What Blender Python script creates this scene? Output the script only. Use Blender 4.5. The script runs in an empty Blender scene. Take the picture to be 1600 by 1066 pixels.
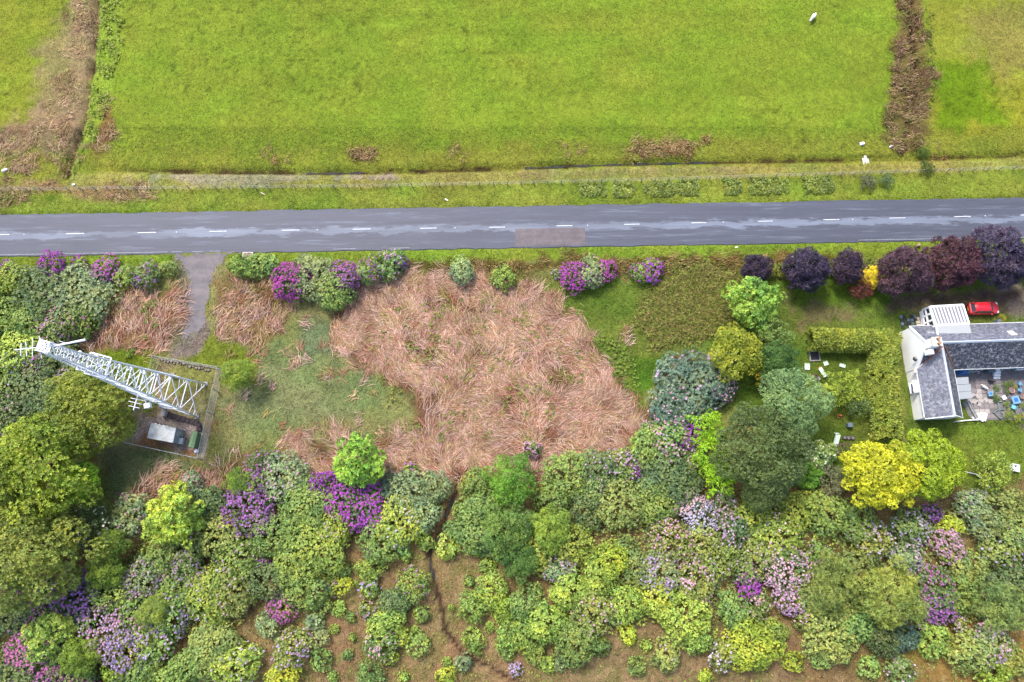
import bpy, math, random
import numpy as np
from mathutils import Vector, Matrix

# ------------------------------------------------------------------ camera, sky, sun, exposure
SC = bpy.context.scene
COL = SC.collection
F_PX, CAM_H = 1110.0, 90.0
TILT = math.atan(265 / F_PX)
cam_d = bpy.data.cameras.new('camera')
cam_d.sensor_fit = 'HORIZONTAL'
cam_d.sensor_width = 36.0
cam_d.lens = 36.0 * F_PX / 1600.0
cam_d.clip_start = 0.5
cam_d.clip_end = 3000
cam = bpy.data.objects.new('camera', cam_d)
COL.objects.link(cam)
cam.location = (0, 0, CAM_H)
cam.rotation_euler = (TILT, 0, 0)
SC.camera = cam

SUN_EL, SUN_AZ = math.radians(57), math.radians(-34)     # azimuth measured from +Y towards +X
world = bpy.data.worlds.new('World')
SC.world = world
world.use_nodes = True
wn = world.node_tree
for n in list(wn.nodes):
    wn.nodes.remove(n)
wo = wn.nodes.new('ShaderNodeOutputWorld')
wb = wn.nodes.new('ShaderNodeBackground')
ws = wn.nodes.new('ShaderNodeTexSky')
ws.sky_type = 'NISHITA'
ws.sun_disc = False
ws.sun_elevation = SUN_EL
ws.sun_rotation = SUN_AZ
ws.air_density = 1.0
ws.dust_density = 3.0
ws.ozone_density = 1.0
wb.inputs['Strength'].default_value = 0.115
wn.links.new(ws.outputs[0], wb.inputs[0])
wn.links.new(wb.outputs[0], wo.inputs[0])
sun_d = bpy.data.lights.new('sun', 'SUN')
sun_d.energy = 1.5
sun_d.angle = math.radians(11)
sun_d.color = (1.0, 0.95, 0.88)
sun = bpy.data.objects.new('sun', sun_d)
COL.objects.link(sun)
sdir = Vector((math.sin(SUN_AZ) * math.cos(SUN_EL), math.cos(SUN_AZ) * math.cos(SUN_EL), math.sin(SUN_EL)))
sun.rotation_euler = (-sdir).to_track_quat('-Z', 'Y').to_euler()
sun.location = (0, 0, 60)
SC.view_settings.view_transform = 'Standard'
SC.view_settings.look = 'None'
SC.view_settings.gamma = 1.0
SC.view_settings.use_curve_mapping = False
SC.view_settings.exposure = 1.8
SC.render.resolution_x, SC.render.resolution_y = 1024, 682

# ------------------------------------------------------------------ pixel <-> world
sT, cT = math.sin(TILT), math.cos(TILT)
def G(px, py, z=0.0):
    u = (px - 800) / F_PX
    v = -(py - 533) / F_PX
    y = sT + v * cT
    s = (CAM_H - z) / (cT - v * sT)
    return u * s, y * s
def PX(x, y, z=0.0):
    d = np.maximum(y * sT - (z - CAM_H) * cT, 6.0)
    up = y * cT + (z - CAM_H) * sT
    return 800 + F_PX * x / d, 533 - F_PX * up / d
def MPP(px, py, z=0.0):
    """metres per photo pixel across the view at that spot"""
    v = -(py - 533) / F_PX
    return (CAM_H - z) / (cT - v * sT) / F_PX

def lin(c, k=1.0):
    out = []
    for v in c[:3]:
        v = v / 255.0
        out.append((v / 12.92 if v <= 0.04045 else ((v + 0.055) / 1.055) ** 2.4) * k)
    return tuple(out)
KG = 0.39      # picture colour -> ground albedo
KR = 0.36      # road
KL = 0.74      # picture colour -> leaf albedo
def leafc(c, k=1.0, desat=0.05):
    l = lin(c, k); g = 0.3 * l[0] + 0.6 * l[1] + 0.1 * l[2]
    return tuple(v * (1 - desat) + g * desat for v in l)

# ------------------------------------------------------------------ noise
def _hash(ix, iy, seed):
    h = (ix.astype(np.int64) * 374761393 + iy.astype(np.int64) * 668265263 + seed * 1442695041) & 0xFFFFFFFF
    h = ((h ^ (h >> 13)) * 1274126177) & 0xFFFFFFFF
    h = h ^ (h >> 16)
    return (h & 0xFFFFFF) / float(0xFFFFFF)
def vnoise(x, y, seed=0):
    ix, iy = np.floor(x), np.floor(y)
    fx, fy = x - ix, y - iy
    fx = fx * fx * (3 - 2 * fx); fy = fy * fy * (3 - 2 * fy)
    a = _hash(ix, iy, seed); b = _hash(ix + 1, iy, seed)
    c = _hash(ix, iy + 1, seed); d = _hash(ix + 1, iy + 1, seed)
    return (a * (1 - fx) + b * fx) * (1 - fy) + (c * (1 - fx) + d * fx) * fy
def fbm(x, y, seed=0, oct=4):
    s, a, t = 0, 0.5, 0
    for o in range(oct):
        s = s + a * vnoise(x * 2 ** o + o * 17.3, y * 2 ** o - o * 9.1, seed + o)
        t += a; a *= 0.55
    return s / t
def smooth(a, b, x):
    t = np.clip((x - a) / (b - a), 0, 1)
    return t * t * (3 - 2 * t)
def poly_sd(px, py, poly):
    """signed distance (positive inside) to a polygon, in pixels"""
    P = np.asarray(poly, float)
    d = np.full(px.shape, 1e18)
    ins = np.zeros(px.shape, bool)
    n = len(P)
    for i in range(n):
        ax, ay = P[i]; bx, by = P[(i + 1) % n]
        ex, ey = bx - ax, by - ay
        wx, wy = px - ax, py - ay
        t = np.clip((wx * ex + wy * ey) / (ex * ex + ey * ey + 1e-9), 0, 1)
        d = np.minimum(d, (wx - ex * t) ** 2 + (wy - ey * t) ** 2)
        if ay != by:
            c = ((ay > py) != (by > py)) & (px < ex * (py - ay) / (by - ay) + ax)
            ins ^= c
    d = np.sqrt(d)
    return np.where(ins, d, -d)
def line_d(px, py, pts):
    d = np.full(px.shape, 1e18)
    for (ax, ay), (bx, by) in zip(pts[:-1], pts[1:]):
        ex, ey = bx - ax, by - ay
        wx, wy = px - ax, py - ay
        t = np.clip((wx * ex + wy * ey) / (ex * ex + ey * ey + 1e-9), 0, 1)
        d = np.minimum(d, (wx - ex * t) ** 2 + (wy - ey * t) ** 2)
    return np.sqrt(d)
def interp(px, pts):
    return np.interp(px, [p[0] for p in pts], [p[1] for p in pts])

# ------------------------------------------------------------------ materials
MATS = {}
def mat(name, col=(0.5, 0.5, 0.5), rough=0.7, metal=0.0, spec=0.3, noise=None, bump=None, emis=None):
    """noise=(scale, amount[, second colour]) mottles the colour; bump=(scale, strength)"""
    if name in MATS:
        return MATS[name]
    m = bpy.data.materials.new(name)
    m.use_nodes = True
    nt = m.node_tree
    b = nt.nodes['Principled BSDF']
    b.inputs['Base Color'].default_value = (*col, 1)
    b.inputs['Roughness'].default_value = rough
    b.inputs['Metallic'].default_value = metal
    b.inputs['Specular IOR Level'].default_value = spec
    tc = nt.nodes.new('ShaderNodeTexCoord')
    if noise:
        t = nt.nodes.new('ShaderNodeTexNoise')
        t.inputs['Scale'].default_value = noise[0]
        t.inputs['Detail'].default_value = 6
        t.inputs['Roughness'].default_value = 0.65
        nt.links.new(tc.outputs['Object'], t.inputs['Vector'])
        r = nt.nodes.new('ShaderNodeMapRange')
        r.inputs[1].default_value = 0.35; r.inputs[2].default_value = 0.65
        nt.links.new(t.outputs['Fac'], r.inputs[0])
        mx = nt.nodes.new('ShaderNodeMix'); mx.data_type = 'RGBA'
        c2 = noise[2] if len(noise) > 2 else tuple(max(0, v * (1 - noise[1])) for v in col)
        mx.inputs[6].default_value = (*col, 1)
        mx.inputs[7].default_value = (*c2, 1)
        if len(noise) > 2:
            r.inputs[4].default_value = noise[1]
        nt.links.new(r.outputs[0], mx.inputs[0])
        nt.links.new(mx.outputs[2], b.inputs['Base Color'])
    if bump:
        t2 = nt.nodes.new('ShaderNodeTexNoise')
        t2.inputs['Scale'].default_value = bump[0]
        t2.inputs['Detail'].default_value = 5
        nt.links.new(tc.outputs['Object'], t2.inputs['Vector'])
        bp = nt.nodes.new('ShaderNodeBump')
        bp.inputs['Strength'].default_value = bump[1]
        bp.inputs['Distance'].default_value = 0.05
        nt.links.new(t2.outputs['Fac'], bp.inputs['Height'])
        nt.links.new(bp.outputs[0], b.inputs['Normal'])
    MATS[name] = m
    return m

def leaf_mat(name, transl=0.25, rough=0.55, spec=0.25, objcol=True):
    """colour = object colour x per-leaf tint attribute"""
    m = bpy.data.materials.new(name)
    m.use_nodes = True
    nt = m.node_tree
    b = nt.nodes['Principled BSDF']
    out = nt.nodes['Material Output']
    at = nt.nodes.new('ShaderNodeAttribute'); at.attribute_name = 'tint'
    src = at.outputs['Color']
    if objcol:
        oi = nt.nodes.new('ShaderNodeObjectInfo')
        mx = nt.nodes.new('ShaderNodeMix'); mx.data_type = 'RGBA'; mx.blend_type = 'MULTIPLY'
        mx.inputs[0].default_value = 1.0
        nt.links.new(oi.outputs['Color'], mx.inputs[6])
        nt.links.new(at.outputs['Color'], mx.inputs[7])
        src = mx.outputs[2]
    b.inputs['Roughness'].default_value = rough
    b.inputs['Specular IOR Level'].default_value = spec
    nt.links.new(src, b.inputs['Base Color'])
    if transl > 0:
        tr = nt.nodes.new('ShaderNodeBsdfTranslucent')
        nt.links.new(src, tr.inputs['Color'])
        ms = nt.nodes.new('ShaderNodeMixShader')
        ms.inputs[0].default_value = transl
        nt.links.new(b.outputs[0], ms.inputs[1])
        nt.links.new(tr.outputs[0], ms.inputs[2])
        nt.links.new(ms.outputs[0], out.inputs['Surface'])
    MATS[name] = m
    return m
M_LEAF = leaf_mat('leaf', 0.3, 0.5, 0.3)
M_PETAL = leaf_mat('petal', 0.2, 0.6, 0.1)
M_BLADE = leaf_mat('grass_blade', 0.2, 0.6, 0.15, objcol=False)
M_BARK = mat('bark', (0.09, 0.065, 0.045), 0.9, noise=(9, 0.5), bump=(14, 0.6))

# ------------------------------------------------------------------ object helpers
def tag(o, label=None, cat=None, group=None, kind=None):
    if label: o['label'] = label
    if cat: o['category'] = cat
    if group: o['group'] = group
    if kind: o['kind'] = kind
    return o
def link(o, parent=None):
    COL.objects.link(o)
    if parent: o.parent = parent
    return o
def empty(name, loc=(0, 0, 0), rz=0.0):
    o = bpy.data.objects.new(name, None)
    o.empty_display_size = 0.3
    o.location = loc
    o.rotation_euler = (0, 0, rz)
    return link(o)
def quad_mesh(name, V, C=None):
    """V (N,4,3) separate quads, C (N,3) tint per quad"""
    N = len(V)
    me = bpy.data.meshes.new(name)
    me.vertices.add(4 * N)
    me.vertices.foreach_set('co', np.ascontiguousarray(V, dtype=np.float32).ravel())
    me.loops.add(4 * N)
    me.loops.foreach_set('vertex_index', np.arange(4 * N, dtype=np.int32))
    me.polygons.add(N)
    me.polygons.foreach_set('loop_start', np.arange(0, 4 * N, 4, dtype=np.int32))
    if C is not None:
        a = me.attributes.new('tint', 'FLOAT_COLOR', 'FACE')
        c4 = np.ones((N, 4), np.float32); c4[:, :3] = C
        a.data.foreach_set('color', c4.ravel())
    me.update(calc_edges=True)
    return me

class MB:
    """collects simple shapes; build() makes them one mesh object"""
    def __init__(self): self.v = []; self.f = []
    def add(self, vs, fs):
        o = len(self.v)
        self.v += [tuple(p) for p in vs]
        self.f += [tuple(i + o for i in f) for f in fs]
        return self
    def box(self, c, s, rz=0.0, taper=1.0):
        hx, hy, hz = s[0] / 2, s[1] / 2, s[2] / 2
        ca, sa = math.cos(rz), math.sin(rz)
        vs = []
        for z, t in ((-hz, 1.0), (hz, taper)):
            for x, y in ((-hx, -hy), (hx, -hy), (hx, hy), (-hx, hy)):
                x *= t; y *= t
                vs.append((c[0] + x * ca - y * sa, c[1] + x * sa + y * ca, c[2] + z))
        return self.add(vs, [(0, 3, 2, 1), (4, 5, 6, 7), (0, 1, 5, 4), (1, 2, 6, 5), (2, 3, 7, 6), (3, 0, 4, 7)])
    def bar(self, a, b, w, h=None, n=4):
        """prism bar from a to b"""
        h = h or w
        a, b = Vector(a), Vector(b)
        d = (b - a).normalized()
        up = Vector((0, 0, 1)) if abs(d.z) < 0.95 else Vector((1, 0, 0))
        s = d.cross(up).normalized(); u = s.cross(d)
        vs = []
        for p in (a, b):
            for i in range(n):
                t = 2 * math.pi * (i + 0.5) / n
                k = 1 / math.cos(math.pi / n) if n == 4 else 1.0
                vs.append(p + s * (math.cos(t) * w / 2 * k) + u * (math.sin(t) * h / 2 * k))
        fs = [tuple(range(n - 1, -1, -1)), tuple(range(n, 2 * n))]
        fs += [(i, (i + 1) % n, n + (i + 1) % n, n + i) for i in range(n)]
        return self.add(vs, fs)
    def tube(self, pts, rad, n=8, cap=True):
        pts = [Vector(p) for p in pts]
        if not hasattr(rad, '__len__'): rad = [rad] * len(pts)
        vs = []
        for i, p in enumerate(pts):
            d = (pts[min(i + 1, len(pts) - 1)] - pts[max(i - 1, 0)]).normalized()
            up = Vector((0, 0, 1)) if abs(d.z) < 0.9 else Vector((1, 0, 0))
            s = d.cross(up).normalized(); u = s.cross(d)
            for k in range(n):
                t = 2 * math.pi * k / n
                vs.append(p + (s * math.cos(t) + u * math.sin(t)) * rad[i])
        fs = []
        for i in range(len(pts) - 1):
            for k in range(n):
                fs.append((i * n + k, i * n + (k + 1) % n, (i + 1) * n + (k + 1) % n, (i + 1) * n + k))
        if cap:
            fs.append(tuple(range(n - 1, -1, -1)))
            fs.append(tuple(range((len(pts) - 1) * n, len(pts) * n)))
        return self.add(vs, fs)
    def lathe(self, prof, c=(0, 0, 0), n=16):
        vs = []
        for r, z in prof:
            for k in range(n):
                t = 2 * math.pi * k / n
                vs.append((c[0] + r * math.cos(t), c[1] + r * math.sin(t), c[2] + z))
        fs = []
        for i in range(len(prof) - 1):
            for k in range(n):
                fs.append((i * n + k, i * n + (k + 1) % n, (i + 1) * n + (k + 1) % n, (i + 1) * n + k))
        fs.append(tuple(range(n - 1, -1, -1)))
        fs.append(tuple(range((len(prof) - 1) * n, len(prof) * n)))
        return self.add(vs, fs)
    def prism(self, poly, z0, z1):
        """horizontal polygon (counter-clockwise) extruded"""
        n = len(poly)
        vs = [(x, y, z0) for x, y in poly] + [(x, y, z1) for x, y in poly]
        fs = [tuple(range(n - 1, -1, -1)), tuple(range(n, 2 * n))]
        fs += [(i, (i + 1) % n, n + (i + 1) % n, n + i) for i in range(n)]
        return self.add(vs, fs)
    def slab(self, pts, t, direction=None):
        """thick sheet from coplanar 3-D points, thickened by t along -normal"""
        P = [Vector(p) for p in pts]
        nrm = (P[1] - P[0]).cross(P[2] - P[0]).normalized()
        if direction is not None: nrm = Vector(direction)
        n = len(P)
        vs = P + [p - nrm * t for p in P]
        fs = [tuple(range(n)), tuple(range(2 * n - 1, n - 1, -1))]
        fs += [(i, n + i, n + (i + 1) % n, (i + 1) % n) for i in range(n)]
        return self.add(vs, fs)
    def build(self, name, m, parent=None, smooth=False, bevel=0.0):
        me = bpy.data.meshes.new(name)
        me.from_pydata([tuple(v) for v in self.v], [], self.f)
        me.validate()
        if smooth:
            me.polygons.foreach_set('use_smooth', [True] * len(me.polygons))
        if m: me.materials.append(m)
        me.update()
        o = link(bpy.data.objects.new(name, me), parent)
        if bevel:
            b = o.modifiers.new('bevel', 'BEVEL'); b.width = bevel; b.segments = 2; b.limit_method = 'ANGLE'
        return o
def inst(name, me, parent=None, loc=(0, 0, 0), rz=0.0, sc=(1, 1, 1), color=None):
    o = bpy.data.objects.new(name, me)
    o.location = loc; o.rotation_euler = (0, 0, rz); o.scale = sc
    if color is not None: o.color = (*color[:3], 1)
    return link(o, parent)
# ------------------------------------------------------------------ the land: zones drawn over the site plan
RY0, RSL, RHW = 37.38, 0.0182, 3.08           # road centre line y = RY0 + RSL x, half width
DITCH_N = [(-200, 268), (180, 266), (480, 270), (620, 268), (800, 262), (980, 255), (1180, 251), (1400, 248), (1600, 242), (1900, 234)]
DITCH_W = [(152, -120), (150, 0), (146, 80), (132, 190), (102, 275)]
DITCH_E = [(1420, -120), (1422, 0), (1432, 100), (1424, 180), (1412, 236)]
STREAM = [(722, 690), (716, 730), (712, 770), (700, 800), (686, 836), (669, 868), (677, 900), (688, 940), (696, 985), (722, 1020), (770, 1045), (830, 1080), (880, 1130)]
BRANCH = [(679, 868), (640, 895), (600, 925), (560, 960)]
TRACK2 = [(712, 1000), (710, 1040), (716, 1090)]
DRIVE = [(262, 396), (366, 392), (345, 412), (331, 440), (324, 480), (322, 520), (312, 548), (268, 557), (274, 535), (286, 500), (292, 460), (291, 430), (283, 410)]
REED_MAIN = [(545, 452), (590, 440), (640, 426), (700, 434), (760, 436), (830, 452), (895, 488), (930, 540), (978, 588), (972, 622), (1008, 626), (1022, 655), (965, 702), (900, 730), (800, 748), (735, 745), (640, 757), (560, 745), (500, 752), (450, 730), (440, 695), (530, 690), (600, 700), (655, 665), (640, 605), (585, 580), (530, 545), (515, 500)]
REED_W1 = [(112, 548), (150, 500), (178, 462), (212, 452), (250, 470), (282, 440), (284, 500), (262, 545), (232, 548)]
REED_W2 = [(330, 440), (365, 432), (430, 448), (450, 500), (405, 545), (352, 520), (332, 480)]
REED_S = [(215, 770), (255, 742), (300, 736), (350, 722), (390, 742), (350, 775), (262, 792)]
REED_NW = [(0, 300), (0, 215), (60, 195), (105, 118), (118, 40), (128, -80), (150, -80), (148, 60), (136, 160), (112, 240), (100, 280), (60, 262)]
BRAMBLE = [(1010, 470), (1030, 438), (1090, 425), (1150, 428), (1160, 470), (1140, 515), (1080, 522), (1025, 535), (1000, 510)]
HEATH = [(-80, 900), (180, 840), (260, 770), (420, 700), (520, 750), (640, 755), (760, 750), (900, 735), (1010, 670), (1120, 660), (1180, 760), (1330, 770), (1520, 770), (1680, 740), (1700, 1200), (-100, 1200)]
LAWN = [(1100, 520), (1160, 440), (1210, 432), (1700, 410), (1700, 765), (1520, 775), (1330, 770), (1220, 740), (1150, 620)]
COMPOUND = [(207, 694), (250, 561), (349, 578), (318, 718)]

ZONES = [  # polygon, picture colour, edge softness px, noise px
    ([(-200, -200), (1900, -200), (1900, 240), (1440, 262), (980, 258), (600, 262), (180, 262), (-200, 285)], (146, 168, 52), 4, 4),
    ([(-200, -200), (120, -200), (112, 60), (95, 130), (50, 195), (-200, 235)], (156, 168, 54), 12, 14),
    ([(1445, -200), (1900, -200), (1900, 245), (1440, 255), (1450, 120)], (160, 167, 58), 10, 10),
    ([(1460, 160), (1700, 120), (1700, 235), (1480, 235)], (166, 168, 52), 18, 26),
    ([(1500, 30), (1700, -40), (1700, 110), (1540, 110)], (160, 156, 74), 18, 26),
    ([(1450, 110), (1530, 90), (1560, 190), (1470, 200)], (125, 158, 28), 16, 24),
    ([(60, 70), (112, 20), (130, 60), (125, 150), (80, 205), (0, 245), (-80, 250), (-80, 215), (50, 180)], (166, 156, 96), 14, 18),
    ([(-80, 222), (40, 195), (105, 120), (112, 0), (135, -100), (152, -100), (150, 80), (136, 190), (106, 290), (-80, 320)], (178, 154, 112), 8, 14),
    ([(160, -100), (205, -100), (192, 60), (172, 150), (150, 225), (118, 280), (104, 278), (132, 190), (150, 90)], (160, 186, 62), 4, 8),
    ([(170, 150), (182, 210), (150, 265), (125, 262), (145, 220)], (150, 120, 70), 8, 14),
    ([(1400, -100), (1440, -100), (1450, 120), (1448, 235), (1390, 240), (1385, 180), (1402, 90)], (138, 122, 70), 6, 10),
    # strip between field edge and road
    ([(-200, 238), (300, 240), (980, 222), (1600, 205), (1900, 200), (1900, 262), (1400, 270), (900, 285), (200, 300), (-200, 300)], (158, 166, 60), 14, 14),
    ([(110, 268), (620, 270), (980, 262), (1340, 258), (1620, 244), (1900, 240), (1900, 262), (1450, 270), (980, 284), (600, 292), (100, 300)], (176, 174, 88), 5, 6),
    ([(240, 270), (330, 272), (500, 273), (500, 283), (330, 284), (240, 282)], (190, 182, 140), 4, 10),
    ([(525, 272), (610, 272), (625, 280), (530, 282)], (182, 170, 140), 3, 8),
    ([(800, 266), (880, 264), (960, 262), (1150, 262), (1160, 268), (820, 280)], (176, 166, 100), 5, 10),
    ([(-200, 300), (100, 302), (600, 294), (980, 285), (1400, 272), (1900, 258), (1900, 305), (1600, 306), (800, 325), (-200, 335)], (156, 172, 64), 3, 4),
    ([(-200, 302), (30, 304), (120, 312), (-200, 325)], (110, 140, 40), 6, 8),
    ([(-80, 285), (80, 285), (250, 298), (248, 316), (150, 314), (90, 300), (-80, 310)], (168, 146, 96), 8, 12),
    # south of the road
    ([(-200, 395), (800, 385), (1900, 365), (1900, 1300), (-200, 1300)], (150, 152, 82), 2, 3),
    ([(-200, 398), (280, 398), (275, 415), (-200, 418)], (144, 168, 54), 3, 4),
    ([(340, 395), (800, 386), (1900, 364), (1900, 390), (1340, 404), (800, 408), (360, 412)], (142, 164, 54), 3, 4),
    ([(640, 408), (1000, 406), (1340, 404), (1340, 418), (1150, 420), (1040, 420), (860, 424), (640, 428)], (112, 98, 48), 4, 8),
    ([(330, 420), (540, 440), (520, 520), (640, 600), (650, 690), (440, 700), (340, 720), (330, 600)], (160, 160, 98), 14, 26),
    ([(400, 520), (540, 550), (600, 600), (560, 660), (400, 690), (350, 640)], (146, 158, 100), 18, 30),
    ([(470, 490), (540, 500), (520, 560), (460, 550)], (138, 152, 106), 10, 18),
    ([(150, 690), (210, 690), (320, 725), (360, 720), (330, 760), (190, 790)], (134, 144, 96), 8, 18),
    ([(225, 465), (245, 470), (240, 540), (190, 560), (215, 500)], (112, 150, 48), 6, 10),
    ([(170, 545), (250, 545), (245, 600), (230, 630), (150, 570)], (130, 145, 40), 6, 10),
    ([(318, 500), (345, 520), (400, 550), (400, 600), (345, 600), (300, 560)], (136, 152, 50), 8, 12),
    (REED_W1, (168, 130, 92), 6, 10), (REED_W2, (156, 132, 84), 8, 14), (REED_S, (150, 118, 82), 8, 16),
    (REED_MAIN, (136, 104, 74), 16, 30),
    ([(640, 690), (735, 690), (745, 748), (640, 757), (560, 745), (560, 700)], (140, 84, 54), 10, 20),
    ([(760, 470), (830, 480), (900, 560), (890, 640), (760, 680), (700, 600)], (140, 108, 78), 20, 30),
    ([(830, 440), (1000, 430), (1140, 440), (1120, 540), (1040, 560), (1020, 620), (975, 640), (978, 588), (930, 540), (895, 488)], (124, 146, 56), 6, 14),
    ([(1060, 525), (1140, 515), (1110, 555), (1040, 575), (1020, 545)], (126, 154, 66), 8, 10),
    (BRAMBLE, (130, 134, 64), 16, 26),
    ([(1030, 408), (1120, 410), (1110, 425), (1040, 425)], (60, 84, 16), 6, 8),
    ([(985, 555), (1035, 560), (1010, 610), (978, 640), (990, 600)], (98, 138, 40), 6, 8),
    (LAWN, (118, 140, 54), 6, 8),
    ([(1210, 430), (1390, 440), (1400, 480), (1240, 480), (1200, 470)], (108, 136, 42), 10, 14),
    ([(1240, 470), (1330, 480), (1380, 490), (1340, 508), (1250, 505)], (132, 128, 80), 10, 24),
    ([(1390, 478), (1440, 462), (1620, 462), (1620, 492), (1500, 500), (1440, 490)], (146, 136, 92), 7, 12),
    ([(1560, 450), (1700, 440), (1700, 505), (1580, 500)], (176, 162, 140), 8, 12),
    ([(1395, 462), (1600, 450), (1600, 470), (1440, 474), (1390, 482)], (112, 96, 84), 8, 10),
    ([(1396, 500), (1404, 580), (1418, 690), (1404, 700), (1390, 600)], (165, 165, 84), 6, 8),
    ([(1570, 670), (1640, 660), (1640, 700), (1580, 698)], (120, 105, 100), 4, 8),
    ([(1440, 665), (1700, 662), (1700, 740), (1520, 750), (1450, 700)], (130, 152, 54), 8, 12),
    ([(1250, 560), (1345, 555), (1350, 700), (1250, 700)], (118, 138, 52), 6, 8),
    (HEATH, (148, 124, 82), 10, 24),
    ([(540, 850), (700, 840), (760, 880), (880, 960), (860, 1080), (380, 1080), (370, 1000), (500, 920)], (166, 140, 96), 14, 30),
    ([(960, 970), (1240, 980), (1240, 1080), (880, 1080), (900, 1020)], (160, 134, 96), 14, 20),
    ([(1380, 1010), (1520, 960), (1620, 1000), (1620, 1080), (1380, 1080)], (164, 134, 74), 14, 20),
    ([(268, 560), (276, 520), (290, 500), (320, 495), (326, 530), (318, 556)], (150, 138, 122), 5, 12),
    ([(276, 400), (298, 420), (300, 500), (278, 545), (262, 560), (262, 540), (282, 490)], (150, 140, 110), 4, 10),
    (COMPOUND, (164, 156, 108), 3, 6),
    ([(262, 615), (330, 618), (335, 580), (300, 570), (268, 580)], (158, 164, 86), 8, 12),
    ([(222, 650), (250, 645), (312, 662), (328, 672), (322, 712), (215, 690)], (206, 190, 174), 4, 10),
    ([(228, 680), (262, 690), (290, 700), (310, 705), (300, 712), (216, 694)], (184, 142, 104), 3, 8),
]
def zone_color(x, y):
    px, py = PX(x, y)
    n1 = fbm(x / 1.6, y / 1.6, 11, 4) - 0.5
    col = np.empty((len(x), 3)); col[:] = lin((128, 150, 45))
    for k, (poly, c, soft, nz) in enumerate(ZONES):
        P = np.asarray(poly, float)
        near = (px > P[:, 0].min() - 60) & (px < P[:, 0].max() + 60) & (py > P[:, 1].min() - 60) & (py < P[:, 1].max() + 60)
        if not near.any(): continue
        idx = np.nonzero(near)[0]
        d = poly_sd(px[idx], py[idx], poly) + nz * 2.4 * (fbm(x[idx] / 1.9 + k * 7, y[idx] / 1.9, 31 + k, 3) - 0.5)
        m = smooth(-soft, soft, d)[:, None]
        col[idx] = col[idx] * (1 - m) + np.array(lin(c)) * m
    # mid-scale mottling: yellower and greener patches
    a = fbm(x / 9, y / 5, 3, 4) - 0.5
    b = fbm(x / 1.2, y / 0.9, 5, 3) - 0.5
    c = fbm(x / 3.5, y / 2.2, 8, 3) - 0.5
    br = 1 + np.where(py < 250, 0.65, 1.0) * (0.42 * a + 0.42 * b + 0.36 * c)
    col = col * br[:, None]
    wr = fbm(x / 5 + 40, y / 3.3, 15, 4) - 0.5
    fk = np.where(py < 250, 0.34, 0.5)
    col[:, 0] *= 1 + fk * wr
    col[:, 2] *= 1 + fk * wr
    # green flush and pale litter over the heath
    hm = smooth(-6, 10, poly_sd(px, py, HEATH))
    gf = (hm * 0.55 * smooth(.5, .68, fbm(x / 1.7, y / 1.7, 95, 4)))[:, None]
    col = col * (1 - gf) + np.array(lin((132, 134, 70))) * gf
    pf = (hm * 0.5 * smooth(.55, .7, fbm(x / .9 + 9, y / .9, 96, 3)))[:, None]
    col = col * (1 - pf) + np.array(lin((190, 162, 118))) * pf
    # mud and peat
    dS = np.minimum(line_d(px, py, STREAM), line_d(px, py, BRANCH) + 3.5)
    dS = np.minimum(dS, line_d(px, py, TRACK2) + 4.0) + 5 * (fbm(x / 0.9, y / 0.9, 71, 3) - 0.5)
    m = (1 - smooth(1.8, 4.6, dS))[:, None]
    col = col * (1 - m) + np.array(lin((80, 62, 48))) * m
    dD = np.abs(py - interp(px, DITCH_N)) + 7 * (fbm(x / 1.5, y / 1.5, 72, 3) - 0.5)
    m = ((1 - smooth(1.0, 4.5, dD)) * smooth(150, 260, px) * (0.35 + 0.65 * (fbm(x / 7, y / 7, 73, 2) > 0.47)))[:, None]
    col = col * (1 - m) + np.array(lin((92, 74, 42))) * m
    dW = np.minimum(line_d(px, py, DITCH_W), line_d(px, py, DITCH_E) - 1) + 15 * (fbm(x / 2.2, y / 2.2, 74, 3) - 0.5)
    m = (1 - smooth(0.5, 6.0, dW))[:, None] * (.7 + .3 * smooth(.4, .55, fbm(x / 3, y / 3, 79, 2)))[:, None]
    col = col * (1 - m) + np.array(lin((72, 56, 40))) * m
    for tr in ([(560, -20), (600, 12), (690, 40), (800, 48), (1000, 46)], [(555, -15), (595, 17), (688, 46), (800, 54), (1000, 52)]):
        col *= (1 - 0.14 * (1 - smooth(0.6, 2.2, line_d(px, py, tr))))[:, None]
    rows = np.sin(y * 2.1 + 3 * fbm(x / 30, y / 8, 61, 2)) * smooth(0.4, 0.6, fbm(x / 16, y / 9, 62, 2)) * (py < 235)
    col *= (1 + 0.05 * rows)[:, None]
    # dark rushy flecks in the pasture
    fl = smooth(0.66, 0.78, fbm(x / 0.8, y / 0.6, 91, 2)) * (py < 250) * smooth(0.45, 0.6, fbm(x / 14, y / 10, 92, 2))
    col *= (1 - 0.4 * fl)[:, None]
    return np.clip(col, 0.002, 1) * KG

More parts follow.
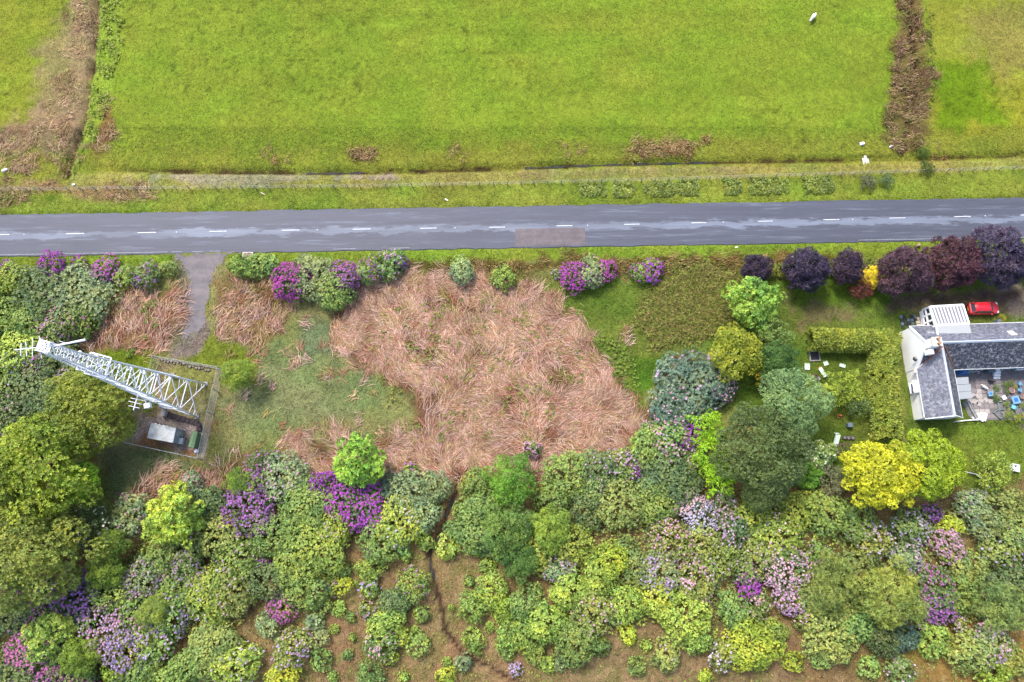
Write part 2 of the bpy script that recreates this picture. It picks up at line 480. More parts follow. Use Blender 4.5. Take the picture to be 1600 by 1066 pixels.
def height(x, y):
    px, py = PX(x, y)
    h = 0.16 * (fbm(x / 3.2, y / 3.2, 51, 3) - 0.5) + 0.5 * (fbm(x / 22, y / 22, 52, 2) - 0.5) * smooth(5, 14, np.abs(y - RY0 - RSL * x))
    dn = np.abs(py - interp(px, DITCH_N))
    h = h - 0.45 * (1 - smooth(1.5, 9, dn)) * smooth(120, 200, px)
    dw = np.minimum(line_d(px, py, DITCH_W), line_d(px, py, DITCH_E)) + 14 * (fbm(x / 2.2, y / 2.2, 74, 3) - .5)
    h = h - 0.65 * (1 - smooth(1, 10, dw))
    ds = line_d(px, py, STREAM)
    h = h - 0.28 * (1 - smooth(1.5, 6.5, ds))
    # road bed, drive, compound, house plot kept level
    dr = np.abs(y - RY0 - RSL * x)
    k = smooth(RHW - 0.1, RHW + 0.5, dr)
    h = h * smooth(RHW, RHW + 2.5, dr) - 0.10 * (1 - k) + 0.035 * k * (1 - smooth(RHW + 1.0, RHW + 4, dr))
    flat = np.maximum(smooth(-14, 2, poly_sd(px, py, DRIVE)), smooth(-14, 0, poly_sd(px, py, COMPOUND)))
    flat = np.maximum(flat, smooth(-12, 0, poly_sd(px, py, [(1405, 465), (1900, 440), (1900, 668), (1405, 668)])))
    h = h * (1 - flat)
    dd = poly_sd(px, py, DRIVE)
    return h - 0.03 * smooth(-1, 1.5, dd) * (dr > RHW + 0.2)
def hz(x, y):
    return float(height(np.array([x], float), np.array([y], float))[0])

# ground sheet: fine grid where it is seen, wide cells out to the horizon
gx = np.concatenate([-np.array([2200, 900, 420, 220, 140, 105]), np.arange(-88, 88.01, 0.42), np.array([105, 140, 220, 420, 900, 2200])])
gy = np.concatenate([-np.array([2200, 900, 420, 200, 100, 55, 36]), np.arange(-26, 81.01, 0.42), np.array([95, 130, 220, 420, 900, 2200])])
GX, GY = np.meshgrid(gx, gy)
vx, vy = GX.ravel(), GY.ravel()
GZ = height(vx, vy)
GC = zone_color(vx, vy)
nx, ny = len(gx), len(gy)
me = bpy.data.meshes.new('ground')
me.vertices.add(nx * ny)
me.vertices.foreach_set('co', np.stack([vx, vy, GZ], 1).astype(np.float32).ravel())
ii, jj = np.meshgrid(np.arange(nx - 1), np.arange(ny - 1))
b0 = (jj * nx + ii).ravel()
fidx = np.stack([b0, b0 + 1, b0 + nx + 1, b0 + nx], 1).astype(np.int32)
me.loops.add(fidx.size); me.loops.foreach_set('vertex_index', fidx.ravel())
me.polygons.add(len(fidx)); me.polygons.foreach_set('loop_start', np.arange(0, fidx.size, 4, dtype=np.int32))
a = me.attributes.new('tint', 'FLOAT_COLOR', 'POINT')
c4 = np.ones((nx * ny, 4), np.float32); c4[:, :3] = GC
a.data.foreach_set('color', c4.ravel())
me.polygons.foreach_set('use_smooth', np.ones(len(fidx), bool))
me.update(calc_edges=True)
m = bpy.data.materials.new('ground_turf'); m.use_nodes = True
nt = m.node_tree; b = nt.nodes['Principled BSDF']
b.inputs['Roughness'].default_value = 0.95; b.inputs['Specular IOR Level'].default_value = 0.08
at = nt.nodes.new('ShaderNodeAttribute'); at.attribute_name = 'tint'
tc = nt.nodes.new('ShaderNodeTexCoord')
def tnoise(nt, vec, scale, detail=4, rough=0.6):
    t = nt.nodes.new('ShaderNodeTexNoise'); t.inputs['Scale'].default_value = scale
    t.inputs['Detail'].default_value = detail; t.inputs['Roughness'].default_value = rough
    nt.links.new(vec, t.inputs['Vector']); return t.outputs['Fac']
def rng_node(nt, src, a, b, c, d):
    r = nt.nodes.new('ShaderNodeMapRange'); nt.links.new(src, r.inputs[0])
    for i, v in enumerate((a, b, c, d)): r.inputs[i + 1].default_value = v
    return r.outputs[0]
def mul_node(nt, a, b):
    r = nt.nodes.new('ShaderNodeMath'); r.operation = 'MULTIPLY'
    nt.links.new(a, r.inputs[0]); nt.links.new(b, r.inputs[1]); return r.outputs[0]
n1 = rng_node(nt, tnoise(nt, tc.outputs['Object'], 5.5, 5, 0.75), 0.3, 0.7, 0.62, 1.38)
n2 = rng_node(nt, tnoise(nt, tc.outputs['Object'], 1.1, 4, 0.65), 0.3, 0.7, 0.8, 1.2)
vm = nt.nodes.new('ShaderNodeVectorMath'); vm.operation = 'SCALE'
nt.links.new(at.outputs['Color'], vm.inputs[0]); nt.links.new(mul_node(nt, n1, n2), vm.inputs['Scale'])
nt.links.new(vm.outputs[0], b.inputs['Base Color'])
bp = nt.nodes.new('ShaderNodeBump'); bp.inputs['Strength'].default_value = 0.7; bp.inputs['Distance'].default_value = 0.12
nt.links.new(tnoise(nt, tc.outputs['Object'], 4.5, 6, 0.7), bp.inputs['Height'])
nt.links.new(bp.outputs[0], b.inputs['Normal'])
me.materials.append(m)
tag(link(bpy.data.objects.new('ground', me)), kind='structure')

# ------------------------------------------------------------------ road
def road_mat(name, base, worn_sheen, patchy=True):
    m = bpy.data.materials.new(name); m.use_nodes = True
    nt = m.node_tree; b = nt.nodes['Principled BSDF']
    b.inputs['Roughness'].default_value = 0.62; b.inputs['Specular IOR Level'].default_value = 0.35
    tc = nt.nodes.new('ShaderNodeTexCoord')
    sep = nt.nodes.new('ShaderNodeSeparateXYZ'); nt.links.new(tc.outputs['Object'], sep.inputs[0])
    fine = rng_node(nt, tnoise(nt, tc.outputs['Object'], 14, 3, 0.8), 0.3, 0.7, 0.78, 1.22)
    mp = nt.nodes.new('ShaderNodeMapping'); mp.inputs['Scale'].default_value = (0.05, 1.1, 1)
    nt.links.new(tc.outputs['Object'], mp.inputs['Vector'])
    streak = rng_node(nt, tnoise(nt, mp.outputs[0], 1.6, 6, 0.7), 0.3, 0.7, 0.82, 1.2)
    mx = nt.nodes.new('ShaderNodeMix'); mx.data_type = 'RGBA'
    mx.inputs[6].default_value = (*base, 1); mx.inputs[7].default_value = (*worn_sheen, 1)
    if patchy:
        # ragged worn crown band and wet streaks; sky sheen put into the colour
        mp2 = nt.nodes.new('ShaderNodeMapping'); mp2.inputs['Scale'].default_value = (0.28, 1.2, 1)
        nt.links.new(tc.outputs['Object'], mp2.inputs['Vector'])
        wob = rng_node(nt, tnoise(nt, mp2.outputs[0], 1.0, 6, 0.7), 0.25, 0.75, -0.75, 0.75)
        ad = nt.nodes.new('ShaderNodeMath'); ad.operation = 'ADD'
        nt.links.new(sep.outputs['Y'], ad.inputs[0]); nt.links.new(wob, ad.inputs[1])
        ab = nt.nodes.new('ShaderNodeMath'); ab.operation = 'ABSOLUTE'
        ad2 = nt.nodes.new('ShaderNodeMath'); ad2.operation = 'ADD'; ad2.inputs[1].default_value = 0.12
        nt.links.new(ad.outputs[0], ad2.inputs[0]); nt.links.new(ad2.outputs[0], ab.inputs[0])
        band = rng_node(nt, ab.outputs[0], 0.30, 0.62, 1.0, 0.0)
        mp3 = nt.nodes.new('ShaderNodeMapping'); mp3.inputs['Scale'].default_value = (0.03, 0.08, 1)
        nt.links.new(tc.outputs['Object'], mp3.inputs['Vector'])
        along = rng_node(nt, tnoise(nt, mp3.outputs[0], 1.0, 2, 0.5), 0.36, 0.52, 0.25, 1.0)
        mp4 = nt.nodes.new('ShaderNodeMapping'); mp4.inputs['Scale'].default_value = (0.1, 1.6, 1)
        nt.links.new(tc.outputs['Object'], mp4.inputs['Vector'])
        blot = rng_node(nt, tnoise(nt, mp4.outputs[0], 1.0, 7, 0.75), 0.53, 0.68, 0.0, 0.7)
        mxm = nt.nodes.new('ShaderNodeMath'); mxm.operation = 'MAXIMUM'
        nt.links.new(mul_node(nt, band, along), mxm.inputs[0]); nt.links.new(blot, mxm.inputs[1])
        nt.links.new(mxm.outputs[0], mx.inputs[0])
    else:
        nt.links.new(rng_node(nt, tnoise(nt, tc.outputs['Object'], 0.9, 6, 0.7), 0.4, 0.65, 0, 1), mx.inputs[0])
    vm = nt.nodes.new('ShaderNodeVectorMath'); vm.operation = 'SCALE'
    nt.links.new(mx.outputs[2], vm.inputs[0]); nt.links.new(mul_node(nt, fine, streak), vm.inputs['Scale'])
    nt.links.new(vm.outputs[0], b.inputs['Base Color'])
    bp = nt.nodes.new('ShaderNodeBump'); bp.inputs['Strength'].default_value = 0.3; bp.inputs['Distance'].default_value = 0.01
    nt.links.new(tnoise(nt, tc.outputs['Object'], 40, 2), bp.inputs['Height']); nt.links.new(bp.outputs[0], b.inputs['Normal'])
    MATS[name] = m
    return m
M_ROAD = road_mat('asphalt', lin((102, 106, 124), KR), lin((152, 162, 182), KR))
M_PATCH = road_mat('asphalt_repair', lin((120, 110, 116), KR), lin((142, 128, 132), KR), False)
M_PAINT = mat('road_paint', (0.6, 0.61, 0.63), 0.6, noise=(5, 0.4))
M_OLDPAINT = mat('worn_road_paint', (0.42, 0.43, 0.46), 0.7, noise=(2.5, .5))
ROADROT = math.atan(RSL)
def road_pt(px, py):
    """photo pixel -> (along, across) in the road's own frame"""
    x, y = G(px, py)
    y -= RY0
    c, s = math.cos(-ROADROT), math.sin(-ROADROT)
    return x * c - y * s, x * s + y * c
def camber(v):
    return 0.065 - 0.05 * (v / RHW) ** 2
rr = random.Random(4)
us = np.arange(-320, 320.1, 1.0)
prof = [-1.0, -0.97, -0.8, -0.4, 0, 0.4, 0.8, 0.97, 1.0]
vs, fs = [], []
edge_n = [rr.uniform(-0.12, 0.08) for _ in us]; edge_s = [rr.uniform(-0.1, 0.08) for _ in us]
for i, u in enumerate(us):
    for k, p in enumerate(prof):
        v = p * RHW + (edge_s[i] if k <= 1 else edge_n[i] if k >= 7 else 0)
        z = camber(p * RHW) if 0 < k < 8 else -0.08
        vs.append((u, v, z))
n = len(prof)
for i in range(len(us) - 1):
    for k in range(n - 1):
        fs.append((i * n + k, (i + 1) * n + k, (i + 1) * n + k + 1, i * n + k + 1))
mb = MB(); mb.add(vs, fs)
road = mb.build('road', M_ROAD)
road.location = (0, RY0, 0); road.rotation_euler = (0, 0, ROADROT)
tag(road, kind='structure')
DASH = [(-118, -90, 369), (-12, 15, 367.3), (103, 132, 365.6), (215, 244, 364), (327, 354, 362), (440, 468, 360.2), (551, 579, 358.6), (656, 682, 357.2), (764, 789, 355.6), (869, 894, 353.4), (975, 999, 351), (1080, 1103, 348.6), (1184, 1207, 346.2), (1286, 1311, 343.8), (1389, 1414, 341.2), (1490, 1516, 339), (1594, 1620, 336.5)]
dash_me = None
for x0, x1, yy in DASH:
    u0, v0 = road_pt(x0, yy); u1, v1 = road_pt(x1, yy - 0.5)
    v0 = (v0 + v1) / 2
    if dash_me is None:
        q = MB(); q.box((0, 0, 0.0), (1, 0.085, 0.008)); o = q.build('centre_dash', M_PAINT, road); dash_me = o.data
    else:
        o = inst('centre_dash', dash_me, road)
    o.location = ((u0 + u1) / 2, v0, camber(v0) + 0.003); o.scale = (u1 - u0, 1, 1)
stud_me = None
for px_, py_ in [(38, 366.5), (276, 363), (496, 359.5), (711, 356.5), (918, 352.5), (1130, 347.5), (1332, 343), (1539, 337.5)]:
    u, v = road_pt(px_, py_)
    if stud_me is None:
        q = MB(); q.box((0, 0, 0.01), (0.14, 0.14, 0.03), taper=0.7); o = q.build('road_stud', M_PAINT, road); stud_me = o.data
    else:
        o = inst('road_stud', stud_me, road)
    o.location = (u, v, camber(v))
# thin edge line on the near side, mostly worn away
for x0, x1 in [(-60, 262), (268, 285), (300, 318), (328, 345), (520, 556), (610, 640), (1340, 1480), (1490, 1640)]:
    py0, py1 = 395.3 - 0.0173 * x0, 395.3 - 0.0173 * x1
    u0, v0 = road_pt(x0, py0); u1, v1 = road_pt(x1, py1)
    q = MB(); q.box((0, 0, 0), (u1 - u0, 0.035, 0.008)); o = q.build('edge_line', M_OLDPAINT, road)
    vv = -RHW + 0.32
    o.location = ((u0 + u1) / 2, vv, camber(vv) + 0.003)
u0, v0 = road_pt(805, 358); u1, v1 = road_pt(915, 383)
q = MB(); N = 6
for i in range(N):
    w0, w1 = v1 + (v0 - v1) * i / N, v1 + (v0 - v1) * (i + 1) / N
    q.add([(u0, w0, camber(w0) + 0.004), (u1, w0, camber(w0) + 0.004), (u1, w1, camber(w1) + 0.004), (u0, w1, camber(w1) + 0.004)], [(0, 1, 2, 3)])
q.build('repair_patch', M_PATCH, road)

# ------------------------------------------------------------------ drive
def sheet(name, poly, m, lift, step=0.45, ragged=0.0, parent=None, zfun=None):
    """irregular sheet following the ground inside a pixel polygon"""
    pts = [G(*p) for p in poly]
    xs = [p[0] for p in pts]; ys = [p[1] for p in pts]
    X = np.arange(min(xs) - 1, max(xs) + 1, step); Y = np.arange(min(ys) - 1, max(ys) + 1, step)
    XX, YY = np.meshgrid(X, Y); f = XX.ravel(), YY.ravel()
    px, py = PX(*f)
    d = poly_sd(px, py, poly) + ragged * (fbm(f[0] / 0.8, f[1] / 0.8, 77, 3) - 0.5)
    Z = (height(*f) if zfun is None else zfun(*f)) + lift
    keep = {}
    vs, fs = [], []
    w = len(X)
    for j in range(len(Y) - 1):
        for i in range(w - 1):
            k = [j * w + i, j * w + i + 1, (j + 1) * w + i + 1, (j + 1) * w + i]
            if all(d[q] > 0 for q in k):
                idx = []
                for q in k:
                    if q not in keep:
                        keep[q] = len(vs); vs.append((f[0][q], f[1][q], Z[q]))
                    idx.append(keep[q])
                fs.append(tuple(idx))
    q = MB(); q.add(vs, fs)
    return tag(q.build(name, m, parent, smooth=True), kind='structure' if parent is None else None)
M_DRIVE = road_mat('worn_drive', lin((120, 112, 122), KR), lin((150, 140, 138), KR), False)
DRIVE_HARD = DRIVE[:5] + [(323, 505), (308, 522), (296, 528), (281, 530)] + DRIVE[9:]
sheet('driveway', DRIVE_HARD, M_DRIVE, 0.034, 0.22, 14.0)
M_WATER = mat('still_water', (0.035, 0.035, 0.035), 0.65, spec=0.1, noise=(2, .5))
def strip_water(name, pts, w):
    q = MB(); vs = []; fs = []
    for i, (a, b_) in enumerate(pts):
        x, y = G(a, b_)
        x2, y2 = G(*pts[min(i + 1, len(pts) - 1)]); x1, y1 = G(*pts[max(i - 1, 0)])
        t = Vector((x2 - x1, y2 - y1)).normalized(); nn = Vector((-t.y, t.x))
        ww = w * (0.6 + 0.5 * math.sin(i * 1.7 + 1))
        z = hz(x, y) + 0.09
        vs += [(x + nn.x * ww, y + nn.y * ww, z), (x - nn.x * ww, y - nn.y * ww, z)]
        if i: fs.append((2 * i - 2, 2 * i - 1, 2 * i + 1, 2 * i))
    q.add(vs, fs)
    tag(q.build(name, M_WATER), kind='structure')
strip_water('ditch_water', [(x, interp(np.array([x]), DITCH_N)[0]) for x in range(820, 1130, 12)], 0.2)
strip_water('ditch_water', [(x, interp(np.array([x]), DITCH_N)[0]) for x in range(478, 570, 10)], 0.2)
strip_water('stream_water', [(709, 778), (704, 788), (700, 798), (696, 808)], 0.45)
strip_water('stream_water', [(686, 836), (678, 850), (670, 866), (673, 885), (679, 905)], 0.22)
# ------------------------------------------------------------------ foliage prototypes
def unit(v):
    return v / np.maximum(np.linalg.norm(v, axis=-1, keepdims=True), 1e-9)
def leaves(P, Nn, rng, k, L, W, a0, a1, tint, droop=0.0):
    """k leaves per tuft at P with outward normal Nn -> (quads, colours)"""
    n = len(P)
    Pk = np.repeat(P, k, 0); Nk = np.repeat(Nn, k, 0)
    ref = np.where(np.abs(Nk[:, 2:3]) < 0.9, np.array([[0, 0, 1.0]]), np.array([[1.0, 0, 0]]))
    t1 = unit(np.cross(Nk, ref)); t2 = np.cross(Nk, t1)
    ph = (np.tile(np.arange(k), n) / k + np.repeat(rng.random(n), k) + rng.normal(0, 0.05, n * k)) * 2 * np.pi
    al = np.radians(rng.uniform(a0, a1, n * k))
    d = (t1 * np.cos(ph)[:, None] + t2 * np.sin(ph)[:, None]) * np.cos(al)[:, None] + Nk * np.sin(al)[:, None]
    d[:, 2] -= droop
    d = unit(d)
    s = unit(np.cross(d, Nk))
    l = (L * rng.uniform(0.7, 1.25, n * k))[:, None]; w = (W * rng.uniform(0.75, 1.2, n * k))[:, None] / 2
    mid = Pk + d * l * 0.5 + Nk * l * 0.07
    V = np.stack([Pk, mid + s * w, Pk + d * l, mid - s * w], 1)
    C = np.repeat(tint, k, 0) * rng.uniform(0.86, 1.14, (n * k, 1))
    return V, C
def tints(rng, P, amp=0.3, warm=0.18, cl=1.1):
    n = len(P)
    f = fbm(P[:, 0] / cl + 50, P[:, 1] / cl + P[:, 2] * 0.7 + 50, int(rng.integers(1000)), 2) - 0.5
    g3 = fbm(P[:, 0] / 3.2 + 20, P[:, 1] / 3.2 + 70, int(rng.integers(1000)), 2) - 0.5
    br = 1 + 0.35 * g3 + 1.35 * amp * (rng.random(n) * 2 - 1) + 0.7 * f
    wm = warm * (0.7 * (rng.random(n) * 2 - 1) + 1.6 * f + 1.4 * g3)
    return np.clip(np.stack([br * (1 + wm), br, br * (1 - wm)], 1), 0.15, 2.5)
def lobed_points(rng, R, hzr, nl, rl, dens, flat=0.0, zmin=-0.25):
    """tuft points and normals over a crown of overlapping leaf masses"""
    g = np.pi * (3 - np.sqrt(5))
    i = np.arange(nl)
    zz = 1 - (i + 0.5) / nl * (1 - zmin)
    az = g * i + rng.uniform(0, 6.28)
    rr_ = np.sqrt(np.maximum(0, 1 - zz * zz))
    D = np.stack([rr_ * np.cos(az), rr_ * np.sin(az), zz], 1) + rng.normal(0, 0.13, (nl, 3))
    rad = rl * rng.uniform(0.55, 1.4, nl)
    C = unit(D) * (R - rad * 0.8)[:, None] * rng.uniform(0.66, 1.12, (nl, 1))
    sk = rng.uniform(0, 6.28); C *= (1 + 0.16 * np.cos(az - sk) + 0.09 * np.cos(3 * az + sk))[:, None]
    C[:, 2] *= hzr
    Ps, Ns = [], []
    for j in range(nl):
        m = int(dens * 4 * np.pi * rad[j] ** 2)
        d = unit(rng.normal(0, 1, (m, 3)))
        out = unit(C[j] + np.array([0, 0, 0.35 * R]))
        d = d[(d @ out) > -0.25]
        p = C[j] + d * np.array([1, 1, 1 - flat]) * rad[j] * rng.uniform(0.78, 1.08, (len(d), 1))
        ok = np.ones(len(p), bool)
        for q in range(nl):
            if q != j:
                dd = np.linalg.norm((p - C[q]) / np.array([1, 1, 1 - flat * 0.9]), axis=1)
                ok &= dd > rad[q] * 0.78
        Ps.append(p[ok]); Ns.append(d[ok])
    P = np.concatenate(Ps); N = np.concatenate(Ns)
    N = unit(N + np.array([0, 0, 0.45]) + rng.normal(0, 0.22, N.shape))
    return P, N
def tree_proto(name, seed, R, hzr, nl, rl, dens, k, L, W, a0=5, a1=50, amp=0.28, warm=0.15, flat=0.0, droop=0.0, zmin=-0.25):
    rng = np.random.default_rng(seed)
    P, N = lobed_points(rng, R, hzr, nl, rl, dens, flat, zmin)
    T = tints(rng, P, amp, warm)
    V, C = leaves(P, N, rng, k, L, W, a0, a1, T, droop)
    # deeper, sparser leaves so gaps show foliage, not ground
    m = len(P) // 8
    idx = rng.integers(0, len(P), m)
    V2, C2 = leaves(P[idx] * rng.uniform(0.55, 0.85, (m, 1)), N[idx], rng, 3, L * 1.8, W * 2.2, -10, 35, T[idx])
    V = np.concatenate([V, V2]); C = np.concatenate([C, C2])
    me = quad_mesh(name, V / R, C)
    me.materials.append(M_LEAF)
    return me, (P / R, N), R
PROTO = {
    'broad': [tree_proto('broad_crown', 10 + s, 5.5, 0.8, 52, 1.2, 9, 5, 0.27, 0.13) for s in range(2)],
    'feather': [tree_proto('feather_crown', 20 + s, 3.4, 0.85, 32, 0.8, 13, 6, 0.30, 0.06, 10, 60, droop=0.25, amp=0.36) for s in range(2)],
    'big': [tree_proto('bigleaf_crown', 30 + s, 3.6, 0.85, 44, 0.7, 8, 5, 0.34, 0.17, 0, 40, warm=0.2, amp=0.34) for s in range(2)],
    'plum': [tree_proto('plum_crown', 40 + s, 3.2, 1.15, 46, 0.66, 13, 6, 0.42, 0.075, 15, 65, amp=0.45, warm=0.12, droop=0.3, zmin=-0.5) for s in range(3)],
    'gold': [tree_proto('gold_crown', 50 + s, 4.6, 0.7, 54, 0.95, 13, 4, 0.25, 0.13, 0, 40, amp=0.26, warm=0.05, flat=0.35) for s in range(2)],
    'shrub': [tree_proto('shrub_crown', 60 + s, 2.2, 0.8, 26, 0.5, 12, 4, 0.26, 0.08, 0, 70, amp=0.4) for s in range(2)],
    'dense': [tree_proto('dense_crown', 70 + s, 5.2, 0.9, 70, 0.95, 12, 5, 0.25, 0.085, 5, 60, amp=0.36, warm=0.1) for s in range(2)],
}
def bush_proto(name, seed, R):
    rng = np.random.default_rng(seed)
    nl = int(10 + R * 7)
    P, N = lobed_points(rng, R, 0.75, nl, 0.27 * R + 0.2, 9.5, 0.1, -0.05)
    keep = P[:, 2] > -0.35 * R
    P, N = P[keep], N[keep]
    T = tints(rng, P, 0.3, 0.2, 0.9)
    V, C = leaves(P, N, rng, 5, 0.18, 0.1, 0, 34, T)
    m = len(P) // 5
    idx = rng.integers(0, len(P), m)
    V2, C2 = leaves(P[idx] * rng.uniform(0.6, 0.88, (m, 1)), N[idx], rng, 4, 0.32, 0.18, -15, 30, T[idx])
    me = quad_mesh(name, np.concatenate([V, V2]) / R, np.concatenate([C, C2])); me.materials.append(M_LEAF)
    bl = {}
    up = N[:, 2] > 0.1
    for lev, (frac, thr) in {1: (0.06, 0.5), 2: (0.2, 0.52), 3: (0.5, 0.4)}.items():
        f = fbm(P[:, 0] / (0.32 * R + 0.3) + 9, P[:, 1] / (0.32 * R + 0.3) + P[:, 2] + 4, seed + lev * 13, 2)
        sel = up & (f > thr - 0.12) & (rng.random(len(P)) < frac * (0.5 + 1.6 * smooth(thr - 0.12, thr + 0.12, f)))
        q, nn = P[sel] + N[sel] * 0.11, N[sel]
        if len(q) < 3: q, nn = P[up][:3], N[up][:3]
        br = rng.uniform(0.75, 1.3, (len(q), 1)); hue = rng.uniform(-0.12, 0.12, (len(q), 1))
        tt = np.concatenate([br * (1 + hue), br, br * (1 - hue * 0.4)], 1)
        Va, Ca = leaves(q, nn, rng, 6, 0.13, 0.12, -5, 25, tt)
        Vb, Cb = leaves(q + nn * 0.03, nn, rng, 4, 0.11, 0.11, 35, 70, tt * 1.1)
        mb_ = quad_mesh(name + '_blossom', np.concatenate([Va, Vb]) / R, np.concatenate([Ca, Cb])); mb_.materials.append(M_PETAL)
        bl[lev] = mb_
    return me, bl, R
BUSH = [bush_proto('rhododendron_crown', 200 + 7 * i, R) for i, R in enumerate([0.7, 0.7, 0.95, 1.3, 1.3, 1.7, 1.7, 2.2, 2.2, 2.8, 2.8, 3.6])]

def trunk_mesh(name, seed, hgt, r0, nlimb):
    """tapered trunk with limbs; unit: height 1 to the crown centre"""
    r = random.Random(seed)
    q = MB()
    pts = [(r.uniform(-.02, .02) * i, r.uniform(-.02, .02) * i, hgt * i / 4) for i in range(5)]
    q.tube(pts, [r0 * 1.35, r0, r0 * .85, r0 * .65, r0 * .45], 8)
    for i in range(nlimb):
        a = 6.28 * i / nlimb + r.uniform(-.4, .4)
        z = hgt * r.uniform(.45, .85); l = r.uniform(.35, .6)
        q.tube([(0, 0, z), (math.cos(a) * l * .5, math.sin(a) * l * .5, z + l * .3), (math.cos(a) * l, math.sin(a) * l, z + l * .45)], [r0 * .5, r0 * .35, r0 * .12], 6)
    me = bpy.data.meshes.new(name); me.from_pydata(q.v, [], q.f); me.materials.append(M_BARK)
    me.polygons.foreach_set('use_smooth', [True] * len(me.polygons)); me.update()
    return me
TRUNKS = [trunk_mesh('trunk', s, 1.0, 0.055, 6) for s in range(3)]
STEMS = [trunk_mesh('stems', 9 + s, 0.8, 0.03, 7) for s in range(2)]
vr = random.Random(12)

def tree(name, label, px, py, rpx, col, kind='broad', hgt=None, var=0, sx=1.0, sy=1.0, group=None, cat='tree', k=1.0, blossom=None):
    """crown centred on a photo pixel; rpx crown radius in photo pixels; hgt total height in metres"""
    pv = PROTO[kind][var % len(PROTO[kind])]
    r = rpx * MPP(px, py, 4) * 1.0
    hgt = hgt or max(2.2, r * 1.9)
    hzr = {'plum': 1.15, 'gold': .7, 'feather': .85, 'dense': .9}.get(kind, .8)
    vz = min(r * hzr, hgt * 0.48)            # vertical semi-axis actually used
    zc = hgt - vz
    x, y = G(px, py, zc)
    z0 = hz(x, y)
    root = empty(name, (x, y, z0), 0)
    tag(root, label, cat, group)
    rz = vr.uniform(0, 6.28)
    cr = inst('crown', pv[0], root, (0, 0, zc), rz, (r * sx, r * sy, vz / hzr), leafc(col, KL * k))
    inst('trunk', TRUNKS[vr.randrange(3)], root, (0, 0, -0.1), vr.uniform(0, 6.28), (r * .9, r * .9, zc + 0.1))
    if blossom:
        key = (kind, var % len(PROTO[kind]), 'b')
        if key not in BLOSSOM:
            P, N = pv[1]; rng = np.random.default_rng(5)
            sel = rng.random(len(P)) < 0.22
            q = P[sel] * 1.03; tt = rng.uniform(.8, 1.2, (len(q), 1)) * np.ones((1, 3))
            V, C = leaves(q, N[sel], rng, 5, 0.11 / 2, 0.1 / 2, -5, 25, tt)
            BLOSSOM[key] = quad_mesh('white_blossom', V, C); BLOSSOM[key].materials.append(M_PETAL)
        inst('blossom', BLOSSOM[key], root, (0, 0, zc), rz, (r * sx, r * sy, vz / hzr), blossom)['kind'] = 'stuff'
    return root
BLOSSOM = {}

# ------------------------------------------------------------------ individual trees
LIME, OLIVE = (168, 200, 48), (128, 142, 44)
tree('broadleaf_tree', 'olive-green broadleaf tree standing under the lattice tower', 138, 636, 74, (136, 150, 44), 'broad', 9.5, 0, 1.05, .95)
tree('broadleaf_tree', 'bright yellow-green broadleaf tree, tallest of the clump beside the tower', 66, 728, 86, (150, 170, 42), 'broad', 11.5, 1, 1.0, 1.0)
tree('broadleaf_tree', 'small vivid green tree at the foot of the tall yellow-green tree', 122, 752, 32, (140, 196, 26), 'broad', 6.5, 0)
tree('broadleaf_tree', 'wide dull olive tree with clumped crown above dark violet rhododendrons', 42, 862, 88, (138, 152, 58), 'broad', 11, 0, 1.05, .9)
tree('broadleaf_tree', 'narrow olive tree crown beside the white-flowering hawthorn', 20, 790, 52, (136, 150, 50), 'broad', 10, 1)
tree('hawthorn_tree', 'hawthorn smothered in white blossom beside the tall yellow-green tree', 140, 817, 39, (92, 112, 62), 'shrub', 4.2, 0, blossom=(0.75, 0.74, 0.62))
tree('young_tree', 'mid-green young tree in front of the white hawthorn', 178, 852, 27, (122, 148, 46), 'broad', 5, 1)
tree('young_tree', 'light green young tree among lilac rhododendrons below the hawthorn', 168, 888, 30, (132, 160, 48), 'broad', 5.2, 0)
tree('lime_tree', 'pale lime-green round tree between the fenced compound and the thicket', 271, 811, 48, (184, 208, 66), 'big', 6.5, 0, 1.0, .98)
tree('lime_tree', 'pale lime-green young tree among violet rhododendrons near the heath corner', 82, 990, 38, (168, 192, 74), 'big', 5, 1)
tree('young_tree', 'soft mid-green round tree next to the pale lime young tree', 124, 1028, 31, (134, 164, 48), 'feather', 4.6, 0)
tree('young_tree', 'soft grey-green round tree in lilac thicket below the pale lime tree', 243, 954, 28, (146, 168, 64), 'feather', 4.4, 1)
tree('lime_tree', 'vivid lime-green tree above magenta rhododendrons at the reed bed edge', 560, 724, 41, (158, 200, 62), 'big', 6, 1)
tree('young_tree', 'yellow-green young tree beside the tower compound fence', 374, 584, 27, (138, 164, 50), 'feather', 5, 1)
tree('young_tree', 'small green young tree beside violet rhododendrons at the reed edge', 374, 752, 21, (136, 172, 56), 'feather', 3.6, 0)
tree('feathery_tree', 'fresh green feathery tree at the reed edge beside the stream path', 803, 752, 40, (112, 164, 44), 'feather', 6, 0)
tree('feathery_tree', 'sage-green feathery conifer among bushes beside the stream path', 792, 828, 44, (118, 152, 66), 'feather', 6, 1)
tree('feathery_tree', 'dark green feathery conifer just below the sage-green one', 812, 872, 30, (100, 140, 60), 'feather', 4.5, 0)
tree('feathery_tree', 'light yellow-green feathery tree beside the sage-green conifer', 860, 828, 34, (150, 180, 62), 'feather', 5, 1)
tree('lime_tree', 'light green large-leaved tree beside the bramble patch and purple tree', 1178, 478, 44, (146, 186, 66), 'big', 6.5, 0)
tree('olive_tree', 'yellow-olive tree between large-leaved tree and blue-green rhododendron', 1152, 552, 44, (162, 172, 40), 'broad', 6.5, 1)
tree('golden_shrub', 'golden-leaved shrub beside the yellow-olive tree', 1190, 580, 20, (196, 176, 24), 'shrub', 4, 0, cat='shrub')
tree('young_tree', 'pale sage young tree at the cottage lawn corner', 1208, 522, 28, (134, 160, 74), 'shrub', 5.5, 1)
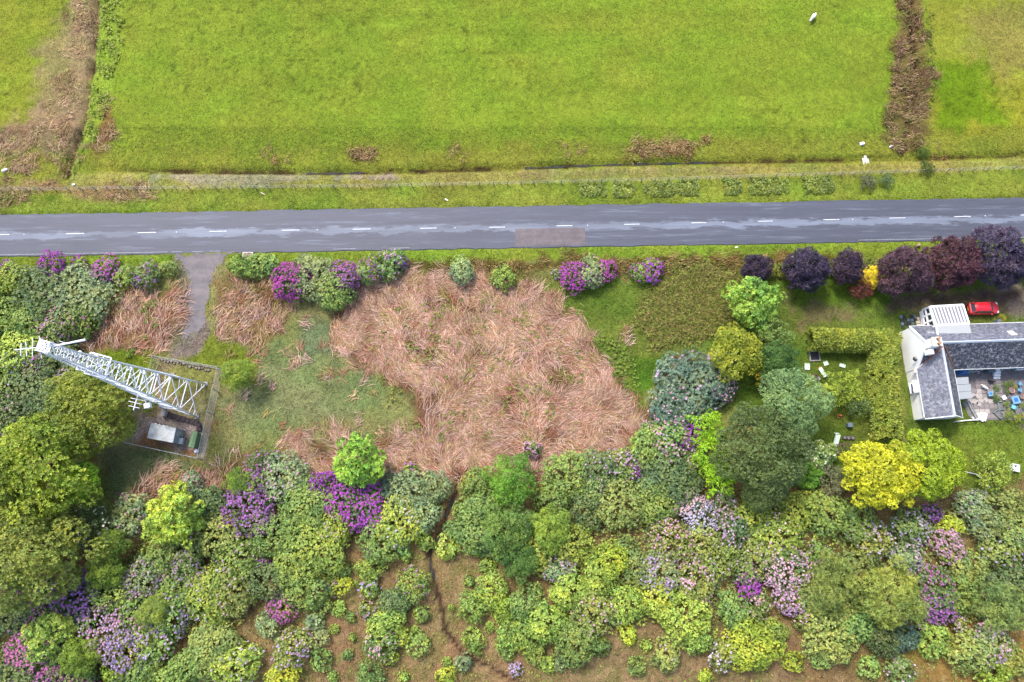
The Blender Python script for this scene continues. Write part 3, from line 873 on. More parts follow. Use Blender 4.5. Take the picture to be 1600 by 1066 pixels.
tree('broadleaf_tree', 'dark green tree wedged between sage young tree and pale green tree', 1212, 566, 32, (84, 122, 52), 'broad', 6, 0)
tree('broadleaf_tree', 'pale silvery-green broad tree beside the cottage lawn', 1232, 625, 55, (140, 172, 104), 'dense', 9, 0)
tree('broadleaf_tree', 'dark green dense tree beside the lime-green conifer column', 1184, 706, 68, (104, 124, 64), 'dense', 11, 1, .95, 1.12)
tree('broadleaf_tree', 'small dark green tree crown in front of the dark dense tree', 1190, 768, 36, (112, 132, 66), 'dense', 7, 0)
for i, (a, b_, r_) in enumerate([(1108, 668, 30), (1110, 705, 33), (1122, 744, 30)]):
    tree('golden_conifer', ['vivid lime-green conifer touching the blue-green rhododendron', 'vivid lime-green conifer, middle one beside the dark dense tree', 'vivid lime-green conifer beside pale pink rhododendrons'][i], a, b_, r_, (158, 204, 14), 'shrub', 5.5, i, group='lime-green conifers')
tree('golden_tree', 'golden-yellow broad tree beside the conifer hedge end', 1369, 740, 57, (204, 206, 12), 'gold', 9, 0)
tree('golden_tree', 'golden-green broad tree on the lawn below the cottage gable', 1452, 730, 52, (156, 180, 16), 'gold', 8.5, 1, 1.0, 1.1)
tree('willow_tree', 'soft olive willow rising from the pink rhododendron thicket', 1388, 936, 50, (152, 168, 70), 'feather', 7, 0, 1.05, 1)
tree('willow_tree', 'smaller dull-green willow beside the pale lilac rhododendrons', 1298, 912, 42, (132, 150, 66), 'feather', 5.5, 1, 1.15, .9)
tree('willow_tree', 'feathery grey-green willow in the thicket beyond the violet bushes', 1566, 944, 40, (136, 160, 80), 'feather', 5.5, 0)
tree('fruit_tree', 'yellow-green twiggy fruit tree on the lawn beside a leaning rail', 1550, 738, 32, (164, 182, 62), 'shrub', 4, 1)
tree('fruit_tree', 'yellow-green straggly tree on the lawn inside the hedge corner', 1316, 610, 34, (158, 176, 50), 'shrub', 3.6, 0, 1.1, .9)
tree('garden_shrub', 'grey-green small shrub against the straggly tree inside the hedge', 1340, 634, 20, (124, 146, 76), 'shrub', 2.6, 1, cat='shrub')
tree('garden_shrub', 'pale shrub dotted with white flowers by the lawn gate', 1276, 710, 26, (140, 168, 80), 'big', 3.2, 0, cat='shrub', blossom=(0.75, 0.74, 0.66))
tree('garden_shrub', 'grey-olive shrub with buff flower heads below the white-dotted shrub', 1298, 752, 27, (140, 140, 96), 'shrub', 3, 1, cat='shrub')
tree('garden_shrub', 'bright green spreading shrub left of the golden-yellow tree foot', 1262, 745, 22, (120, 168, 44), 'big', 3, 1, cat='shrub')
PLUM = [(1179, 421, 23, 4.5, (70, 56, 78)), (1256, 421, 34, 6.5, (72, 60, 84)), (1325, 414, 25, 5.2, (76, 58, 76)), (1415, 424, 40, 7.5, (88, 62, 74)), (1488, 416, 42, 7.8, (96, 58, 68)), (1562, 408, 46, 8.2, (80, 68, 92)), (1652, 402, 44, 8, (80, 62, 88))]
PL = ['small dark purple tree beside the large-leaved green tree', 'blackish purple tree on the roadside bank, standing alone', 'small purple tree next to the yellow shrub', 'large purple-brown tree between the yellow shrub and the conservatory', 'maroon-purple tree above the conservatory roof', 'blue-purple large tree beside the red car', 'purple tree beyond the red car, last of the roadside row']
for i, (a, b_, r_, h_, c_) in enumerate(PLUM):
    tree('purple_plum_tree', PL[i], a, b_, r_, c_, 'plum', h_, i, group='purple trees along the roadside bank', k=1.15)
tree('red_maple_shrub', 'round reddish-brown shrub below the small purple tree', 1345, 453, 20, (130, 70, 62), 'shrub', 2.6, 0, cat='shrub')
tree('golden_shrub', 'round bright yellow shrub between purple trees', 1359, 434, 19, (244, 220, 20), 'gold', 2.6, 0, cat='shrub', k=1.1)

# ------------------------------------------------------------------ rhododendrons
GR, DG, YG, OL, GY_, LM, BG = (142, 168, 78), (116, 138, 80), (164, 186, 72), (152, 168, 84), (154, 172, 112), (184, 200, 56), (108, 132, 104)
CWORD = {GR: 'mid-green', DG: 'dark green', YG: 'yellow-green', OL: 'olive-green', GY_: 'grey-green', LM: 'bright yellow-lime', BG: 'blue-green'}
VI, MA, LI, PK, WH = (194, 124, 188), (194, 92, 194), (210, 172, 206), (216, 184, 204), (224, 200, 216)
FWORD = {VI: 'violet', MA: 'magenta', LI: 'lilac', PK: 'pale pink', WH: 'whitish pink'}
B = [  # px, py, radius px, leaf colour, blossom level, blossom colour
    # roadside thicket, left of the drive
    (18, 438, 26, YG, 0, 0), (12, 420, 14, GR, 3, MA), (66, 448, 44, DG, 0, 0), (82, 418, 20, GR, 3, MA), (122, 413, 13, GR, 3, MA), (105, 432, 16, GR, 2, LI), (130, 457, 40, GY_, 0, 0), (163, 424, 18, DG, 3, VI), (194, 430, 17, GR, 1, LI), (228, 430, 18, DG, 2, VI), (262, 420, 14, OL, 0, 0),
    (100, 500, 28, DG, 1, VI), (44, 500, 34, GR, 0, 0), (24, 552, 30, YG, 0, 0), (84, 514, 24, OL, 2, LI), (62, 470, 22, DG, 1, VI), (56, 562, 24, DG, 2, VI), (112, 592, 24, OL, 2, LI), (40, 604, 42, DG, 0, 0), (88, 562, 26, DG, 0, 0), (18, 654, 30, DG, 1, LI), (75, 625, 28, DG, 0, 0), (125, 500, 24, GR, 0, 0), (8, 590, 30, GR, 1, LI),
    # roadside, right of the drive
    (452, 438, 28, DG, 3, MA), (496, 434, 30, GY_, 0, 0), (522, 456, 26, GR, 0, 0), (482, 415, 18, GY_, 0, 0), (540, 430, 24, DG, 3, VI), (576, 422, 22, GR, 2, MA), (606, 416, 20, GR, 2, LI), (624, 409, 11, GR, 3, MA), (723, 424, 19, GY_, 0, 0), (718, 411, 12, YG, 0, 0), (788, 431, 17, YG, 0, 0), (902, 430, 20, DG, 3, MA), (925, 425, 22, GY_, 1, LI), (946, 421, 17, GR, 3, MA), (870, 428, 6, GR, 2, LI), (1001, 427, 17, GR, 2, MA), (1020, 420, 16, GR, 3, MA), (378, 416, 18, YG, 0, 0), (404, 412, 16, GR, 0, 0), (422, 414, 14, GR, 0, 0), (362, 414, 10, YG, 0, 0),
    # heath clearing
    (576, 887, 18, YG, 0, 0), (578, 919, 14, GR, 2, LI), (633, 870, 9, YG, 0, 0), (537, 893, 12, GR, 0, 0), (537, 916, 15, LM, 0, 0), (518, 918, 14, OL, 2, VI), (477, 929, 28, GR, 0, 0), (437, 951, 20, OL, 3, VI), (415, 977, 20, GY_, 0, 0), (490, 972, 14, GY_, 0, 0), (529, 951, 10, YG, 0, 0), (505, 947, 14, GR, 0, 0), (522, 983, 7, YG, 0, 0), (550, 996, 6, YG, 0, 0), (500, 998, 14, GY_, 0, 0), (501, 1032, 17, GR, 0, 0), (454, 1011, 26, OL, 2, LI), (441, 1054, 22, LM, 0, 0), (542, 1024, 8, GR, 0, 0), (642, 914, 22, GR, 1, VI), (614, 944, 22, DG, 0, 0), (632, 936, 12, YG, 0, 0), (659, 959, 12, GR, 0, 0), (602, 977, 24, YG, 0, 0), (625, 996, 14, YG, 0, 0), (597, 1001, 21, OL, 2, PK), (606, 1026, 13, YG, 0, 0), (655, 1008, 17, GR, 0, 0), (576, 1054, 19, GR, 0, 0), (696, 1058, 16, LM, 0, 0), (574, 955, 13, OL, 2, LI), (548, 966, 8, GR, 0, 0), (724, 1035, 13, GY_, 0, 0), (740, 1000, 17, YG, 0, 0), (698, 1035, 8, YG, 0, 0), (760, 885, 12, YG, 0, 0), (732, 908, 8, GR, 0, 0), (741, 951, 20, YG, 0, 0), (771, 921, 22, YG, 0, 0), (786, 951, 20, LM, 0, 0), (792, 996, 20, YG, 0, 0), (792, 1020, 12, GR, 0, 0), (697, 856, 17.5, YG, 0, 0), (714, 827, 17.5, GR, 0, 0), (724, 795, 16, GR, 0, 0), (663, 846, 14, YG, 0, 0), (745, 862, 7, LM, 0, 0), (648, 985, 6, YG, 0, 0), (765, 980, 7, YG, 0, 0), (705, 950, 5, YG, 0, 0), (556, 912, 5, YG, 0, 0), (471, 1000, 6, YG, 0, 0), (520, 1058, 8, YG, 0, 0), (630, 1058, 7, YG, 0, 0), (748, 1020, 6, OL, 0, 0), (660, 930, 5, YG, 0, 0),
    # belt below the reed bed
    (479, 853, 44, YG, 0, 0), (471, 790, 38, GR, 0, 0), (445, 746, 30, GY_, 1, LI), (527, 822, 29, YG, 1, LI), (595, 840, 33, GR, 0, 0), (621, 812, 32, YG, 1, WH), (552, 780, 38, DG, 3, MA), (509, 757, 22, DG, 3, MA), (585, 778, 20, GR, 2, LI), (640, 774, 28, GY_, 0, 0), (680, 764, 24, GY_, 0, 0), (672, 783, 14, LM, 0, 0), (611, 762, 20, BG, 0, 0), (642, 738, 13, GR, 2, VI), (632, 775, 12, YG, 2, WH), (744, 754, 22, GR, 0, 0), (668, 748, 10, GR, 2, LI), (426, 835, 30, GR, 0, 0), (419, 906, 28, DG, 0, 0), (460, 887, 28, GR, 0, 0), (410, 880, 13, GR, 3, VI), (580, 861, 10, GY_, 2, LI), (740, 797, 10, GR, 3, LI), (757, 790, 24, GR, 0, 0), (410, 725, 22, DG, 2, VI), (402, 760, 26, GR, 2, VI), (385, 792, 34, DG, 3, VI), (405, 815, 22, GR, 3, LI), (360, 815, 22, DG, 2, VI),
    (832, 702, 14, GR, 3, LI), (909, 718, 8, GR, 2, LI), (875, 887, 22, GY_, 2, LI), (957, 876, 28, LM, 0, 0), (980, 856, 16, OL, 0, 0), (920, 798, 26, DG, 0, 0), (969, 790, 34, OL, 0, 0), (1025, 790, 34, GR, 0, 0), (886, 740, 32, GR, 0, 0), (931, 735, 28, DG, 1, LI), (968, 728, 22, GR, 2, LI), (992, 730, 17, GR, 3, MA), (1044, 742, 38, DG, 0, 0), (1064, 757, 28, DG, 0, 0), (1078, 784, 20, GY_, 3, WH), (1100, 808, 22, DG, 3, WH), (1134, 792, 22, GY_, 2, PK), (1145, 831, 24, DG, 2, LI), (1047, 846, 34, OL, 2, LI), (1032, 891, 28, GY_, 2, LI), (1092, 906, 30, OL, 2, PK), (1126, 876, 28, GR, 1, LI), (1171, 914, 20, DG, 3, MA), (1179, 951, 20, OL, 2, PK), (1149, 955, 24, GR, 0, 0), (1074, 962, 32, YG, 0, 0), (1025, 936, 28, YG, 0, 0), (980, 992, 14, LM, 0, 0), (980, 946, 28, YG, 0, 0), (924, 955, 32, OL, 1, LI), (897, 1004, 28, GR, 0, 0), (939, 1011, 14, GR, 0, 0), (854, 1039, 12, YG, 0, 0), (834, 1019, 18, GR, 0, 0), (806, 1047, 8, GR, 3, LI), (819, 992, 24, YG, 0, 0), (852, 977, 30, YG, 0, 0), (822, 944, 24, GR, 0, 0), (1044, 1026, 19, OL, 1, PK), (995, 1041, 15, GR, 0, 0), (875, 1036, 11, GY_, 0, 0), (1085, 1000, 20, YG, 0, 0), (1130, 1026, 22, OL, 2, WH), (1179, 1015, 38, LM, 0, 0), (1149, 1004, 8, LM, 0, 0), (931, 768, 24, OL, 0, 0), (862, 780, 26, GR, 0, 0), (900, 850, 32, YG, 0, 0), (935, 905, 28, YG, 0, 0), (1000, 890, 22, OL, 0, 0), (1102, 1058, 10, LM, 0, 0), (1010, 1010, 8, YG, 0, 0),
    (1048, 690, 26, GR, 2, LI), (1020, 676, 18, GR, 2, LI), (1070, 682, 22, GR, 3, MA), (1035, 660, 14, GY_, 1, LI), (1010, 700, 26, GR, 0, 0), (1080, 716, 18, GR, 2, PK), (1090, 606, 58, BG, 1, LI), (1058, 640, 30, BG, 1, LI), (1130, 600, 24, BG, 2, LI),
    # right-hand thicket
    (1230, 893, 28, DG, 3, PK), (1232, 940, 22, OL, 3, LI), (1279, 867, 19, GR, 2, LI), (1264, 966, 20, OL, 2, LI), (1361, 846, 26, OL, 2, PK), (1425, 823, 24, OL, 2, PK), (1485, 857, 22, OL, 3, LI), (1418, 872, 24, GY_, 2, PK), (1459, 921, 30, DG, 2, VI), (1462, 950, 22, DG, 3, VI), (1442, 968, 16, GR, 2, LI), (1489, 822, 17, LM, 0, 0), (1380, 998, 28, DG, 0, 0), (1410, 996, 20, BG, 0, 0), (1301, 992, 34, OL, 0, 0), (1241, 1034, 17, LM, 0, 0), (1286, 1030, 15, GR, 0, 0), (1361, 1045, 16, GR, 0, 0), (1406, 1049, 20, OL, 1, WH), (1459, 996, 20, YG, 0, 0), (1519, 1019, 26, OL, 0, 0), (1556, 1056, 22, LM, 0, 0), (1553, 1004, 25, GY_, 2, LI), (1583, 1034, 24, OL, 0, 0), (1457, 803, 12, DG, 3, VI), (1522, 792, 22, GY_, 1, LI), (1330, 975, 26, GR, 0, 0), (1218, 845, 30, YG, 1, WH), (1250, 800, 28, YG, 0, 0), (1290, 800, 30, GR, 0, 0), (1340, 812, 26, GR, 0, 0), (1205, 815, 18, OL, 2, PK), (1550, 985, 20, GY_, 2, LI), (1500, 975, 14, OL, 2, PK), (1206, 990, 22, YG, 0, 0),
    # lower-left thicket
    (112, 932, 34, DG, 3, VI), (140, 905, 20, DG, 3, VI), (56, 1026, 42, DG, 3, VI), (161, 985, 34, GR, 3, LI), (197, 1015, 28, OL, 3, LI), (36, 977, 22, DG, 2, VI), (289, 884, 24, OL, 2, LI), (221, 906, 28, GY_, 2, LI), (319, 936, 36, YG, 1, PK), (323, 1015, 38, OL, 0, 0), (362, 1041, 32, YG, 1, PK), (180, 949, 13, LM, 0, 0), (112, 966, 24, BG, 0, 0), (15, 960, 28, DG, 0, 0), (338, 835, 34, OL, 0, 0), (372, 876, 34, GR, 1, LI), (326, 790, 26, DG, 0, 0), (298, 764, 18, GY_, 2, LI), (364, 929, 28, OL, 1, PK), (198, 806, 26, GY_, 1, VI), (250, 870, 24, GR, 0, 0), (235, 1005, 26, GR, 2, LI), (176, 1052, 18, LM, 0, 0), (225, 1052, 24, GR, 0, 0), (290, 1045, 28, GR, 0, 0), (20, 905, 24, DG, 0, 0), (305, 905, 18, OL, 2, LI), (270, 925, 24, GR, 1, LI),
]
MASS = [  # thicket outlines that are filled between the bushes above
    [(0, 430), (130, 430), (165, 470), (130, 515), (70, 545), (100, 600), (60, 660), (-60, 700), (-60, 420)],
    [(-60, 935), (150, 900), (210, 850), (260, 775), (350, 755), (420, 720), (500, 760), (560, 770), (560, 830), (510, 880), (470, 930), (400, 950), (385, 980), (320, 985), (260, 1010), (280, 1066), (300, 1120), (-60, 1120)],
    [(540, 770), (700, 745), (720, 750), (700, 800), (680, 845), (640, 830), (560, 850)],
    [(740, 745), (830, 730), (900, 722), (1000, 690), (1080, 720), (1110, 780), (1160, 790), (1250, 770), (1340, 800), (1520, 785), (1680, 770), (1680, 960), (1560, 980), (1500, 990), (1470, 970), (1440, 985), (1420, 1010), (1300, 1020), (1230, 960), (1200, 1000), (1100, 1010), (1060, 975), (1000, 980), (960, 990), (930, 1010), (860, 1000), (800, 950), (860, 900), (760, 860), (720, 830)],
    [(1480, 1030), (1560, 1000), (1680, 1000), (1680, 1120), (1480, 1120)],
    [(-60, 1066), (430, 1070), (440, 1120), (-60, 1120)],
]
ANCH = [(40, 980, DG, 2, VI), (200, 960, GR, 2, LI), (100, 1050, DG, 3, VI), (300, 860, OL, 1, LI), (340, 980, OL, 0, 0), (380, 830, DG, 2, VI), (440, 870, GR, 0, 0), (500, 800, GR, 0, 0), (640, 790, GY_, 0, 0), (720, 770, GR, 0, 0), (880, 760, GR, 0, 0), (950, 820, OL, 0, 0), (900, 900, YG, 0, 0), (860, 960, YG, 0, 0), (1000, 930, YG, 0, 0), (1060, 820, DG, 1, LI), (1120, 850, OL, 1, LI), (1140, 920, OL, 1, PK), (1060, 990, YG, 0, 0), (1200, 790, YG, 0, 0), (1260, 830, YG, 0, 0), (1340, 830, GR, 1, PK), (1260, 920, OL, 1, LI), (1330, 890, OL, 0, 0), (1440, 850, OL, 1, PK), (1500, 900, OL, 0, 0), (1540, 820, GY_, 0, 0), (1590, 850, OL, 1, LI), (1550, 870, YG, 0, 0), (1600, 930, DG, 1, LI), (1520, 950, GR, 1, LI), (1480, 880, OL, 0, 0), (1350, 985, GR, 0, 0), (1260, 1000, OL, 0, 0), (1560, 1030, OL, 0, 0), (60, 480, GR, 0, 0), (30, 570, DG, 1, VI), (90, 600, DG, 0, 0), (350, 1080, GR, 0, 0), (1590, 800, OL, 0, 0), (1600, 780, GY_, 1, PK)]
fr = random.Random(77); NB0 = len(B)
have = [(a, b_, r_) for a, b_, r_, *_ in B]
trees_xy = [(138, 636, 60), (66, 728, 70), (42, 862, 75), (271, 811, 36), (560, 724, 30), (803, 752, 30), (792, 828, 34), (860, 828, 22), (1184, 706, 55), (1369, 740, 48), (1452, 730, 44), (1388, 936, 36), (1298, 912, 26), (1566, 944, 26), (1110, 700, 26), (1232, 625, 44), (140, 817, 28), (20, 790, 30)]
for mp_ in MASS:
    P_ = np.asarray(mp_, float)
    for _ in range(1500):
        a, b_ = fr.uniform(P_[:, 0].min(), P_[:, 0].max()), fr.uniform(P_[:, 1].min(), P_[:, 1].max())
        r_ = fr.choice([26, 30, 34, 38])
        if poly_sd(np.array([a]), np.array([b_]), mp_)[0] < r_ * 0.45: continue
        if any((a - x) ** 2 + (b_ - y) ** 2 < (0.64 * (r_ + q)) ** 2 for x, y, q in have): continue
        if any((a - x) ** 2 + (b_ - y) ** 2 < q * q for x, y, q in trees_xy): continue
        if line_d(np.array([a]), np.array([b_]), STREAM)[0] < r_ + 4 or len(B) >= 300: continue
        an = min(ANCH, key=lambda t: (t[0] - a) ** 2 + (t[1] - b_) ** 2 + fr.uniform(0, 1500))
        lev = an[3] if fr.random() < 0.6 else 0
        have.append((a, b_, r_)); B.append((a, b_, r_, an[2], lev, an[4] if lev else 0))
LAND = [(60, 480, 'in the roadside thicket behind the tower top'), (210, 425, 'on the verge beside the drive entrance'), (520, 430, 'on the verge between drive and reed bed'), (760, 425, 'on the verge above the reed bed'), (960, 425, 'on the verge above the mown meadow'), (650, 960, 'on the brown heath clearing'), (500, 990, 'on the brown heath clearing'), (760, 960, 'on the brown heath beside the stream path'), (700, 840, 'on the bank of the muddy stream path'), (560, 790, 'between the lime tree and the heath'), (460, 820, 'in the thicket above the heath clearing'), (380, 790, 'in the thicket below the compound grass'), (280, 920, 'in the thicket around the pale lime tree'), (100, 990, 'in the thicket below the olive trees'), (340, 1020, 'at the corner of the heath clearing'), (900, 760, 'in the thicket along the reed bed edge'), (900, 920, 'in the thicket between stream and heath'), (1050, 790, 'in the thicket below the lime conifers'), (1080, 900, 'in the thicket below the dark dense tree'), (1060, 680, 'between reed bed and lime conifers'), (1090, 600, 'beside the yellow-olive tree'), (1020, 1020, 'on the lower strip of brown heath'), (1250, 900, 'in the thicket around the dull-green willow'), (1420, 850, 'in the thicket below the golden trees'), (1550, 830, 'in the thicket below the leaning rail'), (1450, 940, 'in the thicket beside the olive willow'), (1320, 1000, 'at the thicket foot below the willows'), (1520, 1020, 'at the orange heath patch'), (1250, 800, 'in the thicket beside the garden gate shrubs')]
br_ = random.Random(5)
for a, b_, r_, lc, lev, fc in B:
    r = r_ * MPP(a, b_, 1.5) * (1.1 if r_ < 18 else 1.2)
    h = min(max(0.55, r * 1.25), 3.2)
    vz = h / 1.0
    zc = vz * 0.36
    x, y = G(a, b_, h * 0.62)
    z0 = hz(x, y)
    k = min(range(len(BUSH)), key=lambda i: abs(BUSH[i][2] - r) + br_.uniform(0, 0.25))
    me, bl, R = BUSH[k]
    size = 'low' if r < 0.9 else 'small' if r < 1.6 else 'rounded' if r < 2.6 else 'broad'
    fl = '' if not lev else [' with a few %s flowers', ' with %s blossom patches', ' smothered in %s blossom'][lev - 1] % FWORD[fc]
    where = min(LAND, key=lambda t: (t[0] - a) ** 2 + (t[1] - b_) ** 2)[2]
    label = '%s %s bush%s %s' % (size, CWORD[lc], fl, where)
    if len(label.replace('-', ' ').split()) > 16: label = label.replace(size + ' ', '', 1).replace('in the thicket', 'in thicket')
    root = empty('rhododendron_bush', (x, y, z0), 0)
    tag(root, label, 'bush', label.replace(' bush', ' bushes', 1))
    rz = br_.uniform(0, 6.28)
    jit = [br_.uniform(.84, 1.16), br_.uniform(.93, 1.07)]
    c = leafc(lc, KL * jit[0]); c = (c[0] * jit[1], c[1], c[2] / jit[1])
    ax, ay = br_.uniform(.85, 1.18), br_.uniform(.85, 1.18)
    S = (r * ax, r * ay, vz * 0.85)
    cr = inst('crown', me, root, (0, 0, zc), rz, S, c)
    inst('stems', STEMS[br_.randrange(2)], root, (0, 0, -0.08), rz, (r * .8, r * .8, max(zc, .25) * 1.25))
    if lev:
        fcx = lin(fc, KL * 0.95); fj = br_.uniform(.85, 1.15); fcx = (fcx[0] * fj, fcx[1], fcx[2] / fj ** .5)
        inst('blossom', bl[lev], root, (0, 0, zc), rz, S, fcx)['kind'] = 'stuff'
print('bushes', len(B), NB0)

# ------------------------------------------------------------------ hedges (rows of conifer sprays)
def hedge(name, label, path, wid, hgt, col, seed, L=0.42, W=0.1, dens=16, k=5, ragged=False):
    rng = np.random.default_rng(seed)
    pts = [Vector((*G(*p), 0)) for p in path]
    Ps, Ns = [], []
    for a, b_ in zip(pts[:-1], pts[1:]):
        ln = (b_ - a).length
        m = int(ln * dens * (wid + hgt * 1.6))
        t = rng.uniform(-0.03, 1.03, m)
        d = (b_ - a).normalized(); s = Vector((-d.y, d.x, 0))
        th = rng.uniform(-0.15 * np.pi, 1.15 * np.pi, m)
        bulge = 0.86 + 0.3 * fbm(t * ln / 0.7, th * 1.2 + seed, seed, 2)
        if ragged:
            gap = fbm(np.array(a)[0] + t * ln / 1.1 + seed, np.zeros(m), seed + 3, 3)
            bulge = bulge * smooth(.36, .62, gap) * 1.35 + .05
        cx = np.cos(th) * wid / 2 * bulge; cz = hgt * (0.55 + np.sin(th) * 0.45) * (np.minimum(bulge, 1.1) if ragged else 1.0)
        low = rng.random(m) < (0.0 if ragged else 0.25)
        side = np.sign(rng.random(m) - .5)
        cx = np.where(low, side * wid / 2 * rng.uniform(.8, 1.0, m), cx); cz = np.where(low, rng.uniform(.1, hgt * .6, m), cz)
        base = np.array(a)[None, :] + np.array(d)[None, :] * (t * ln)[:, None]
        P = base + np.array(s)[None, :] * cx[:, None]; P[:, 2] = cz
        N = np.array(s)[None, :] * np.where(low, side, np.cos(th))[:, None]; N[:, 2] = np.where(low, .3, np.sin(th) + .3)
        if ragged:
            kp = smooth(.36, .62, gap) > .18
            P, N = P[kp], N[kp]
        Ps.append(P); Ns.append(unit(N + rng.normal(0, .25, N.shape)))
    P, N = np.concatenate(Ps), np.concatenate(Ns)
    T = tints(rng, P, .34, .14, .8)
    V, C = leaves(P, N, rng, k, L, W, 15, 70, T)
    o = pts[0]; z0 = hz(o.x, o.y)
    root = empty(name, (o.x, o.y, z0)); tag(root, label, 'hedge')
    me = quad_mesh('hedge_foliage', V - np.array([o.x, o.y, 0]), C); me.materials.append(M_LEAF)
    inst('foliage', me, root, color=leafc(col, KL))
    q = MB()
    for a, b_ in zip(pts[:-1], pts[1:]):
        ln = (b_ - a).length
        for i in range(int(ln / 0.9) + 1) if not ragged else range(1):
            p = a.lerp(b_, min(1, i * 0.9 / ln)) - o
            q.tube([(p.x, p.y, -.1), (p.x + .05, p.y, hgt * .3), (p.x, p.y + .05, hgt * .6)], [.07, .05, .02], 6)
    q.build('stems', M_BARK, root)
    return root
hedge('conifer_hedge', 'tall clipped conifer hedge running across the lawn beside the black square hatch', [(1258, 534), (1300, 536), (1364, 537)], 2.4, 2.7, (166, 178, 62), 3, 0.4, .12, 24)
hedge('conifer_hedge', 'tall clipped conifer hedge running from the corner towards the golden tree', [(1376, 527), (1370, 580), (1372, 630), (1378, 686)], 3.1, 2.8, (162, 176, 64), 4, 0.4, .12, 24)
hedge('bank_hedge', 'low green hedge on the bank behind the purple trees', [(1196, 425), (1240, 424), (1300, 422), (1345, 418), (1385, 414)], 1.5, 1.1, (146, 158, 66), 5, 0.26, .1, 26, 4)
hedge('bank_hedge', 'low grey-green hedge along the roadside fence', [(905, 298), (960, 297), (1030, 296), (1088, 294)], 1.4, .5, (166, 178, 96), 6, 0.24, .1, 34, 4, True)
hedge('bank_hedge', 'low dense green hedge along the roadside fence beside the slab bridge', [(1130, 293), (1200, 292), (1255, 291), (1300, 290)], 1.5, .55, (160, 176, 92), 7, 0.24, .1, 34, 4, True)
for a, b_, r_, c_, lb in [(1355, 284, 14, (112, 112, 84), 'grey-brown scrub bush by the roadside fence near the slab bridge'), (1384, 282, 12, (96, 120, 76), 'grey-green scrub bush by the roadside fence near the ditch end'), (1448, 262, 12, (70, 96, 24), 'dark green scrub bush at the end of the brown ditch'), (1443, 238, 12, (84, 110, 30), 'dark scrub tuft beside the brown rush mass')]:
    tree('scrub_bush', lb, a, b_, r_, c_, 'shrub', 1.3, 0, cat='bush')

# ------------------------------------------------------------------ low growth that closes the thickets between the bushes
rng = np.random.default_rng(88)
Pu, Cu = [], []
ac = [(np.array(leafc(t[2], KL)), t[0], t[1]) for t in ANCH]
for mp_ in MASS:
    c = np.array([G(*p) for p in mp_]); x0, x1, y0, y1 = c[:, 0].min(), c[:, 0].max(), c[:, 1].min(), c[:, 1].max()
    n_ = int((x1 - x0) * (y1 - y0) * 9)
    x, y = rng.uniform(x0, x1, n_), rng.uniform(y0, y1, n_)
    px_, py_ = PX(x, y)
    ok = (poly_sd(px_, py_, mp_) + 22 * (fbm(x / 1.6, y / 1.6, 89, 3) - .5) > 4) & (line_d(px_, py_, STREAM) > 8) & (fbm(x / 1.3 + 5, y / 1.3, 90, 3) > .40)
    x, y, px_, py_ = x[ok], y[ok], px_[ok], py_[ok]
    D = np.stack([(px_ - a[1]) ** 2 + (py_ - a[2]) ** 2 for a in ac], 1)
    Cu.append(np.stack([a[0] for a in ac])[D.argmin(1)])
    Pu.append(np.stack([x, y, height(x, y) + .25 + 1.1 * fbm(x / 1.5, y / 1.5, 91, 3) * rng.uniform(.6, 1, len(x))], 1))
Pu = np.concatenate(Pu); Cu = np.concatenate(Cu) * tints(rng, Pu, .3, .2, .9)
V, CC = leaves(Pu, unit(np.concatenate([rng.normal(0, .4, (len(Pu), 2)), np.ones((len(Pu), 1))], 1)), rng, 4, .2, .11, 0, 40, Cu)
me = quad_mesh('undergrowth', V, CC); me.materials.append(M_BLADE)
tag(link(bpy.data.objects.new('undergrowth', me)), 'mixed green undergrowth filling gaps between the rhododendron bushes', 'undergrowth', kind='stuff')
print('undergrowth', len(V) * 2)
# ------------------------------------------------------------------ lattice tower
M_GALV = mat('galvanised_steel', (0.64, 0.66, 0.72), 0.5, 0.0, 0.4, noise=(2.5, 0.15))
M_GALVW = mat('white_plate', (0.66, 0.68, 0.74), 0.5, 0, 0.4)
M_BLKD = mat('black_metal', (0.03, 0.03, 0.03), .5)
M_DARK = mat('hole_shade', (0.02, 0.02, 0.022), 0.9)  # near-black colour standing in for the shade inside openings
M_CONC = mat('concrete', (0.27, 0.255, 0.24), 0.9, noise=(3, 0.35), bump=(12, 0.4))
corn = [G(322, 600), G(308, 652), G(256, 638), G(270, 586)]
tcx = sum(c[0] for c in corn) / 4; tcy = sum(c[1] for c in corn) / 4
TH = 28.2
tower = empty('lattice_tower', (tcx, tcy, 0))
tag(tower, 'tall pale grey steel lattice tower with aerials, standing in fenced compound', 'tower')
base = [Vector((c[0] - tcx, c[1] - tcy, 0)) for c in corn]
TOPR = 0.14
def leg_at(i, z):
    f = z / TH
    k = 1 - f * (1 - TOPR) if f < 1 else TOPR
    k = max(k, 0.23) if z > TH * 0.8 else k
    return Vector((base[i].x * k, base[i].y * k, z))
def k_at(z):
    f = z / TH
    return 1.0 - 0.885 * f ** 0.92 if f < 0.84 else max(0.235, 1.0 - 0.885 * f ** 0.92)
def leg_at(i, z):
    k = k_at(z)
    return Vector((base[i].x * k, base[i].y * k, z))
levels = [0.0]
z = 0.0
while z < TH - 0.7:
    z += max(0.8, 4.3 * k_at(z) ** 0.95)
    levels.append(min(z, TH))
levels[-1] = TH
for i in range(4):
    q = MB(); q.tube([leg_at(i, zz) for zz in levels], [0.11 * (1 - 0.45 * zz / TH) for zz in levels], 8)
    lg = q.build('leg', M_GALV, tower, smooth=True)
    q = MB(); q.box((base[i].x, base[i].y, 0.02), (0.5, 0.5, 0.3)); q.build('footing', M_CONC, tower)
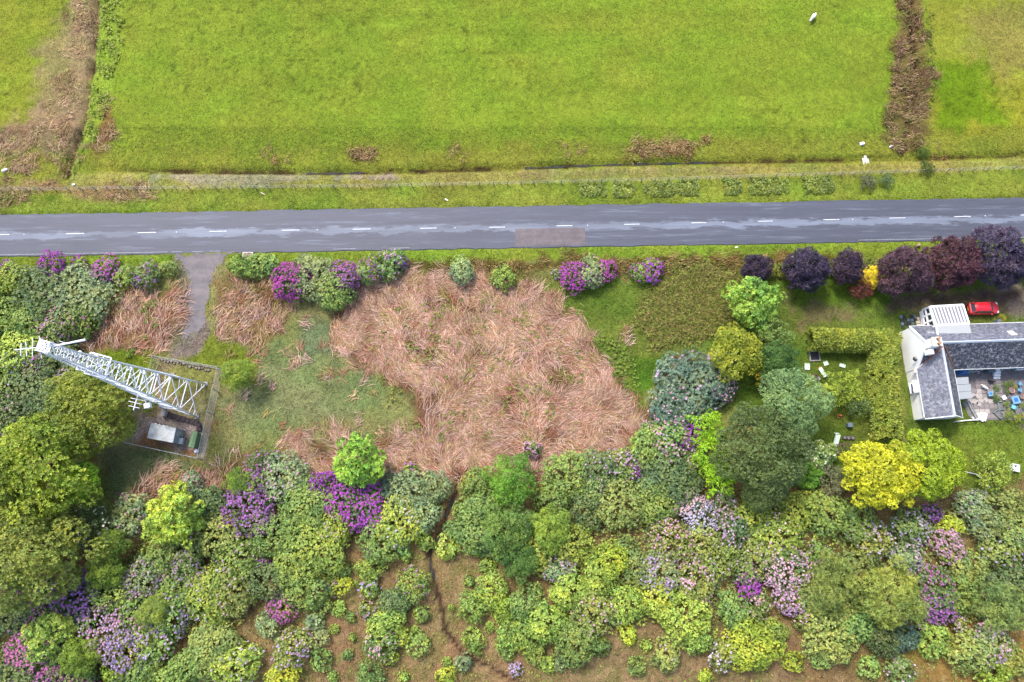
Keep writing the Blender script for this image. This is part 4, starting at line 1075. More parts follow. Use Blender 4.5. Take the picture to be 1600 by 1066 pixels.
for j in range(len(levels) - 1):
    z0, z1 = levels[j], levels[j + 1]
    for i in range(4):
        a0, a1 = leg_at(i, z0), leg_at(i, z1); b0_, b1 = leg_at((i + 1) % 4, z0), leg_at((i + 1) % 4, z1)
        w = 0.085 if z0 < 12 else 0.065
        q = MB(); q.bar(a0, b1, w); q.build('brace', M_GALV, tower)
        q = MB(); q.bar(b0_, a1, w); q.build('brace', M_GALV, tower)
        q = MB(); q.bar(a1, b1, w * 1.1); q.build('girt', M_GALV, tower)
        if j < 2:      # short stays between leg and diagonal in the wide bays
            for p0, p1, o0 in ((a0, a1, b1), (b0_, b1, a1)):
                for f in (0.25, 0.5):
                    q = MB(); q.bar(p0.lerp(p1, f), p0.lerp(o0, f * 0.8), 0.05); q.build('stay', M_GALV, tower)
# head: square plate with ring and four cut-outs
k = k_at(TH)
hs = base[0].length * k * math.sqrt(2) * 1.0
ang = math.atan2(base[0].y, base[0].x) - math.pi / 4
def rot(x, y, z=0): return (x * math.cos(ang) - y * math.sin(ang), x * math.sin(ang) + y * math.cos(ang), z)
q = MB()
for sx, sy, lx, ly in ((0, .46, 1.0, .1), (0, -.46, 1.0, .1), (.46, 0, .1, .82), (-.46, 0, .1, .82)):
    c = rot(sx * hs, sy * hs); q.box((c[0], c[1], TH + .06), (lx * hs, ly * hs, .1), ang)
q.build('head_frame', M_GALVW, tower)
q = MB(); n = 20
vs = []
for rr2, zz in ((.1, 0), (.34, 0), (.34, .06), (.1, .06)):
    vs += [(math.cos(6.2832 * t / n) * rr2 * hs, math.sin(6.2832 * t / n) * rr2 * hs, TH + .12 + zz) for t in range(n)]
fs = [(a * n + t, a * n + (t + 1) % n, ((a + 1) % 4) * n + (t + 1) % n, ((a + 1) % 4) * n + t) for a in range(4) for t in range(n)]
q.add(vs, fs); q.build('head_ring', M_GALVW, tower)
q = MB()
for a in range(4):
    t = ang + math.pi / 4 + a * math.pi / 2
    q.bar((math.cos(t) * .4 * hs, math.sin(t) * .4 * hs, TH + .1), (math.cos(t) * .66 * hs, math.sin(t) * .66 * hs, TH + .1), .16, .05)
q.build('head_spider', M_GALVW, tower)
def ant_pt(px, py, zz):
    x, y = G(px, py, zz); return Vector((x - tcx, y - tcy, zz))
q = MB(); A_, B_ = ant_pt(77, 541, TH - .5), ant_pt(23, 547, TH - .5)
q.tube([A_, B_], .045, 8); boom = q.build('aerial_boom', M_GALV, tower)
for (x1, y1), (x2, y2) in (((33, 536), (32.5, 556)), ((40, 533), (42, 557)), ((51, 529), (50.5, 558)), ((62, 526), (64.5, 559.5))):
    q = MB(); q.tube([ant_pt(x1, y1, TH - .48), ant_pt(x2, y2, TH - .48)], .026, 6); q.build('aerial_element', M_GALVW, boom)
q = MB(); q.tube([ant_pt(84, 541, TH - .4), ant_pt(133.5, 531, TH - .4)], [.07, .11], 10); pole = q.build('horizontal_aerial', M_GALVW, tower)
q = MB(); q.bar(ant_pt(76, 541, TH - .6), ant_pt(92, 540, TH - .6), .1); q.build('aerial_bracket', M_GALV, tower)
q = MB(); q.tube([ant_pt(93, 533, TH - 1.0), ant_pt(104, 537, TH - .5)], .025, 6); q.build('aerial_stay', M_GALV, tower)
# slim pipe aerial clamped along the upper leg
q = MB()
p0, p1 = ant_pt(125, 551, 22.4), ant_pt(150, 556, 19.6)
q.tube([ant_pt(107, 547.5, 24.2), p0, p1], .06, 8); pa = q.build('pipe_aerial', M_GALVW, tower, smooth=True)
for p in (p0, p1):
    q = MB(); q.lathe([(0.0, -.15), (.16, -.12), (.2, 0), (.16, .12), (0.0, .15)], tuple(p), 10); q.build('pipe_clamp', M_GALVW, pa, smooth=True)
# working platform
zz = 19.6
k = k_at(zz)
q = MB()
for i in range(4):
    a, b_ = leg_at(i, zz) * 1.0, leg_at((i + 1) % 4, zz)
    a = Vector((a.x * 1.35, a.y * 1.35, zz)); b_ = Vector((b_.x * 1.35, b_.y * 1.35, zz))
    q.bar(a, b_, .12)
    q.bar(a.lerp(b_, .33), Vector((0, 0, zz)), .08); q.bar(a.lerp(b_, .66), Vector((0, 0, zz)), .08)
q.build('platform', M_GALV, tower)
p = ant_pt(129, 576, 19.5)
q = MB(); q.box(tuple(p), (1.1, .5, .35), ang); q.build('equipment_box', M_GALVW, tower)
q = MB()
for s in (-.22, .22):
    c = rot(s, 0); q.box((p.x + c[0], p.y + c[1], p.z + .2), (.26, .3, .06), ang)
q.build('opening_shade', M_DARK, tower)  # solid dark plates painted as the shade in the box openings
# low yagi
zz = 9.5
pA, pB = ant_pt(226, 582, zz), ant_pt(208.5, 641, zz)
q = MB(); q.tube([pA, pB], .06, 8); bm2 = q.build('aerial_boom', M_GALVW, tower)
for (x1, y1), (x2, y2) in (((201, 627), (222, 632)), ((201, 634), (218, 638)), ((204, 622), (226, 626.5))):
    q = MB(); q.tube([ant_pt(x1, y1, zz), ant_pt(x2, y2, zz)], .032, 6); q.build('aerial_element', M_GALVW, bm2)
p = ant_pt(231, 634, 6.0)
q = MB(); q.box((p.x, p.y, p.z), (.7, .55, .5), ang + .5); q.build('floodlight', M_GALVW, tower)
q = MB(); q.bar(p, leg_at(2, 6.4), .08); q.build('floodlight_arm', M_GALV, tower)
# climbing ladder and cable tray up one face
q = MB()
m0, m1 = leg_at(2, 0.3).lerp(leg_at(1, .3), .12), leg_at(2, TH - .3).lerp(leg_at(1, TH - .3), .3)
for off in (-.2, .2):
    q.bar(m0 + Vector((off, 0, 0)), m1 + Vector((off * .6, 0, 0)), .05)
for i in range(70):
    c = m0.lerp(m1, i / 70); q.bar(c + Vector((-.2, 0, 0)), c + Vector((.2, 0, 0)), .03)
q.build('ladder', M_GALV, tower)

# ------------------------------------------------------------------ fenced compound
CP = [Vector((*G(*p), 0)) for p in COMPOUND]
M_WIRE = mat('fence_wire', (0.42, 0.45, 0.45), 0.6, 0, .3)
M_POST = mat('concrete_post', (0.36, 0.35, 0.33), 0.9, noise=(5, .3))
cf = empty('chain_link_fence', (CP[0].x, CP[0].y, 0))
tag(cf, 'grey chain-link fence with concrete posts enclosing the tower base', 'fence')
O_ = CP[0]
post_me = None
FH = 2.0
for e in range(4):
    a, b_ = CP[e] - O_, CP[(e + 1) % 4] - O_
    ln = (b_ - a).length; n = max(2, round(ln / 2.6)); d = (b_ - a).normalized()
    for i in range(n):
        p = a.lerp(b_, i / n)
        if post_me is None:
            q = MB(); q.box((0, 0, 1.0), (.08, .08, 2.2)); o = q.build('post', M_POST, cf); post_me = o.data; o.location = p
        else: inst('post', post_me, cf, p, math.atan2(d.y, d.x))
        q = MB(); p2 = a.lerp(b_, (i + 1) / n); L_ = (p2 - p).length
        m = int((L_ + FH) / .25)
        for s in range(m):                        # diamond mesh: two families of slanting wires
            t = s * .25
            for sg in (1, -1):
                x0, z0_ = (t, 0) if t < L_ else (L_, t - L_)
                x1_, z1_ = (0, t) if t < FH else (t - FH, FH)
                if sg < 0: x0, x1_ = L_ - x0, L_ - x1_
                if z0_ > FH or abs(x0 - x1_) < .02: continue
                q.bar(p + d * x0 + Vector((0, 0, z0_ + .06)), p + d * x1_ + Vector((0, 0, z1_ + .06)), .006, n=3)
        for zt in (.1, FH + .05):
            q.bar(p + Vector((0, 0, zt)), p2 + Vector((0, 0, zt)), .022, n=3)
        w = q.build('wire_mesh', M_WIRE, cf); w['kind'] = 'stuff'
M_KERB = mat('weathered_kerb', (0.22, 0.19, 0.16), .95, noise=(3, .5), bump=(10, .5))
for nm, e, lb in (('kerb_wall', 3, 'low pale concrete kerb along the compound edge below the cabins'), ('kerb_wall', 1, 'low concrete kerb along the compound edge at the drive end')):
    a, b_ = CP[e], CP[(e + 1) % 4]; d = (b_ - a); rz = math.atan2(d.y, d.x)
    o = empty(nm, (a.x, a.y, 0), rz); tag(o, lb, 'kerb')
    n = int(d.length / 1.0)
    q = MB(); q.box((.48, 0, .06), (.97, .1, .2)); st = q.build('kerb_stone', M_KERB, o, bevel=.015)
    for i in range(1, n):
        s2 = inst('kerb_stone', st.data, o, (i * 1.0, random.Random(i + e * 40).uniform(-.025, .025), random.Random(i).uniform(-.03, .02)))
# gate pieces at the drive end
gx_, gy_ = G(262, 572)
g = empty('gate_leaf', (*G(249, 571), 0), math.radians(-100)); tag(g, 'narrow rusty steel gate standing open at the compound corner', 'gate')
M_RUST = mat('rusty_steel', (.12, .075, .05), .8, noise=(6, .5))
q = MB()
for z_ in (.15, 1.0, 1.85): q.bar((0, 0, z_), (1.6, 0, z_), .05)
for x_ in (0.025, 1.575): q.bar((x_, 0, .1), (x_, 0, 1.9), .05)
q.build('frame', M_RUST, g)
for i in range(6):
    q = MB(); q.bar((.22 + i * .23, 0, .15), (.22 + i * .23, 0, 1.85), .025); q.build('gate_bar', M_RUST, g)
g2 = empty('rubble_wall', (*G(268, 566), 0), math.radians(-12)); tag(g2, 'short tumbled stone wall at the drive end of the compound', 'wall')
rs = random.Random(9)
for i in range(16):
    q = MB(); q.box((0, 0, 0), (rs.uniform(.25, .5), rs.uniform(.2, .35), rs.uniform(.2, .35)), rs.uniform(0, 3), rs.uniform(.7, .95))
    o = q.build('stone', M_KERB, g2, bevel=.04); o.location = (i * .42 - 1.2, rs.uniform(-.12, .12), .1)
# equipment cabin
M_ROOFW = mat('white_felt_roof', (0.36, 0.38, 0.385), .8, noise=(1.3, .8, (.19, .195, .19)), bump=(8, .3))
M_ROOFG = mat('grey_felt_roof', (0.17, 0.19, 0.22), .8, noise=(1.5, .2))
M_CABIN = mat('cabin_wall', (0.30, 0.30, 0.28), .8, noise=(2, .2))
def P3(px, py, z): return Vector((*G(px, py, z), z))
def roof_box(name, label, cat, quad, zr, th, mroof, mwall, over=0.0):
    R_ = [P3(*p, zr) for p in quad]
    c = sum(R_, Vector()) / 4
    o = empty(name, (c.x, c.y, 0)); tag(o, label, cat)
    off = Vector((c.x, c.y, 0))
    q = MB(); pl = [(p - off) for p in R_]
    q.prism([((p.x) * .97, (p.y) * .97) for p in pl], 0.0, zr - th); q.build('walls', mwall, o, bevel=.01)
    q = MB(); q.prism([(p.x, p.y) for p in pl], zr - th + .002, zr); q.build('roof', mroof, o, bevel=.015)
    return o, off
cab, off = roof_box('equipment_cabin', 'white flat-roofed equipment cabin beside the tower', 'cabin', [(229.5, 684.5), (270, 692), (275, 669), (236, 661)], 2.5, .16, M_ROOFW, M_CABIN)
q = MB(); c = P3(252, 662.8, 2.4) - off
for s in range(4): q.box((c.x + (s - 1.5) * .5, c.y + .05 - s * .11, 2.2), (.16, .12, .3), -.2)
q.build('roof_bracket', M_GALVW, cab)
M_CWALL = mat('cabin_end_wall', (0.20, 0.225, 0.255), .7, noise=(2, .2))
cab_off = off
ea, eb = P3(270, 692, 2.5) - off, P3(275, 669, 2.5) - off
ea *= .97; eb *= .97
ex = Vector((eb.y - ea.y, -(eb.x - ea.x), 0)).normalized()
def on_end(f, z_, o_=0.0): return Vector((ea.x + (eb.x - ea.x) * f, ea.y + (eb.y - ea.y) * f, z_)) + ex * o_
q = MB(); q.slab([on_end(.02, .05, .03), on_end(.98, .05, .03), on_end(.98, 2.3, .03), on_end(.02, 2.3, .03)], .025, tuple(ex)); q.build('end_panel', M_CWALL, cab)
q = MB(); q.slab([on_end(.5, .1, .06), on_end(.88, .1, .06), on_end(.88, 2.0, .06), on_end(.5, 2.0, .06)], .03, tuple(ex)); dr_ = q.build('door', M_CABIN, cab)
c = on_end(.55, 1.0, .1); q = MB(); q.box(tuple(c), (.08, .08, .2)); q.build('handle', M_BLKD, dr_)
c = on_end(.2, .9, .3); q = MB(); q.box(tuple(c), (.5, .75, .6), math.atan2(ex.y, ex.x)); ac_ = q.build('cooling_unit', M_ROOFW, cab, bevel=.03)
M_GRNR = mat('green_sheet_metal', (0.13, 0.21, 0.10), .5, 0, .4, noise=(2, .15))
M_GRND = mat('dark_green_metal', (0.09, 0.16, 0.07), .5, 0, .4, noise=(2, .15))
gq = [P3(294, 698, 1.35), P3(303, 699.5, 1.35), P3(308.5, 676, 1.35), P3(301, 673, 1.35)]
c = sum(gq, Vector()) / 4; off = Vector((c.x, c.y, 0))
gc_ = empty('green_cabinet', (c.x, c.y, 0)); tag(gc_, 'small green metal cabinet with pitched roof beside the white cabin', 'cabinet')
pl = [p - off for p in gq]
q = MB(); q.prism([(p.x * .96, p.y * .98) for p in pl], 0, 1.31); q.build('walls', M_GRND, gc_)
r0, r1 = (pl[0] + pl[1]) / 2 + Vector((0, 0, .16)), (pl[2] + pl[3]) / 2 + Vector((0, 0, .16))
for nm, pts in (('roof_slope', [pl[0], r0, r1, pl[3]][::-1]), ('roof_slope', [r0, pl[1], pl[2], r1][::-1])):
    q = MB(); q.slab(pts[::-1], .06); q.build(nm, M_GRNR, gc_)
for s in (0.2, .4, .6, .8):
    q = MB(); a = pl[1].lerp(pl[2], s) * 1.0; b_ = r0.lerp(r1, s); q.bar(a + Vector((0, 0, .03)), b_ + Vector((0, 0, .03)), .04); q.build('roof_seam', M_GRNR, gc_)
mx_, my_ = G(306, 705, .4)
q = MB(); q.lathe([(.24, 0), (.25, .3), (.2, .46), (.1, .54), (.0, .56)], (0, 0, 0), 14)
o = q.build('white_bollard', M_GALVW, None, smooth=True); o.location = (mx_, my_, 0); tag(o, 'stubby white domed bollard below the green cabinet', 'bollard')
M_BRK = mat('dark_brick', (0.06, 0.045, 0.045), .95, noise=(5, .5), bump=(10, .6))
tw = empty('cable_trough', (0, 0, 0)); tag(tw, 'low dark masonry cable trough from tower foot to green cabinet', 'trough')
tp = [(255, 645), (262, 648), (269, 650), (276, 652), (283, 654), (290, 656), (297, 658), (304, 660), (309, 662), (312, 668), (311, 674)]
tw.location = (*G(*tp[0]), 0)
for i in range(len(tp) - 1):
    a, b_ = P3(*tp[i], .2), P3(*tp[i + 1], .2); d = b_ - a; c = (a + b_) / 2
    q = MB(); q.box((0, 0, 0), (d.length * .94, .62, .42)); o = q.build('trough_block', M_BRK, tw, bevel=.03)
    o.location = (c.x - tw.location.x, c.y - tw.location.y, .13 + rs.uniform(-.04, .04)); o.rotation_euler = (0, 0, math.atan2(d.y, d.x) + rs.uniform(-.05, .05))
q = MB(); q.box((0, 0, .45), (.6, .8, .9)); o = q.build('concrete_plinth', M_CONC, None, bevel=.03); o.location = (*G(257.5, 646.5, .4), 0); o.rotation_euler = (0, 0, -.2)
tag(o, 'small concrete plinth at the tower foot by the cable trough', 'plinth')

# ------------------------------------------------------------------ cottage
M_HARL = mat('white_render', (0.78, 0.78, 0.77), .9, noise=(1.1, .2, (.55, .54, .50)), bump=(20, .25))
M_CREAM = mat('cream_stone', (0.55, 0.47, 0.38), .9, noise=(4, .3))
M_LEAD = mat('pale_ridge_tile', (0.40, 0.43, 0.50), .7, noise=(3, .2))
M_FLAT = mat('grey_roof_felt', (0.25, 0.265, 0.28), .9, noise=(1.2, .18, (.20, .23, .19)))
M_RUSTY = mat('rusty_flashing', (0.26, 0.10, 0.06), .9, noise=(5, .4))
M_WPLAS = mat('white_plastic', (0.78, 0.79, 0.82), .4, 0, .4)
M_GUTT = mat('pale_gutter', (0.5, 0.5, 0.5), .6)
def slate_mat(name, spots):
    m = leaf_mat(name, 0.0, .55, .35, objcol=False)
    nt = m.node_tree; b = nt.nodes['Principled BSDF']
    tc = nt.nodes.new('ShaderNodeTexCoord')
    f = rng_node(nt, tnoise(nt, tc.outputs['Object'], 2.6, 7, .8), .50, .60, 0, spots)
    f2 = rng_node(nt, tnoise(nt, tc.outputs['Object'], .5, 3, .6), .35, .6, .45, 1.0)
    mx = nt.nodes.new('ShaderNodeMix'); mx.data_type = 'RGBA'
    src = b.inputs['Base Color'].links[0].from_socket
    nt.links.new(src, mx.inputs[6]); mx.inputs[7].default_value = (.34, .35, .37, 1)
    nt.links.new(mul_node(nt, f, f2), mx.inputs[0]); nt.links.new(mx.outputs[2], b.inputs['Base Color'])
    return m
M_SL_N = slate_mat('slate', .55); M_SL_S = slate_mat('lichened_slate', .95)
def slates(name, A, U, Vv, W, H, m, parent, col, seed, clip=None, sw=.3, sh=.24):
    """courses of overlapping slates; A lower-left, U along the eave, Vv up the slope"""
    rng = np.random.default_rng(seed)
    A, U, Vv = Vector(A), Vector(U).normalized(), Vector(Vv).normalized()
    N = U.cross(Vv).normalized()
    Q, C = [], []
    rows = int(H / sh) + 1
    for r in range(rows):
        v0 = r * sh; v1 = min(v0 + sh * 1.35, H)
        u = -(r % 2) * sw / 2
        while u < W:
            u0, u1 = max(u, 0) + .004, min(u + sw, W) - .004
            uc, vc = (u0 + u1) / 2, v0 + sh / 2
            if u1 > u0 + .03 and (clip is None or clip(uc, vc)):
                l = .02 + rng.uniform(0, .012)
                p = lambda uu, vv, h: A + U * uu + Vv * vv + N * h
                a, b_, c, d = p(u0, v0, l + .012), p(u1, v0, l + .012), p(u1, v1, .008), p(u0, v1, .008)
                Q.append([a, b_, c, d])
                Q.append([p(u0, v0, .0), p(u1, v0, .0), b_, a])
                t = np.array(col) * rng.uniform(.66, 1.34) * np.array([rng.uniform(.94, 1.06), 1, rng.uniform(.95, 1.08)])
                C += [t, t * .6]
            u += sw
    me = quad_mesh(name, np.array([[list(x) for x in q] for q in Q]), np.array(C)); me.materials.append(m)
    o = inst('slates', me, parent); o['kind'] = 'stuff'
    return o
HR = math.radians(2.0)                              # house turned a little
hx0, hy0 = 50.72, 17.3                              # near-left corner of the long wing
house = empty('cottage', (hx0, hy0, 0), HR)
tag(house, 'white rendered cottage with slate roof and two wings', 'house')
ZE, ZR = 2.6, 5.4
DEP = 5.3; LEN = 26.0
WX, WY = 4.55, -6.15                                # side wing: width along x, its far end y
# walls
q = MB()
q.add([(0, 0, 0), (0, DEP, 0), (0, DEP, ZE), (0, DEP / 2, ZR - .08), (0, 0, ZE), (LEN, 0, 0), (LEN, DEP, 0), (LEN, DEP, ZE), (LEN, DEP / 2, ZR - .08), (LEN, 0, ZE)],
      [(0, 1, 2, 3, 4)[::-1], (5, 6, 7, 8, 9), (0, 4, 9, 5), (1, 6, 7, 2), (0, 5, 6, 1)])
q.build('wall', M_HARL, house)
ZR2 = 5.0
q = MB()
q.add([(.06, WY, 0), (WX, WY, 0), (WX, WY, ZE), (WX / 2, WY, ZR2 - .08), (.06, WY, ZE), (.06, 0.5, 0), (WX, 0.5, 0), (WX, .5, ZE), (WX / 2, .5, ZR2 - .08), (.06, .5, ZE)],
      [(0, 1, 2, 3, 4), (9, 8, 7, 6, 5), (0, 4, 9, 5), (1, 6, 7, 2)])
q.build('wall', M_HARL, house)
# roof slabs + slates
sl = math.hypot(DEP / 2 + .25, ZR - ZE + .2)
def slope(name, e0, e1, r0, r1, m, col, seed, clip=None, deck=True, poly=None):
    e0, e1, r0, r1 = map(Vector, (e0, e1, r0, r1))
    if deck:
        q = MB(); q.slab(poly or [e0, e1, r1, r0], .12); q.build('roof_deck', M_GUTT, house)
    U = (e1 - e0); Vv = (r0 - e0) - U.normalized() * ((r0 - e0).dot(U.normalized()))
    slates('slates', e0, U, Vv, U.length, Vv.length, m, house, col, seed, clip)
CN_LIT, CS = lin((138, 142, 160), .36), lin((84, 84, 98), .36)  # far and left slopes paler: light on them put into the colour
ov = .2; dz = ov * (ZR - ZE) / (DEP / 2)
# far slope (lit tone painted in), near slope; the near slope starts beyond the side wing's valley
slope('n', (LEN, DEP + ov, ZE - dz), (.12, DEP + ov, ZE - dz), (LEN, DEP / 2, ZR), (.12, DEP / 2, ZR), M_SL_N, CN_LIT, 1)
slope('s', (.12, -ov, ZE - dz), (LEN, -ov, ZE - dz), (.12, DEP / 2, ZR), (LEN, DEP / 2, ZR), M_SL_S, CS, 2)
ov2 = .15; dz2 = ov2 * (ZR2 - ZE) / (WX / 2)
yb = DEP / 2 - .25
slope('w', (-.02, yb, ZE + .1), (-.02, WY - .12, ZE + .1), (WX / 2, yb, ZR2), (WX / 2, WY - .12, ZR2), M_SL_N, CN_LIT, 3, clip=lambda u, v: v > (yb + .1 - u) * 1.15 + .02)
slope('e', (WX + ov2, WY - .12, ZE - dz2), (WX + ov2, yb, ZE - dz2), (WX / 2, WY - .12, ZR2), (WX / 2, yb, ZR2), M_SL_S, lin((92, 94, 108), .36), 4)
def ridge(p0, p1, n, w=.3):
    p0, p1 = Vector(p0), Vector(p1); d = p1 - p0
    s = Vector((-d.y, d.x, 0)).normalized()
    for i in range(n):
        a, b_ = p0 + d * (i / n), p0 + d * ((i + .985) / n)
        q = MB()
        q.add([a + s * w / 2 - Vector((0, 0, .1)), a + Vector((0, 0, .07)), a - s * w / 2 - Vector((0, 0, .1)), b_ + s * w / 2 - Vector((0, 0, .1)), b_ + Vector((0, 0, .07)), b_ - s * w / 2 - Vector((0, 0, .1))],
              [(0, 1, 4, 3), (1, 2, 5, 4), (0, 2, 1), (3, 4, 5), (0, 3, 5, 2)])
        q.build('ridge_tile', M_LEAD, house)
ridge((.9, DEP / 2, ZR + .02), (LEN, DEP / 2, ZR + .02), 42)
ridge((WX / 2, WY - .1, ZR2 + .02), (WX / 2, yb - .1, ZR2 + .02), 14)
# valley flashings, rust stained
q = MB(); q.bar((.35, .1, ZE + .42), (WX / 2 - .15, yb - .15, ZR2 + .04), .26, .05); q.build('valley_flashing', M_RUSTY, house)
q = MB(); q.bar((WX + .05, -.05, ZE + .12), (WX / 2 + .3, yb - .2, ZR2 + .02), .14, .05); q.build('valley_flashing', M_RUSTY, house)
# skews (white gable copings), gutters
for a, b_ in (((.06, -.05, ZE - .02), (.06, DEP / 2, ZR + .1)), ((.06, DEP + .1, ZE - .05), (.06, DEP / 2, ZR + .1))):
    q = MB(); q.bar(a, b_, .22, .14); q.build('gable_coping', M_HARL, house)
for a, b_ in (((-.02, WY - .16, ZE + .06), (WX / 2, WY - .16, ZR2 + .06)), ((WX + .12, WY - .16, ZE - .1), (WX / 2, WY - .16, ZR2 + .06))):
    q = MB(); q.bar(a, b_, .08, .16); q.build('bargeboard', M_WPLAS, house)
for a, b_ in (((WX + .25, -ov - .05, ZE - dz - .06), (LEN, -ov - .05, ZE - dz - .06)), ((WX + ov2 + .06, WY - .1, ZE - dz2 - .06), (WX + ov2 + .06, -.3, ZE - dz2 - .06)), ((.1, DEP + ov + .06, ZE - dz - .06), (LEN, DEP + ov + .06, ZE - dz - .06)), ((-.1, WY, ZE + .02), (-.1, 0, ZE + .02))):
    q = MB(); q.tube([a, b_], .07, 8); q.build('gutter', M_GUTT, house)
# chimney on the gable
ch = MB(); ch.box((.75, DEP / 2 - .1, ZR + .15), (1.1, 1.0, 1.7)); chim = ch.build('chimney', M_HARL, house, bevel=.02)
q = MB(); q.box((.75, DEP / 2 - .1, ZR + 1.06), (1.25, 1.15, .12)); q.build('chimney_cap', M_CREAM, chim, bevel=.02)
for yy in (-.3, .3):
    q = MB(); q.lathe([(.15, 0), (.13, .42), (.16, .45), (.16, .5), (.1, .5), (.09, .3)], (.8, DEP / 2 - .1 + yy, ZR + 1.12), 10); q.build('chimney_pot', mat('clay_pot', (.42, .25, .17), .9), chim, smooth=True)
q = MB(); q.box((.3, DEP / 2 - 1.15, ZR - .15), (.62, .62, 1.0)); chim2 = q.build('flue_stack', M_HARL, house, bevel=.02)
# satellite dish and tv aerial
q = MB(); q.lathe([(.02, 0), (.2, .03), (.32, .1)], (0, 0, 0), 14); ds = q.build('satellite_dish', mat('dark_dish', (.12, .12, .13), .5), house, smooth=True)
ds.location = (-.28, 1.15, 3.2); ds.rotation_euler = (0, math.radians(-75), .3)
q = MB(); q.bar((0, 0, -.02), (0, 0, -.3), .04); q.build('dish_arm', M_GUTT, ds)
q = MB(); q.bar((.95, DEP - 1.3, ZE + 1.2), (.95, DEP - 1.3, ZE + 2.7), .04); q.bar((.6, DEP - 1.3, ZE + 2.6), (1.4, DEP - 1.3, ZE + 2.6), .03)
for i in range(5): q.bar((.65 + i * .17, DEP - 1.52, ZE + 2.6), (.65 + i * .17, DEP - 1.08, ZE + 2.6), .02)
q.build('tv_aerial', M_GUTT, house)
q = MB(); q.box((0, 0, .03), (.75, 1.0, .12)); sky_l = q.build('rooflight', mat('pale_rooflight', (.62, .55, .5), .5), house, bevel=.02)
sky_l.location = (11.6, DEP / 2 + 1.1, ZR - 1.1 * (ZR - ZE) / (DEP / 2) + .04); sky_l.rotation_euler = (-math.atan2(ZR - ZE, DEP / 2), 0, 0)
# windows on the left wall of the side wing and door sill
M_BLUE = mat('blue_frame', (.08, .14, .32), .5)
M_GLASS = mat('window_glass', (.03, .035, .04), .08, 0, .6)
def wall_window(y, z, w, h):
    q = MB(); q.box((-.03, y, z), (.1, w, h)); fr_ = q.build('window', M_BLUE, house)
    for s in (-1, 1):
        q = MB(); q.box((-.075, y + s * w * .24, z), (.03, w * .4, h * .82)); q.build('pane', M_GLASS, fr_)
    q = MB(); q.box((-.12, y, z - h / 2 - .05), (.3, w + .2, .08)); q.build('sill', M_WPLAS, fr_)
wall_window(-2.2, 1.4, 1.1, 1.2)
q = MB(); q.box((-.35, -2.2, 2.34), (.72, 1.5, .1)); q.build('window_hood', M_HARL, house, bevel=.02)
q = MB(); q.box((-.2, -.25, 2.62), (.45, .5, .12)); q.build('corbel', M_CREAM, house)
for yy, w, h, zz in ((1.6, .9, 1.2, 1.4), (-4.6, .9, 1.1, 1.4)):
    pass
# courtyard-side door and windows
def near_window(x, z, w, h, name='window', m=M_WPLAS):
    q = MB(); q.box((x, -.02, z), (w, .08, h)); fr_ = q.build(name, m, house)
    q = MB(); q.box((x, -.065, z), (w * .84, .03, h * .84)); q.build('pane', M_GLASS, fr_)
for x_ in (6.0, 8.6, 12.5, 15.5): near_window(x_, 1.45, 1.0, 1.1)
near_window(10.2, 1.05, .95, 2.05, 'door')
# flat dormer strip behind the conservatory
def HL(px, py, z):
    """photo pixel at height z -> house frame"""
    x, y = G(px, py, z); x -= hx0; y -= hy0
    c, s = math.cos(-HR), math.sin(-HR); return Vector((x * c - y * s, x * s + y * c, z))
f0, f1, f2, f3 = HL(1463, 509, 3.25), HL(1514.5, 506, 3.25), HL(1518.5, 522.5, 4.1), HL(1465.5, 526.5, 4.1)
q = MB(); q.slab([f0, f1, f2, f3], .5, (0, 0, 1)); q.build('dormer_roof', M_FLAT, house)
q = MB(); q.bar(f0 + Vector((-.05, .1, .05)), f3 + Vector((-.05, 0, .05)), .14, .2); q.build('dormer_verge', M_WPLAS, house)
# lean-to of three felt panels in the courtyard corner
for i in range(3):
    y0_, y1_ = 590.5 + i * 11.3, 601 + i * 11.3
    xl, xr = 1492.5 + i * 1.4, 1516 + i * 1.6
    if i == 0: xr -= 2
    pts = [HL(xl, y1_ + .2, 2.3), HL(xr, y1_ - 1.2 + .2, 2.05), HL(xr - 1, y0_ - 1.4, 2.05), HL(xl - 1.2, y0_, 2.3)]
    q = MB(); q.slab(pts, .09, (0, 0, 1)); q.build('lean_to_panel', M_FLAT, house)
a, b_ = HL(1493, 591, 2.0), HL(1517, 623, 2.0)
q = MB(); q.box(((a.x + b_.x) / 2, (a.y + b_.y) / 2, .95), (abs(b_.x - a.x) - .25, abs(b_.y - a.y) - .25, 1.9)); q.build('lean_to_wall', M_HARL, house)

# ------------------------------------------------------------------ conservatory
cs = empty('conservatory', (hx0, hy0, 0), HR); tag(cs, 'white conservatory with ribbed translucent roof against the cottage', 'conservatory')
M_POLY = mat('ribbed_polycarbonate', (0.17, 0.17, 0.195), .6, 0, .2, noise=(1.0, .12))
zA, zB = 2.35, 3.2
c0, c1, c2, c3 = HL(1463, 508.8, zB), HL(1514, 505.8, zB), HL(1504.5, 476.5, zA), HL(1453, 479.5, zA)
q = MB(); q.slab([c0 - Vector((0, 0, .06)), c1 - Vector((0, 0, .06)), c2 - Vector((0, 0, .06)), c3 - Vector((0, 0, .06))], .04, (0, 0, 1))
NP = 10
for i in range(NP):
    f0_, f1_ = (i + .06) / NP, (i + .94) / NP
    q = MB(); q.slab([c0.lerp(c1, f0_), c0.lerp(c1, f1_), c3.lerp(c2, f1_), c3.lerp(c2, f0_)], .03, (0, 0, 1)); q.build('roof_panel', M_POLY, cs)
for i in range(NP + 1):
    q = MB(); q.bar(c0.lerp(c1, i / NP) + Vector((0, 0, .02)), c3.lerp(c2, i / NP) + Vector((0, 0, .02)), .11 if 0 < i < NP else .2, .09); q.build('glazing_bar', M_WPLAS, cs)
